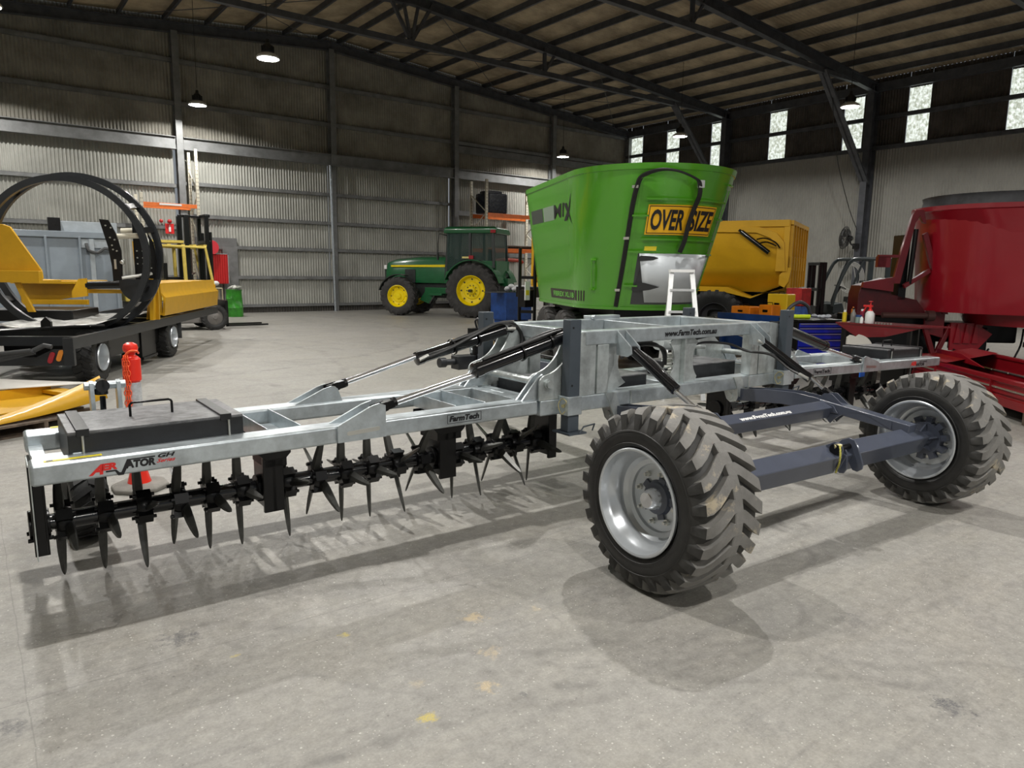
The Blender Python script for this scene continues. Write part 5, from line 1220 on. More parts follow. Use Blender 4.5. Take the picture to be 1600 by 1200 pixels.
# cab
pl = [(-0.62, 1.10, 1.2, -0.60, 1.0), (0.62, 1.10, 1.2, 0.60, 1.0), (-0.78, 0.15, 1.5, -0.74, 0.15), (0.78, 0.15, 1.5, 0.74, 0.15), (-0.76, -0.72, 1.7, -0.72, -0.66), (0.76, -0.72, 1.7, 0.72, -0.66)]
mb = MB()
for x, y, zb, x2, y2 in pl: mb.bar((x, y, zb), (x2, y2, 2.88), 0.09, 0.09)
mb.box(-0.64, 0.64, 1.0, 1.1, 1.2, 1.35); mb.box(-0.78, 0.78, -0.74, -0.66, 1.70, 1.80); X(mb, 'cab_frame', TD, bevel=0.01)
mb = MB(); mb.prism([(-0.80, 1.95), (0.10, 1.95), (1.06, 1.55), (1.10, 1.15), (0.55, 1.15), (0.3, 1.5), (-0.8, 1.7)], (-0.74, 0, 0), (0, 1, 0), (0, 0, 1), (0.04, 0, 0)); mb.prism([(-0.80, 1.95), (0.10, 1.95), (1.06, 1.55), (1.10, 1.15), (0.55, 1.15), (-0.8, 1.5)], (0.70, 0, 0), (0, 1, 0), (0, 0, 1), (0.04, 0, 0)); mb.box(-0.7, 0.7, -0.78, -0.74, 1.2, 1.95); X(mb, 'cab_side', TG, bevel=0.01)
mb = MB(); mb.loft([[V((sx*(0.80-o), (1.12-o) if sy > 0 else (-0.82+o), z)) for sx, sy in ((-1, -1), (1, -1), (1, 1), (-1, 1))] for z, o in ((2.86, 0.02), (2.90, 0.0), (3.04, 0.02), (3.10, 0.12))]); X(mb, 'cab_roof', TG, bevel=0.03)
mb = MB(); mb.box(-0.745, -0.735, -0.62, 0.10, 1.95, 2.86); mb.box(-0.74, -0.73, 0.2, 1.0, 1.6, 2.86); mb.box(0.73, 0.74, -0.62, 1.0, 1.9, 2.86); mb.box(-0.66, 0.66, -0.71, -0.70, 1.8, 2.86); mb.box(-0.58, 0.58, 1.04, 1.05, 1.5, 2.86); X(mb, 'window_glass', GLS)
mb = MB(); mb.box(-0.25, 0.25, -0.35, 0.1, 1.55, 1.75); mb.box(-0.25, 0.25, -0.45, -0.33, 1.6, 2.35); mb.box(-0.15, 0.15, 0.75, 0.95, 1.4, 2.0); mb.lathe([(0, 0.2), (0.02, 0.2)], (0, 0.6, 2.0), (0, -0.5, 1), 20); X(mb, 'driver_seat', TD, bevel=0.03)
mb = MB(); mb.box(-0.82, -0.76, -0.78, -0.60, 2.88, 2.98); mb.box(-0.86, -0.80, 0.0, 0.16, 2.0, 2.12); X(mb, 'indicator', mat('lens_red', (0.35, 0.01, 0.02), 0.2), None)
mb = MB(); mb.box(-0.87, -0.80, 0.16, 0.40, 2.02, 2.08); X(mb, 'amber_marker', mat('lens_cream', (0.75, 0.65, 0.25), 0.3), None)
mb = MB(); mb.tube([(-0.65, 1.05, 2.8), (-0.85, 1.25, 2.85), (-0.9, 1.28, 2.5), (-0.9, 1.28, 2.1)], 0.018, 6); mb.box(-0.95, -0.85, 1.26, 1.30, 1.95, 2.2); X(mb, 'mirror', TD)
mb = MB(); mb.box(-0.35, 0.35, -1.1, -0.75, 1.1, 1.35); mb.tube([(-0.4, -0.7, 0.7), (-0.4, -1.5, 0.55)], 0.04, 8); mb.tube([(0.4, -0.7, 0.7), (0.4, -1.5, 0.55)], 0.04, 8); mb.tube([(-0.3, -0.8, 1.3), (-0.38, -1.4, 0.6)], 0.025, 8); mb.tube([(0.3, -0.8, 1.3), (0.38, -1.4, 0.6)], 0.025, 8)
for k in range(5): mb.tube([(-0.25+0.12*k, -0.8, 1.2), (-0.2+0.12*k, -1.05, 1.1), (-0.22+0.12*k, -1.0, 0.8)], 0.018, 6, smooth=3)
X(mb, 'three_point_linkage', TG)

# racking behind the tractor and the tub
r2 = thing('pallet_rack', 'tall cream and orange pallet racking behind the tractor cab', 'pallet rack', (18.5, 24.8, 0))
for x in (16.95, 18.05, 20.4): pass
rack_upright(r2, 17.15, 24.3, 25.4, 5.25, w_=0.11)
rack_upright(r2, 20.1, 24.3, 25.4, 5.0, w_=0.13)
for z in (3.85, 2.45):
    mb = MB(); mb.box(17.2, 20.05, 24.24, 24.30, z-0.08, z+0.08); mb.build('rack_beam', ORANGE, r2, bevel=0.004)
    mb = MB(); mb.box(17.2, 20.05, 25.38, 25.44, z-0.08, z+0.08); mb.build('rack_beam', ORANGE, r2, bevel=0.004)
mb = MB(); mb.box(17.28, 18.25, 24.35, 25.3, 3.93, 4.75)
for q in mb.v: pass
mb.box(17.35, 18.1, 24.5, 25.1, 4.70, 4.85)
tag(mb.build('wrapped_bundle', mat('black_wrap', (0.010, 0.012, 0.020), 0.25, var=0.5, bump=0.6, bscale=6), bevel=0.06), 'bundle wrapped in black plastic on the upper rack beam', 'bundle')
mb = MB()
for k in range(6): mb.box(18.2, 19.8, 24.35+0.17*k, 24.47+0.17*k, 2.62, 2.66)
for x in (18.2, 18.95, 19.7): mb.box(x, x+0.1, 24.35, 25.35, 2.53, 2.62)
tag(mb.build('timber_pallet', TIMBER), 'grey timber pallet resting on the lower rack beam', 'pallet')
mb = MB(); mb.box(17.6, 17.75, 23.7, 23.95, 0, 1.98); mb.tube([(17.15, 23.85, 1.95), (17.6, 23.85, 2.05), (18.5, 23.85, 2.03), (18.7, 23.85, 1.95)], 0.07, 8, smooth=3)
tag(mb.build('red_implement_arm', mat('implement_red', (0.32, 0.03, 0.01), 0.5), None), 'dark red curved arm in front of the racking right of the cab', 'machine arm')
for q_, (x, y, sx, sy, z, c) in enumerate(((17.6, 22.9, .35, .3, 1.0, (0.65, 0.65, 0.62)), (18.3, 23.8, .3, .3, .85, (0.40, 0.18, 0.08)), (19.0, 23.5, .35, .3, 0.9, (0.60, 0.60, 0.57)))):
    mb = MB(); mb.box(x-sx, x+sx, y-sy, y+sy, 0, z); tag(mb.build('carton', mat('carton_%d' % q_, c, 0.7, var=0.15), bevel=0.02), ('white carton behind the rear wheel of the tractor', 'brown carton between two white ones under the racking', 'white carton under the racking nearest the green tub')[q_], 'box')

# blue bin and black post trolley beside the tub
bb = thing('scrap_bin', 'open blue steel bin behind the tractor rear wheel', 'bin', (13.95, 18.2, 0))
mb = MB(); mb.box(13.35, 14.35, 17.8, 17.83, 0.12, 0.95); mb.box(13.35, 14.35, 18.6, 18.63, 0.12, 0.95); mb.box(13.35, 13.38, 17.8, 18.63, 0.12, 0.95); mb.box(14.32, 14.35, 17.8, 18.63, 0.12, 0.95); mb.box(13.35, 14.35, 17.8, 18.63, 0.10, 0.14); mb.box(13.4, 13.5, 17.9, 18.5, 0, 0.1); mb.box(14.2, 14.3, 17.9, 18.5, 0, 0.1)
mb.build('bin_body', mat('bin_blue', (0.012, 0.055, 0.22), 0.4, var=0.2), bb)
mb = MB(); mb.box(12.85, 13.95, 17.9, 18.3, 0.95, 0.97); mb.build('loading_lip', GREYST, bb)
mb = MB(); random.seed(8)
for k in range(10): mb.sphere((13.7+random.uniform(0, .5), 18.1+random.uniform(-.1, .3), 1.03+random.uniform(0, .12)), 0.10, 6, 0.7)
tag(mb.build('plastic_scrap', mat('clear_plastic', (0.7, 0.72, 0.74), 0.3)), 'crumpled white plastic scrap heaped in the blue bin', 'rubbish', kind='stuff')
bt = thing('gas_bottle_trolley', 'black upright trolley leaning beside the left end of the green tub', 'trolley', (9.3, 11.6, 0))
mb = MB()
for x, y in ((9.15, 11.75), (9.35, 11.5)): mb.tube([(x, y, 0.1), (x, y, 2.1)], 0.035, 8)
for z in (0.4, 0.8, 1.2, 1.5): mb.bar((9.15, 11.75, z), (9.35, 11.5, z), 0.04, 0.06)
mb.box(9.05, 9.40, 11.45, 11.8, 0.0, 0.5); mb.box(9.1, 9.35, 11.5, 11.7, 0.9, 1.25); mb.build('frame', BLACK, bt)
mb = MB(); mb.box(9.02, 9.14, 11.40, 11.42, 1.05, 1.42); pt = mb.build('card', WHITE, bt)
mb = MB(); mb.box(9.04, 9.12, 11.395, 11.4, 1.15, 1.25); mb.build('sticker', YELV, pt)

# ---- the green vertical mixer tub
gm = thing('mixer_wagon', 'bright green feed mixer tub with OVERSIZE sign, taller than everything around it', 'feed mixer', (8.9, 9.0, 0))
MG = mat('mixer_green', (0.075, 0.300, 0.016), 0.24, coat=0.6, var=0.03, vscale=0.7)
axm = V((.41, .91, 0)).normalized(); rgm = V((axm.y, -axm.x, 0))
C1 = V((8.40, 7.62, 0)); C1b = V((8.64, 8.15, 0)); L1, L0, R1_, R0_, Z0, Z1 = 2.6, 1.9, 1.24, 0.98, 1.10, 3.10
def S(s, h, off=0.0):
    C = C1b*(1-h)+C1*h; r = R0_*(1-h)+R1_*h+off; L = L0*(1-h)+L1*h; z = Z0+(Z1-Z0)*h
    if s < 0: return C-rgm*r+axm*(-s)*L+V((0, 0, z))
    if s > 1: return C+rgm*r+axm*(s-1)*L+V((0, 0, z))
    a = pi*s; return C-rgm*r*math.cos(a)-axm*r*math.sin(a)+V((0, 0, z))
def Sback(a, h, off=0.0):
    C = C1b*(1-h)+C1*h; r = R0_*(1-h)+R1_*h+off; L = L0*(1-h)+L1*h
    return C+axm*L+rgm*r*math.cos(a)+axm*r*math.sin(a)+V((0, 0, Z0+(Z1-Z0)*h))
def loop(h, off=0.0): return [S(s, h, off) for s in [-1+0.1*k for k in range(10)]]+[S(k/40, h, off) for k in range(41)]+[S(1+0.1*k, h, off) for k in range(1, 11)]+[Sback(pi*k/30, h, off) for k in range(1, 30)]
mb = MB(); mb.loft([loop(0), loop(0.5), loop(0.96), loop(0.962, 0.012), loop(1.0, 0.014), loop(1.0, -0.05), loop(0.96, -0.06), loop(0.5, -0.06), loop(0.03, -0.06)], cap=True)
tub = mb.build('tub', MG, gm, ang=40)
mb = MB(); mb.loft([loop(-0.01, 0.015), loop(0.012, 0.015), loop(0.012, 0.0), loop(-0.01, 0.0)], cap=False); mb.build('base_lip', MG, tub)
def patch(mb, s0, s1, h0, h1, off, n=16, skew=0.0):
    vs = []
    for k in range(n+1):
        s = s0+(s1-s0)*k/n; vs += [S(s+skew, h0, off), S(s, h1, off)]
    m0 = len(vs)
    vs += [q for k in range(n+1) for q in (S(s0+(s1-s0)*k/n+skew, h0, off-0.012), S(s0+(s1-s0)*k/n, h1, off-0.012))]
    fs = [(2*k, 2*k+2, 2*k+3, 2*k+1) for k in range(n)]+[(m0+2*k, m0+2*k+1, m0+2*k+3, m0+2*k+2) for k in range(n)]
    fs += [(2*k, m0+2*k, m0+2*k+2, 2*k+2) for k in range(n)]+[(2*k+1, 2*k+3, m0+2*k+3, m0+2*k+1) for k in range(n)]+[(0, 1, m0+1, m0), (2*n, m0+2*n, m0+2*n+1, 2*n+1)]
    mb.add(vs, fs)
def stext(mb, txt, s0, s1, h0, h1, off, **k):
    pts, fs = text_geo(txt, 1.0, **k); wd = max(p[0] for p in pts)
    mb.add([S(s0+(s1-s0)*x/wd, h0+(h1-h0)*y, off) for x, y in pts], fs)
SGNY = mat('sign_yellow', (0.86, 0.46, 0.01), 0.45)
mb = MB(); patch(mb, 0.385, 0.690, 0.535, 0.735, 0.03); sg = mb.build('oversize_sign', SGNY, gm, ang=50)
mb = MB()
for a, b_, c, d in ((0.390, 0.685, 0.722, 0.727), (0.390, 0.685, 0.543, 0.548), (0.390, 0.3925, 0.545, 0.725), (0.6825, 0.685, 0.545, 0.725)): patch(mb, a, b_, c, d, 0.0325, n=16)
stext(mb, 'OVER', 0.400, 0.533, 0.572, 0.700, 0.036, bold=0.03); stext(mb, 'SIZE', 0.555, 0.677, 0.572, 0.700, 0.036, bold=0.03)
mb.build('lettering', INK, sg, fixn=False)
mb = MB()
for h in (0.765, 0.497): patch(mb, 0.375, 0.75, h, h+0.012, 0.045)
for s, hs in ((0.355, (0.90, 0.655, 0.41, 0.165)), (0.745, (0.885, 0.65, 0.40, 0.14))):
    for h in hs: patch(mb, s-0.025, s+0.035, h, h+0.012, 0.05, n=4)
for s, hs in ((0.765, (0.1, 0.9)),): patch(mb, s, s+0.012, 0.1, 0.86, 0.03, n=2)
patch(mb, 0.345, 0.352, 0.03, 0.88, 0.012, n=2)
mb.build('rib', MG, tub)
# discharge opening closed with a pale door, auger blades showing beside it
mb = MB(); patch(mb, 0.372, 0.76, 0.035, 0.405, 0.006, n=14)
dr_ = mb.build('door_opening', mat('opening_shade_paint', (0.055, 0.058, 0.06), 0.5), tub)  # dark sheet on the uncut tub wall; its colour paints the opening's shade
def ppan(s0a, s1a, s0b, s1b, h0, h1, off, m, name):
    mb = MB(); n = 12; vs = []
    for k in range(n+1):
        t = k/n; vs += [S(s0a+(s1a-s0a)*t, h0, off), S(s0b+(s1b-s0b)*t, h1, off)]
    mb.add(vs, [(2*k, 2*k+2, 2*k+3, 2*k+1) for k in range(n)]); o = mb.build(name, m, tub); o.modifiers.new('t', 'SOLIDIFY').thickness = 0.006; return o
PALE = mat('pale_panel', (0.62, 0.66, 0.69), 0.35, 0.2, var=0.04, vscale=1.5)
ppan(0.435, 0.745, 0.378, 0.765, 0.05, 0.405, 0.018, PALE, 'discharge_door')
AUG = mat('auger_steel', (0.06, 0.062, 0.066), 0.3, 0.6)
mb = MB()
for pts in ([(0.375, 0.37), (0.385, 0.39), (0.44, 0.385), (0.46, 0.375), (0.44, 0.36), (0.38, 0.35)], [(0.368, 0.16), (0.385, 0.20), (0.42, 0.195), (0.47, 0.175), (0.49, 0.165), (0.45, 0.145), (0.39, 0.13), (0.368, 0.14)], [(0.384, 0.20), (0.392, 0.30), (0.398, 0.20)]):
    mb.add([S(s, h, 0.028) for s, h in pts]+[S(s, h, 0.016) for s, h in pts], [tuple(range(len(pts)))]+[(k, (k+1) % len(pts), len(pts)+(k+1) % len(pts), len(pts)+k) for k in range(len(pts))])
mb.build('auger_blade', AUG, dr_)
# hydraulic hoses over the tub
hp = [S(0.300, 0.02, 0.03), S(0.305, 0.15, 0.03), S(0.312, 0.35, 0.03), S(0.317, 0.55, 0.03), S(0.322, 0.75, 0.03), S(0.330, 0.86, 0.04), S(0.345, 0.92, 0.05), S(0.40, 0.955, 0.08), S(0.46, 0.945, 0.10), S(0.52, 0.905, 0.11), S(0.540, 0.875, 0.11), S(0.553, 0.80, 0.10), S(0.545, 0.70, 0.09), S(0.540, 0.60, 0.09), S(0.540, 0.50, 0.09), S(0.535, 0.42, 0.07)]
for dd in (0.0, 0.012, 0.024):
    mb = MB(); mb.tube([q+rgm*dd*1.6+V((0, 0, -dd*0.5)) for q in hp], 0.015, 8, smooth=5); mb.build('hose', HOSE, tub)
mb = MB()
for s, h in ((0.303, 0.13), (0.315, 0.50), (0.325, 0.84)): patch(mb, s-0.008, s+0.014, h, h+0.018, 0.05, n=3)
mb.box(*[c for c in ()]) if False else None
c = S(0.555, 0.87, 0.09); mb.obox(c, rgm*0.04, axm*0.03, V((0, 0, 0.05)))
mb.build('hose_clip', STEEL, tub)
mb = MB(); mb.tube([S(0.172, 0.36, 0.06), S(0.18, 0.14, 0.06)], 0.014, 8); 
for h in (0.36, 0.14): c = S(0.176, h, 0.03); mb.obox(c, V((0.02, 0, 0)), V((0, 0.04, 0)), V((0, 0, 0.015)))
mb.tube([S(0.184, 0.30, 0.04), S(0.186, 0.2, 0.04)], 0.01, 6); mb.build('grab_handle', MG, tub)
mb = MB(); stext(mb, 'MI', -0.40, -0.17, 0.695, 0.80, 0.006, shear=0.08, bold=0.008)
def quad_s(mb, pts, off=0.006): mb.add([S(s, h, off) for s, h in pts], [tuple(range(len(pts)))])
quad_s(mb, [(-0.17, 0.66), (-0.10, 0.66), (-0.045, 0.745), (-0.02, 0.86), (-0.07, 0.76)]); quad_s(mb, [(-0.17, 0.79), (-0.11, 0.79), (-0.05, 0.70), (-0.0, 0.625), (-0.06, 0.68)])
mb.build('lettering', INK, tub, fixn=False)
DG1 = mat('vinyl_dark_grey', (0.045, 0.055, 0.045), 0.4); LG1 = mat('vinyl_light_grey', (0.20, 0.26, 0.20), 0.4)
mb = MB(); patch(mb, -0.99, -0.68, 0.685, 0.80, 0.003, n=6); mb.build('stripe', DG1, tub)
mb = MB(); patch(mb, -0.66, -0.40, 0.685, 0.80, 0.003, n=6); mb.build('stripe', LG1, tub)
mb = MB(); patch(mb, -0.63, 0.05, 0.045, 0.125, 0.004, n=10); lb = mb.build('model_plate', mat('plate_brown', (0.030, 0.026, 0.018), 0.4), tub)
mb = MB(); stext(mb, 'FIBREX XL18', -0.54, 0.02, 0.065, 0.105, 0.008, bold=0.02); mb.build('lettering', mat('ink_lime', (0.16, 0.50, 0.08), 0.4), lb, fixn=False)
mb = MB()
for k in range(3): patch(mb, 0.065+0.022*k, 0.075+0.022*k, 0.045, 0.125, 0.004, n=1)
mb.build('stripe', mat('plate_brown', (0.03, 0.026, 0.018), 0.4), tub)
mb = MB(); patch(mb, 0.395, 0.445, 0.425, 0.455, 0.004, n=3); mb.build('warning_sticker', YELV, tub)
# chassis and wheels under the tub
mb = MB(); cc = C1b+axm*0.9
mb.obox(cc+V((0, 0, 0.98)), axm*1.6, rgm*0.55, V((0, 0, 0.12))); mb.obox(cc+axm*0.3+V((0, 0, 0.62)), axm*0.25, rgm*0.7, V((0, 0, 0.12))); mb.obox(cc+V((0, 0, 0.8)), axm*0.6, rgm*0.3, V((0, 0, 0.2)))
mb.obox(cc-axm*1.1+V((0, 0, 0.75)), axm*0.3, rgm*0.35, V((0, 0, 0.25))); mb.build('chassis', BLACK, gm, bevel=0.02)
for k, (o1, o2) in enumerate(((-0.85, 0.55), (-0.85, 1.65), (0.85, 0.55), (0.85, 1.65))):
    c = C1b+rgm*o1+axm*o2+V((0, 0, 0.50)); s = 1 if o1 > 0 else -1
    ty = small_tyre('mixer_tyre', c, rgm*s, 0.50, 0.36, 0.26, RIM, gm, 18, m=TRT)
    mb = MB(); mb.lathe([(0.15, 0.27), (0.16, 0.25), (0.05, 0.22), (0.02, 0.12), (0.08, 0.08), (0.10, 0.0)], c, rgm*s, 28, cap=False); mb.build('wheel_rim', mat('rim_dark', (0.04, 0.04, 0.045), 0.4), ty)

# aluminium step ladder in front of the discharge door
ALU = mat('ladder_aluminium', (0.70, 0.71, 0.71), 0.32, 0.5)
la = thing('step_ladder', 'aluminium step ladder standing open in front of the green tub door', 'step ladder', (7.6, 6.27, 0))
rv = V((.794, -.607, 0)); fv = V((.607, .794, 0)); cb_ = V((7.6, 6.27, 0))
mb = MB()
for s in (-1, 1):
    mb.bar(cb_+rv*s*0.27-fv*0.42+V((0, 0, 0)), cb_+rv*s*0.135+V((0, 0, 1.66)), 0.06, 0.028, up=fv)
mb.build('front_rail', ALU, la)
mb = MB()
for s in (-1, 1): mb.bar(cb_+rv*s*0.30+rv*0.12+fv*0.45, cb_+rv*s*0.14+rv*0.02+V((0, 0, 1.62)), 0.045, 0.025, up=fv)
for z in (0.4, 1.0): mb.bar(cb_-rv*(0.30-0.16*z/1.66-0.05)+rv*0.1+fv*0.45*(1-z/1.66)+V((0, 0, z)), cb_+rv*(0.30-0.16*z/1.66+0.07)+fv*0.45*(1-z/1.66)+V((0, 0, z)), 0.03, 0.02)
mb.build('rear_rail', ALU, la)
for k in range(5):
    z = 0.28+0.285*k; wd = 0.27-0.135*z/1.66; mb = MB(); c = cb_-fv*0.42*(1-z/1.66)+V((0, 0, z)); mb.obox(c, rv*wd, fv*0.045, V((0, 0, 0.014))); mb.build('tread', ALU, la)
mb = MB(); mb.obox(cb_+V((0, 0, 1.67)), rv*0.16, fv*0.06, V((0, 0, 0.018))); mb.build('top_cap', WHITE, la)
# small wooden pallet glimpsed beyond the frame
p5 = thing('timber_pallet', 'pale new pallet on the floor seen past the far jack post', 'pallet', (9.1, 13.1, 0))
pallet(p5, 9.1, 13.1, 0.5, 0.9, 0.9, mat('new_timber', (0.55, 0.42, 0.24), 0.7, var=0.2, vscale=15))

# ============================================================ RIGHT: DUMPER, FORKLIFT, BENCHES, RED MIXER
rD = V((.913, .409, 0)).normalized(); dD = V((-rD.y, rD.x, 0)); FD = frame((13.73, 8.56, 0), rD, dD, (0, 0, 1))
dp = thing('dump_trailer', 'tall yellow dump trailer standing behind the green tub', 'dump trailer', tuple(FD @ V((1.3, 2.5, 0))))
DY = mat('dumper_yellow', (0.66, 0.36, 0.010), 0.4, var=0.07, vscale=1.5, coat=0.15)
def D(mb, name, m, parent=None, **k): return mb.build(name, m, parent or dp, F=FD, **k)
mb = MB()
sec = [(0.0, 2.72), (0.0, 1.78), (0.10, 1.62), (0.30, 1.45), (0.45, 1.25), (2.15, 1.25), (2.30, 1.45), (2.50, 1.62), (2.60, 1.78), (2.60, 2.72), (2.54, 2.72), (2.54, 1.80), (2.25, 1.50), (0.35, 1.50), (0.06, 1.80), (0.06, 2.72)]
mb.prism(sec, (0, 0.0, 0), (1, 0, 0), (0, 0, 1), (0, 6.0, 0))
mb.box(0.0, 2.6, 5.95, 6.0, 1.3, 2.72)
bd = D(mb, 'body', DY, bevel=0.006)
mb = MB(); mb.box(-0.04, 0.02, 0.0, 6.0, 2.62, 2.76); mb.box(2.58, 2.64, 0.0, 6.0, 2.62, 2.76); mb.box(-0.03, 0.01, -0.02, 0.10, 1.7, 2.76)
mb.prism([(0.0, 1.78), (0.14, 1.62), (0.14, 1.42), (0.02, 1.36), (-0.06, 1.5), (-0.10, 1.78)], (-0.02, 0, 0), (0, 1, 0), (0, 0, 1), (0.04, 0, 0))
D(mb, 'top_rail', DY, bd, bevel=0.01)
mb = MB()   # swing arm outline
arm = [(1.75, 2.66), (1.70, 2.60), (1.2, 2.60), (0.75, 2.56), (0.40, 2.50), (0.18, 2.40), (0.08, 2.25), (0.16, 2.36), (0.40, 2.46), (0.75, 2.50), (1.2, 2.535), (1.78, 2.55), (1.80, 2.66)]
mb.prism([(2.2, 2.66), (1.6, 2.66), (0.6, 2.62), (0.25, 2.50), (0.08, 2.30), (0.02, 1.70), (0.22, 1.70), (0.22, 2.18), (0.35, 2.38), (0.65, 2.50), (2.2, 2.54)], (-0.05, 0, 0), (0, 1, 0), (0, 0, 1), (0.05, 0, 0)); D(mb, 'tailgate_arm', DY, bd, bevel=0.006)
mb = MB()   # tailgate with ribs
mb.box(0.05, 2.55, -0.05, 0.0, 1.72, 2.02)
for x in (0.05, 0.45, 0.85, 1.25, 1.65, 2.05, 2.49): mb.box(x, x+0.06, -0.08, 0.0, 1.35, 2.68)
mb.box(0.0, 2.6, -0.08, 0.0, 2.66, 2.75); mb.box(0.05, 2.55, -0.03, 0.0, 1.35, 1.75); mb.box(0.1, 2.5, -0.02, 0.02, 2.0, 2.66)
D(mb, 'tailgate', DY, bd, bevel=0.006)
mb = MB(); mb.prism([(-0.02, 1.45), (0.05, 1.35), (0.7, 1.16), (1.2, 1.35), (6.0, 1.35), (6.0, 1.25), (1.3, 1.25), (0.7, 1.12)], (0.02, 0, 0), (0, 1, 0), (0, 0, 1), (0.3, 0, 0)); D(mb, 'underbody', DY, bd)
mb = MB(); mb.cyl((-0.10, 1.0, 2.56), (-0.10, 0.62, 2.26), 0.03, 10); mb.cyl((-0.10, 0.95, 2.52), (-0.10, 0.36, 2.08), 0.05, 14)
mb.tube([(-0.12, 0.62, 2.36), (-0.14, 0.45, 2.38), (-0.12, 0.25, 2.30), (-0.1, 0.15, 2.18)], 0.015, 6, smooth=4); mb.tube([(-0.12, 0.55, 2.28), (-0.14, 0.40, 2.30), (-0.12, 0.22, 2.22)], 0.015, 6, smooth=4); D(mb, 'tailgate_ram', CYL, bd)
mb = MB(); mb.box(0.7, 1.9, 0.2, 6.8, 0.95, 1.22); mb.box(0.2, 2.4, 1.3, 1.65, 0.65, 0.85); mb.box(0.2, 2.4, 2.9, 3.2, 0.65, 0.85); mb.box(0.4, 1.0, 0.1, 0.5, 0.55, 1.1); mb.box(1.4, 2.1, 0.1, 0.5, 0.55, 1.1); D(mb, 'chassis', BLACK, bevel=0.02)
for x, y in ((0.25, 1.46), (0.25, 3.0), (2.35, 1.46), (2.35, 3.0)):
    s = -1 if x < 1 else 1
    ty = small_tyre('trailer_tyre', (x, y, 0.66), (s, 0, 0), 0.66, 0.5, 0.34, RIM, dp, 22, FD, mat('tyre_dark', (0.022, 0.022, 0.023), 0.6, var=0.3))
    mb = MB(); mb.lathe([(0.2, 0.35), (0.22, 0.33), (0.08, 0.3), (0.03, 0.16), (0.10, 0.1), (0.12, 0.0)], (x, y, 0.66), (s, 0, 0), 28, cap=False); D(mb, 'wheel_rim', mat('rim_dark', (0.04, 0.04, 0.045), 0.4), ty)

# cartons stacked behind the dumper tail
for q_, (x, y, z, sx, h, cc_, lab) in enumerate(((13.12, 7.88, 0.0, 0.20, 0.75, (0.05, 0.05, 0.06), 'black crate on the floor between dump trailer tail and grey-green forklift'), (13.12, 7.88, 0.75, 0.16, 0.28, (0.06, 0.14, 0.42), 'blue and white pack on the black crate behind the dump trailer'), (13.12, 7.88, 1.03, 0.17, 0.35, (0.42, 0.02, 0.02), 'red pack at the top of the stack behind the dump trailer'))):
    mb = MB(); mb.box(x-sx, x+sx, y-sx, y+sx, z+0.001, z+h); tag(mb.build('parts_carton', mat('pack_%d' % q_, cc_, 0.5, var=0.25, vscale=12), bevel=0.012), lab, 'box')
# grey-green forklift by the right wall
hF = V((-.794, .607, 0)); rF = V((.607, .794, 0)); FK = frame((19.6, 10.3, 0), hF, V((-hF.y, hF.x, 0)), (0, 0, 1))   # x forward (towards the mast), y left
f2 = thing('forklift', 'dark grey-green forklift with rounded overhead guard near the right wall', 'forklift', (19.6, 10.3, 0))
FG = mat('forklift_green_grey', (0.020, 0.032, 0.036), 0.4, var=0.1); 
def K(mb, name, m, parent=None, **k): return mb.build(name, m, parent or f2, F=FK, **k)
mb = MB(); mb.box(-0.9, 0.55, -0.5, 0.5, 0.25, 0.62); mb.box(-0.95, -0.35, -0.5, 0.5, 0.6, 1.0); mb.prism([(-0.4, 0.6), (0.6, 0.6), (0.6, 0.85), (0.35, 0.9), (0.25, 0.65)], (0, -0.5, 0), (1, 0, 0), (0, 0, 1), (0, 1.0, 0)); K(mb, 'body', FG, bevel=0.04)
mb = MB()
for y in (-0.48, 0.48):
    mb.tube([(0.62, y, 0.8), (0.50, y, 1.35), (0.30, y, 1.85), (0.18, y, 2.02), (0.0, y, 2.08), (-0.80, y, 2.08)], 0.048, 8, smooth=3); mb.box(-0.88, -0.76, y-0.04, y+0.04, 0.9, 2.1)
    mb.tube([(0.22, y, 0.9), (-0.02, y, 1.7), (-0.15, y, 2.06)], 0.03, 8)
for x in (-0.8, -0.5, -0.2, 0.1): mb.box(x, x+0.05, -0.48, 0.48, 2.05, 2.09)
K(mb, 'overhead_guard', FG)
mb = MB()
for y in (-0.35, 0.35): mb.box(0.80, 0.90, y-0.06, y+0.06, 0.05, 1.98); mb.box(0.92, 1.0, y-0.04, y+0.04, 0.05, 1.9)
for z in (0.5, 1.2, 1.9): mb.box(0.8, 1.0, -0.4, 0.4, z, z+0.08)
mb.box(1.0, 1.04, -0.45, 0.45, 0.3, 0.8); K(mb, 'mast', BLACK, bevel=0.008)
for x, y in ((0.60, -0.5), (0.60, 0.5), (-0.6, -0.5), (-0.6, 0.5)):
    small_tyre('forklift_tyre', (x, y, 0.3), (0, 1 if y > 0 else -1, 0), 0.3, 0.2, 0.18, RIM, f2, 18, FK)
mb = MB(); mb.box(-0.45, 0.0, -0.22, 0.22, 0.9, 1.05); mb.box(-0.52, -0.4, -0.22, 0.22, 1.0, 1.5); mb.tube([(0.45, 0, 0.85), (0.22, 0, 1.3)], 0.025, 8); mb.lathe([(0, 0.17), (0.02, 0.17)], (0.22, 0, 1.3), (-0.4, 0, 1), 20); K(mb, 'seat', BLACK, bevel=0.02)
mb = MB(); mb.box(-0.885, -0.755, -0.525, -0.52, 1.05, 1.45); dd = K(mb, 'label_plate', mat('label_blue', (0.05, 0.08, 0.35), 0.4))
mb = MB(); mb.box(-0.80, -0.60, -0.505, -0.50, 0.68, 0.75); K(mb, 'label_plate', WHITE)

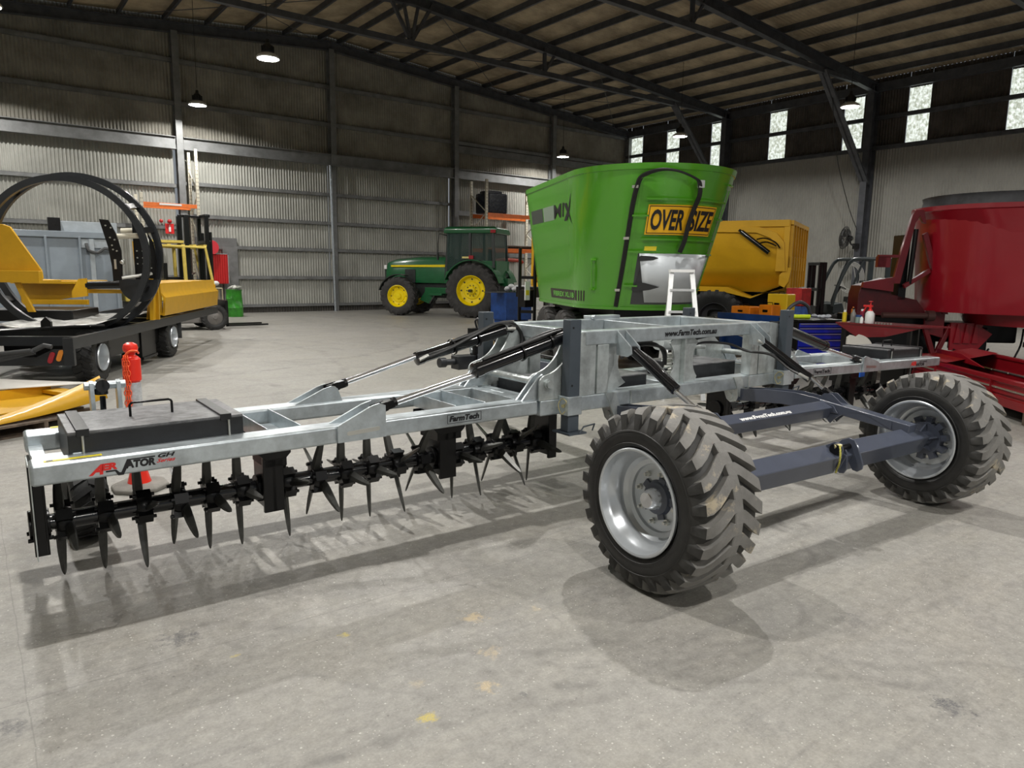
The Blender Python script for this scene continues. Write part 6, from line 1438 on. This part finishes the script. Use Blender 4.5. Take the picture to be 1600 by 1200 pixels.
# wall fan and cable on the column
fa = thing('wall_fan', 'black caged wall fan on the right-hand column', 'fan', (26.3, 13.75, 2.95))
FB = mat('fan_black', (0.015, 0.015, 0.016), 0.4)
fc = V((26.15, 14.0, 3.0)); fn = V((-0.80, 0.60, 0.08)).normalized(); fa1 = fn.cross(V((0, 0, 1))).normalized(); fa2 = fa1.cross(fn)
mb = MB()
for k in range(32):
    a = 2*pi*k/32; d_ = fa1*math.cos(a)+fa2*math.sin(a); mb.tube([fc+fn*0.14+d_*0.05, fc+fn*0.12+d_*0.25, fc+fn*0.04+d_*0.41, fc-fn*0.06+d_*0.30, fc-fn*0.10+d_*0.08], 0.008, 4)
for r_, o_ in ((0.41, 0.04), (0.30, 0.10), (0.15, 0.13)): mb.tube([fc+fn*o_+(fa1*math.cos(2*pi*k/28)+fa2*math.sin(2*pi*k/28))*r_ for k in range(28)], 0.008, 5, closed=True)
mb.lathe([(0.13, 0.0), (0.14, 0.08), (0.15, 0.08)], fc, fn, 16); mb.build('cage', FB, fa)
mb = MB()
for k in range(4):
    a = 2*pi*k/4+0.4; d1 = fa1*math.cos(a)+fa2*math.sin(a); d2 = fa1*math.cos(a+0.8)+fa2*math.sin(a+0.8); mb.add([fc+fn*0.02+d1*0.06, fc+fn*0.05+d1*0.36, fc-fn*0.0+d2*0.36, fc-fn*0.02+d2*0.06, ], [(0, 1, 2, 3)])
o = mb.build('blades', mat('fan_blade', (0.05, 0.05, 0.05), 0.3), fa); o.modifiers.new('t', 'SOLIDIFY').thickness = 0.006
mb = MB(); mb.cyl(fc-fn*0.06, fc-fn*0.24, 0.09, 16); mb.tube([fc-fn*0.2, (26.35, 13.9, 2.80), (26.45, 13.76, 2.70)], 0.03, 8, smooth=3); mb.box(26.42, 26.56, 13.66, 13.86, 2.6, 2.8); mb.build('motor', FB, fa)
mb = MB(); mb.tube([(23.9, 13.72, 8.1), (24.1, 13.7, 7.0), (24.6, 13.7, 5.6), (25.6, 13.7, 4.1), (26.38, 13.72, 3.3)], 0.014, 6, smooth=6); tag(mb.build('hanging_cable', FB), 'thin black cable swooping from the roof brace to the wall fan', 'cable')
mb = MB()
for k in range(4): mb.tube([V((26.5, 14.0-0.5*math.cos(a)*(0.7+0.1*k)-0.15, 1.55+0.55*math.sin(a)*(0.8+0.08*k))) for a in [2*pi*q/24 for q in range(24)]], 0.018, 5, closed=True)
mb.tube([(26.5, 13.9, 2.6), (26.5, 14.1, 2.3), (26.5, 13.8, 2.0), (26.5, 13.6, 1.2)], 0.015, 5, smooth=4)
tag(mb.build('coiled_hose', mat('hose_grey', (0.33, 0.33, 0.31), 0.5)), 'loops of pale hose hanging below the wall fan', 'hose')

# blue work bench with orange tool cases
wb = thing('work_bench', 'blue steel work bench covered with tools behind the galvanised frame', 'work bench', (12.2, 7.9, 0))
BLU = mat('bench_blue', (0.012, 0.050, 0.20), 0.4, var=0.15)
mb = MB(); mb.box(11.7, 12.7, 7.2, 8.7, 0.78, 0.86); mb.box(11.68, 11.72, 7.2, 8.7, 0.70, 0.90); tp = mb.build('top', BLU, wb, bevel=0.006)
for x, y in ((11.75, 7.25), (12.62, 7.25), (11.75, 8.62), (12.62, 8.62)):
    mb = MB(); mb.box(x-0.03, x+0.03, y-0.03, y+0.03, 0, 0.78); mb.build('leg', BLU, wb)
mb = MB(); mb.box(11.78, 12.6, 7.3, 8.6, 0.15, 0.70); mb.build('cupboard', BLU, wb, bevel=0.01)
OT = mat('toolbox_orange', (0.80, 0.22, 0.01), 0.4, var=0.1)
specs = [(11.95, 8.25, .30, .18, .17, OT, 'orange_tool_case', 'flat orange tool case at the left on the blue bench', 'tool case'), (11.92, 7.72, .20, .14, .22, OT, 'orange_tool_case', 'upright orange tool case in the middle of the blue bench', 'tool case'), (12.25, 7.70, .30, .14, .42, mat('case_yellow', (0.80, 0.52, 0.02), 0.4), 'yellow_tool_case', 'tall yellow case at the back of the blue bench', 'tool case')]
for x, y, sx, sy, h, m, nm, lab, cat in specs:
    o_ = thing(nm, lab, cat, (x, y, 0.86)); mb = MB(); mb.box(x-sy, x+sy, y-sx*0.7, y+sx*0.7, 0.862, 0.86+h); mb.build('case', m, o_, bevel=0.02)
    mb = MB(); mb.box(x-sy-0.01, x-sy, y-0.05, y+0.05, 0.86+h*0.4, 0.86+h*0.6); mb.build('latch', BLACK, o_)
    mb = MB(); mb.tube([(x, y-0.06, 0.86+h), (x, y-0.05, 0.90+h), (x, y+0.05, 0.90+h), (x, y+0.06, 0.86+h)], 0.008, 6); mb.build('handle', BLACK, o_)
random.seed(11)
for k in range(7):
    x, y = 12.45+0.05*(k % 2), 7.95+0.10*k; h = (0.10, 0.16, 0.07, 0.20, 0.12, 0.09, 0.15)[k]
    mb = MB(); mb.lathe([(0, 0.025), (h*0.6, 0.025), (h*0.75, 0.014), (h, 0.012)], (x, y, 0.862), (0, 0, 1), 12)
    cc_ = ((0.5, 0.5, 0.48), (0.03, 0.03, 0.03), (0.6, 0.35, 0.1), (0.02, 0.02, 0.02), (0.65, 0.65, 0.6), (0.3, 0.02, 0.02), (0.04, 0.04, 0.04))[k]
    tag(mb.build('spray_can', mat('can_%d' % k, cc_, 0.35)), ('grey', 'tall black', 'low tan', 'tallest black', 'white', 'red', 'slim dark')[k]+' can standing along the near edge of the blue bench', 'can', 'cans on the blue bench')

# blue tool chest
tcx = thing('tool_chest', 'bright blue drawer chest with black top right of the jack post', 'tool chest', (11.2, 6.4, 0))
e1 = V((.90, -.43, 0)).normalized(); e2 = V((-e1.y, e1.x, 0)); FC = frame((10.50, 6.28, 0), e1, e2, (0, 0, 1))
CB = mat('chest_blue', (0.006, 0.014, 0.30), 0.3, coat=0.4)
def Cc(mb, name, m, parent=None, **k): return mb.build(name, m, parent or tcx, F=FC, **k)
mb = MB(); mb.box(0, 0.80, 0.0, 0.5, 0.12, 0.90); Cc(mb, 'cabinet', BLACK, bevel=0.008)
mb = MB(); mb.box(-0.02, 0.82, -0.03, 0.52, 0.90, 0.935); Cc(mb, 'top_tray', BLACK, bevel=0.01)
zz = [0.15, 0.33, 0.50, 0.62, 0.72, 0.81, 0.885]
for a, b_ in zip(zz[:-1], zz[1:]):
    mb = MB(); mb.box(0.02, 0.78, -0.022, 0.0, a+0.006, b_-0.006); d_ = Cc(mb, 'drawer', CB, bevel=0.004)
    mb = MB(); mb.box(0.03, 0.77, -0.034, -0.02, b_-0.022, b_-0.010); Cc(mb, 'drawer_pull', STEEL, d_)
for x, y in ((0.06, 0.06), (0.74, 0.06), (0.06, 0.44), (0.74, 0.44)): mb = MB(); mb.cyl((x-0.02, y, 0.055), (x+0.02, y, 0.055), 0.055, 14); mb.box(x-0.03, x+0.03, y-0.03, y+0.03, 0.08, 0.125); Cc(mb, 'castor', RUB)
mb = MB(); mb.tube([FC @ V((0.05, 0.25, 0.971)), FC @ V((0.35, 0.22, 0.971))], 0.035, 10); tag(mb.build('torch', mat('torch_lime', (0.60, 0.75, 0.03), 0.35)), 'lime yellow torch lying on the blue tool chest', 'torch')
mb = MB(); mb.tube([FC @ V(q) for q in ((0.0, 0.35, 0.95), (0.02, 0.3, 1.10), (0.2, 0.3, 1.20), (0.38, 0.32, 1.12), (0.45, 0.35, 0.96))], 0.03, 8, smooth=4); tag(mb.build('air_hose', mat('hose_dark', (0.05, 0.05, 0.06), 0.5)), 'thick dark hose arched over the tool chest', 'hose')
mb = MB(); random.seed(6)
for k in range(9): mb.sphere(FC @ V((0.52+random.uniform(-.1, .16), 0.18+random.uniform(-.1, .1), 0.96+random.uniform(0, .03))), 0.05, 6, 0.6)
tag(mb.build('rag_pile', mat('rag_grey', (0.45, 0.47, 0.52), 0.8, var=0.5, vscale=20)), 'grey and white rags on the right of the tool chest top', 'rags', kind='stuff')

# red bench with bottles
RED = mat('implement_dark_red', (0.155, 0.005, 0.010), 0.32, coat=0.3, var=0.15, vscale=2)
rb2 = thing('parts_bench', 'dark red steel bench with spray bottles, right of the blue tool chest', 'bench', (11.4, 5.6, 0))
mb = MB(); mb.prism([(0, 0), (1.25, -0.02), (1.5, 0.5), (0.1, 0.7)], (10.85, 5.85, 0.90), (0.10, -0.99, 0), (0.99, 0.1, 0), (0, 0, 0.02)); mb.build('top', RED, rb2)
mb = MB(); mb.prism([(0.0, 0.90), (1.25, 0.90), (0.75, 0.74), (0.35, 0.70)], (10.86, 5.85, 0), (0.10, -0.99, 0), (0, 0, 1), (0.02, 0, 0)); mb.build('front_gusset', RED, rb2)
mb = MB()
for x, y in ((10.93, 5.75), (11.02, 4.8), (11.5, 5.7), (11.5, 4.9)): mb.box(x-0.025, x+0.025, y-0.025, y+0.025, 0, 0.9)
mb.build('leg', BLACK, rb2, split=1)
def bottle(name, lab, cat, x, y, prof, m, cap=None, capm=None, extra=None):
    o_ = thing(name, lab, cat, (x, y, 0.921)); mb = MB(); mb.lathe(prof, (x, y, 0.921), (0, 0, 1), 18); b0 = mb.build('bottle_body', m, o_)
    if cap: mb = MB(); mb.lathe(cap, (x, y, 0.921), (0, 0, 1), 14); mb.build('cap', capm, o_)
    if extra: extra(o_, x, y)
RP = mat('sprayer_red', (0.70, 0.03, 0.03), 0.35)
def pump(o_, x, y):
    mb = MB(); mb.cyl((x, y, 1.12), (x, y, 1.20), 0.02, 10); mb.box(x-0.02, x+0.02, y-0.03, y+0.10, 1.17, 1.20); mb.cyl((x, y, 1.20), (x, y, 1.25), 0.008, 8); mb.cyl((x, y, 1.25), (x, y, 1.26), 0.03, 12); mb.bar((x, y+0.06, 1.18), (x, y+0.10, 1.10), 0.02, 0.015); mb.build('pump_head', RP, o_)
bottle('pump_sprayer', 'white pump sprayer with red head, tallest on the red bench', 'sprayer', 11.00, 5.40, [(0, 0.06), (0.01, 0.065), (0.15, 0.065), (0.20, 0.03)], WHITE, [(0.17, 0.045), (0.21, 0.03)], RP, pump)
bottle('spray_bottle', 'clear brown bottle second from the chest on the red bench', 'bottle', 11.05, 5.68, [(0, 0.04), (0.13, 0.04), (0.17, 0.018), (0.20, 0.018)], mat('bottle_smoke', (0.20, 0.19, 0.18), 0.2), [(0.20, 0.02), (0.22, 0.02)], BLACK)
bottle('aerosol_can', 'yellow aerosol can nearest the tool chest on the red bench', 'aerosol can', 11.05, 5.82, [(0, 0.033), (0.14, 0.033), (0.15, 0.02)], mat('can_yellow', (0.65, 0.50, 0.03), 0.3), [(0.15, 0.02), (0.18, 0.02)], WHITE)
bottle('sealant_tub', 'squat tub with blue lid beside the pump sprayer', 'tub', 10.98, 5.56, [(0, 0.045), (0.09, 0.045)], mat('tub_teal', (0.25, 0.33, 0.30), 0.4), [(0.09, 0.047), (0.12, 0.047)], BLU)
bottle('glue_bottle', 'small white bottle between tub and sprayer at the bench edge', 'bottle', 10.93, 5.485, [(0, 0.025), (0.07, 0.025), (0.10, 0.008)], WHITE)
bottle('paint_tin', 'short silver tin at the back of the red bench behind the pump sprayer', 'tin', 11.25, 5.50, [(0, 0.055), (0.13, 0.055), (0.135, 0.06), (0.14, 0.05)], STEEL)
bottle('grease_tube', 'slim orange cartridge standing at the back left of the red bench', 'cartridge', 11.22, 5.78, [(0, 0.028), (0.19, 0.028), (0.20, 0.012), (0.23, 0.01)], mat('cartridge_orange', (0.6, 0.18, 0.02), 0.4))
bottle('aerosol_can', 'maroon aerosol can at the back middle of the red bench', 'aerosol can', 11.24, 5.64, [(0, 0.033), (0.16, 0.033), (0.17, 0.02)], mat('can_maroon', (0.25, 0.02, 0.05), 0.3), [(0.17, 0.02), (0.20, 0.02)], WHITE)
for k in range(6):
    mb = MB(); mb.cyl((10.96, 5.28-0.045*k, 0.922), (10.96, 5.28-0.045*k, 0.945), 0.015, 8); tag(mb.build('steel_bolt', STEEL), 'bright bolt in the row at the edge of the red bench', 'bolt', 'bolts along the red bench edge')
gd = thing('grinder_discs', 'two cream quarter-round guards in front of the red bench', 'guard', (10.35, 5.25, 0))
for k in range(2):
    mb = MB(); o0 = V((10.20+0.20*k, 5.30-0.03*k, 0.55)); mb.prism([(0, 0), (0, 0.20)]+[(0.26*math.sin(R(a)), 0.24*math.cos(R(a))) for a in range(10, 91, 10)], o0, (.80, -.60, 0), (0, 0, 1), (0.02, 0.03, 0)); mb.build('guard_disc', mat('guard_cream', (0.62, 0.60, 0.54), 0.4), gd)
mb = MB(); mb.box(10.15, 10.75, 5.15, 5.35, 0.0, 0.55); mb.build('stand', BLACK, gd)

# ---- red mixer
rm_ = thing('red_mixer_wagon', 'dark red feed mixer with black rubber rim at the right edge', 'feed mixer', (15.5, 5.0, 0))
RMX = mat('mixer_red', (0.30, 0.006, 0.016), 0.30, coat=0.4, var=0.06, vscale=0.8)
def rl(cx, cy, r, L, z, n=48):
    ax_ = V((0.35, -0.94, 0)).normalized(); rg_ = V((-ax_.y, ax_.x, 0)); C = V((cx, cy, z)); out = []
    for k in range(n//2+1): a = pi*k/(n//2); out.append(C+rg_*r*math.cos(a)-ax_*r*math.sin(a))
    for k in range(n//2+1): a = pi*k/(n//2); out.append(C+ax_*L-rg_*r*math.cos(a)+ax_*r*math.sin(a))
    return out
mb = MB(); mb.loft([rl(15.88, 4.62, 1.22, 2.2, 0.78), rl(15.45, 5.35, 1.42, 2.6, 2.80), rl(15.45, 5.35, 1.45, 2.6, 2.82), rl(15.45, 5.35, 1.45, 2.6, 2.90), rl(15.45, 5.35, 1.38, 2.6, 2.90), rl(15.5, 5.3, 1.3, 2.5, 1.0)]); mb.build('tub', RMX, rm_, ang=40)
mb = MB(); mb.loft([rl(15.5, 5.30, 1.36, 2.6, 2.90), rl(15.5, 5.30, 1.33, 2.6, 3.04), rl(15.5, 5.30, 1.35, 2.6, 3.10), rl(15.5, 5.30, 1.30, 2.6, 3.10), rl(15.5, 5.30, 1.31, 2.6, 2.9)], cap=False); mb.build('rubber_rim', mat('rim_rubber', (0.035, 0.037, 0.042), 0.5, var=0.5, vscale=3), rm_)
RD = mat('mixer_red_dark', (0.07, 0.003, 0.006), 0.4, var=0.2)
FRm = frame(V((13.3, 6.9, 0))+V((.75, -.66, 0)).normalized()*0.52, V((.75, -.66, 0)).normalized()*0.80, V((.66, .75, 0)).normalized(), (0, 0, 1))   # x to the right across the view, y away
def Q(mb, name, m, parent=None, **k): return mb.build(name, m, parent or rm_, F=FRm, **k)
mb = MB(); mb.prism([(0.25, 1.5), (0.35, 2.0), (0.55, 2.75), (0.62, 2.85), (0.80, 2.85), (0.88, 2.60), (0.80, 2.62), (0.72, 2.74), (0.64, 2.62), (0.42, 1.5)], (0, 0, 0), (1, 0, 0), (0, 0, 1), (0, 0.08, 0)); mb.prism([(0.80, 2.4), (0.90, 2.45), (1.55, 0.95), (1.42, 0.95)], (0, -0.05, 0), (1, 0, 0), (0, 0, 1), (0, 0.08, 0)); mb.bar((0.5, 0.0, 1.45), (1.05, 0.0, 1.75), 0.08, 0.08); Q(mb, 'conveyor_arm', RED, bevel=0.008)
mb = MB(); mb.prism([(-0.45, 0.9), (-0.45, 1.30), (-0.40, 1.45), (0.25, 1.60), (0.30, 1.30), (0.9, 1.2), (1.2, 0.9)], (0, 0.10, 0), (1, 0, 0), (0, 0, 1), (0, 0.5, 0)); Q(mb, 'front_housing', RD, bevel=0.01)
mb = MB(); mb.prism([(-0.42, 1.42), (-0.40, 1.52), (0.28, 1.62), (0.28, 1.35), (0.0, 1.38)], (0, 0.0, 0), (1, 0, 0), (0, 0, 1), (0, 0.10, 0)); Q(mb, 'housing_lip', RED)
mb = MB(); mb.box(0.45, 0.62, 0.1, 0.5, 1.2, 2.4); mb.cyl((0.62, 0.0, 1.5), (0.66, 0.0, 2.5), 0.05, 10); Q(mb, 'lift_ram', BLACK)
mb = MB(); mb.box(-0.10, 0.35, 0.0, 0.1, 1.98, 2.03); mb.box(-0.12, 0.06, 0.0, 0.12, 1.80, 2.0); mb.box(-0.12, 0.16, 0.0, 0.03, 1.8, 2.0); Q(mb, 'lamp_bracket', RED)
mb = MB(); mb.cyl((0.0, -0.15, 0.92), (1.1, -0.15, 0.92), 0.055, 14); mb.cyl((1.0, -0.15, 0.92), (1.15, -0.15, 0.92), 0.10, 14); mb.cyl((0.1, -0.1, 0.74), (1.2, -0.1, 0.70), 0.02, 8); Q(mb, 'drive_shaft', mat('shaft_brown', (0.10, 0.05, 0.045), 0.35, 0.4))
mb = MB(); mb.box(-0.5, 1.5, 0.2, 1.0, 0.12, 0.9); mb.box(1.0, 3.4, 0.3, 0.9, 0.40, 0.78); mb.box(2.0, 2.6, 0.1, 0.6, 0.25, 0.7); Q(mb, 'axle_box', BLACK, bevel=0.03)
mb = MB()
for a, b_ in ((1.05, 1.35), (1.65, 1.35)): mb.bar((a, 0.0, 0.75), (b_, 0.0, 0.12), 0.08, 0.10)
mb.prism([(1.05, 1.0), (1.5, 1.0), (1.5, 0.5), (1.05, 0.6)], (0, -0.02, 0), (1, 0, 0), (0, 0, 1), (0, 0.05, 0)); mb.box(1.2, 1.5, -0.05, 0.15, 0.02, 0.14); Q(mb, 'support_leg', RED, bevel=0.01)
mb = MB(); mb.prism([(1.60, 0.80), (2.35, 0.80), (2.30, 0.72), (2.55, 0.60), (2.25, 0.30), (1.62, 0.28)], (0, -0.1, 0), (1, 0, 0), (0, 0, 1), (0, 0.05, 0))
for x in (1.75, 1.95, 2.15): mb.prism([(x-0.02, 0.78), (x+0.02, 0.78), (x+0.07, 0.42), (x-0.07, 0.42)], (0, -0.14, 0), (1, 0, 0), (0, 0, 1), (0, 0.04, 0))
Q(mb, 'side_bracket', RMX, bevel=0.005)
mb = MB(); mb.tube([(1.7, -0.1, 0.30), (2.0, -0.2, 0.18), (2.3, -0.2, 0.22), (2.5, -0.1, 0.32)], 0.02, 6, smooth=4); mb.tube([(3.3, 0, 0.7), (3.2, -0.1, 0.4), (3.0, -0.2, 0.1), (2.9, -0.5, 0.03)], 0.02, 6, smooth=4); Q(mb, 'cable', HOSE)
mb = MB(); mb.bar((1.62, -0.3, 1.55), (1.66, -0.35, 0.98), 0.03, 0.03); mb.box(1.58, 1.72, -0.36, -0.2, 1.54, 1.57); Q(mb, 'grab_handle', STEEL)
mb = MB(); mb.box(3.55, 3.65, 0, 0.1, 0.05, 0.8); mb.box(3.4, 3.8, 0, 0.1, 0.35, 0.45); Q(mb, 'stand', RD)

# ---- red cross-conveyor tray on the floor at the right edge
e1 = V((-.68, -.73, 0)).normalized(); e2 = V((.73, -.68, 0))*-1; e2 = V((-e1.y, e1.x, 0)); FTt = frame((11.25, 4.75, 0), e1, e2, (0, 0, 1))
ct = thing('conveyor_tray', 'long bright red conveyor trough lying on the floor behind the far tyre', 'conveyor', (10.6, 4.2, 0))
TRM = mat('tray_red', (0.26, 0.006, 0.012), 0.33, coat=0.4, var=0.08)
def Y_(mb, name, m, parent=None, **k): return mb.build(name, m, parent or ct, F=FTt, **k)
mb = MB()
# near side wall has a folded rim; e2 points away from the camera
mb.prism([(0.0, 0.14), (0.0, 0.40), (-0.03, 0.42), (-0.03, 0.46), (0.06, 0.46), (0.06, 0.44), (0.02, 0.42), (0.02, 0.14)], (-0.1, 0, 0), (0, 1, 0), (0, 0, 1), (3.9, 0, 0)); mb.prism([(-0.02, 0.14), (-0.02, 0.24), (0.0, 0.24), (0.0, 0.14)], (-0.1, 0, 0), (0, 1, 0), (0, 0, 1), (3.9, 0, 0))
Y_(mb, 'near_side', TRM)
mb = MB(); mb.box(-0.1, 3.8, 0.80, 0.83, 0.14, 0.56); mb.box(-0.1, 3.8, 0.78, 0.88, 0.54, 0.57); mb.box(-0.12, -0.09, 0.0, 0.85, 0.14, 0.50); Y_(mb, 'far_side', TRM)
mb = MB(); mb.box(-0.1, 3.8, 0.0, 0.82, 0.26, 0.28); Y_(mb, 'belt', BLACK)
mb = MB(); mb.box(0.6, 0.615, -0.035, 0.0, 0.14, 0.44); mb.box(2.0, 2.015, -0.035, 0.0, 0.14, 0.44); Y_(mb, 'side_rib', TRM)
mb = MB()
for k in range(9): mb.cyl((0.1+0.4*k, -0.008, 0.34), (-0.5+0.4*k, 0.0, 0.34), 0.012, 8); mb.cyl((0.1+0.4*k, 0.79, 0.36), (-0.5+0.4*k, 0.80, 0.36), 0.014, 8)
Y_(mb, 'bolt', STEEL, split=1)
mb = MB(); mb.prism([(-0.1, 0.48), (1.2, 0.46), (0.6, 0.58), (-0.1, 0.58)], (0, 0.30, 0), (1, 0, 0), (0, 0, 1), (0, 0.02, 0)); mb.add([V((-0.1, 0.02, 0.47)), V((0.8, 0.02, 0.47)), V((0.6, 0.8, 0.60)), V((-0.1, 0.8, 0.60))], [(0, 1, 2, 3)]); o = Y_(mb, 'cover_plate', TRM); 
mb = MB()
for x in (0.3, 1.5, 2.7): mb.box(x, x+0.10, -0.02, 0.86, 0.0, 0.14)
tag(mb.build('timber_block', TIMBER, None, F=FTt), 'timber bearers lying under the red conveyor trough', 'timber')
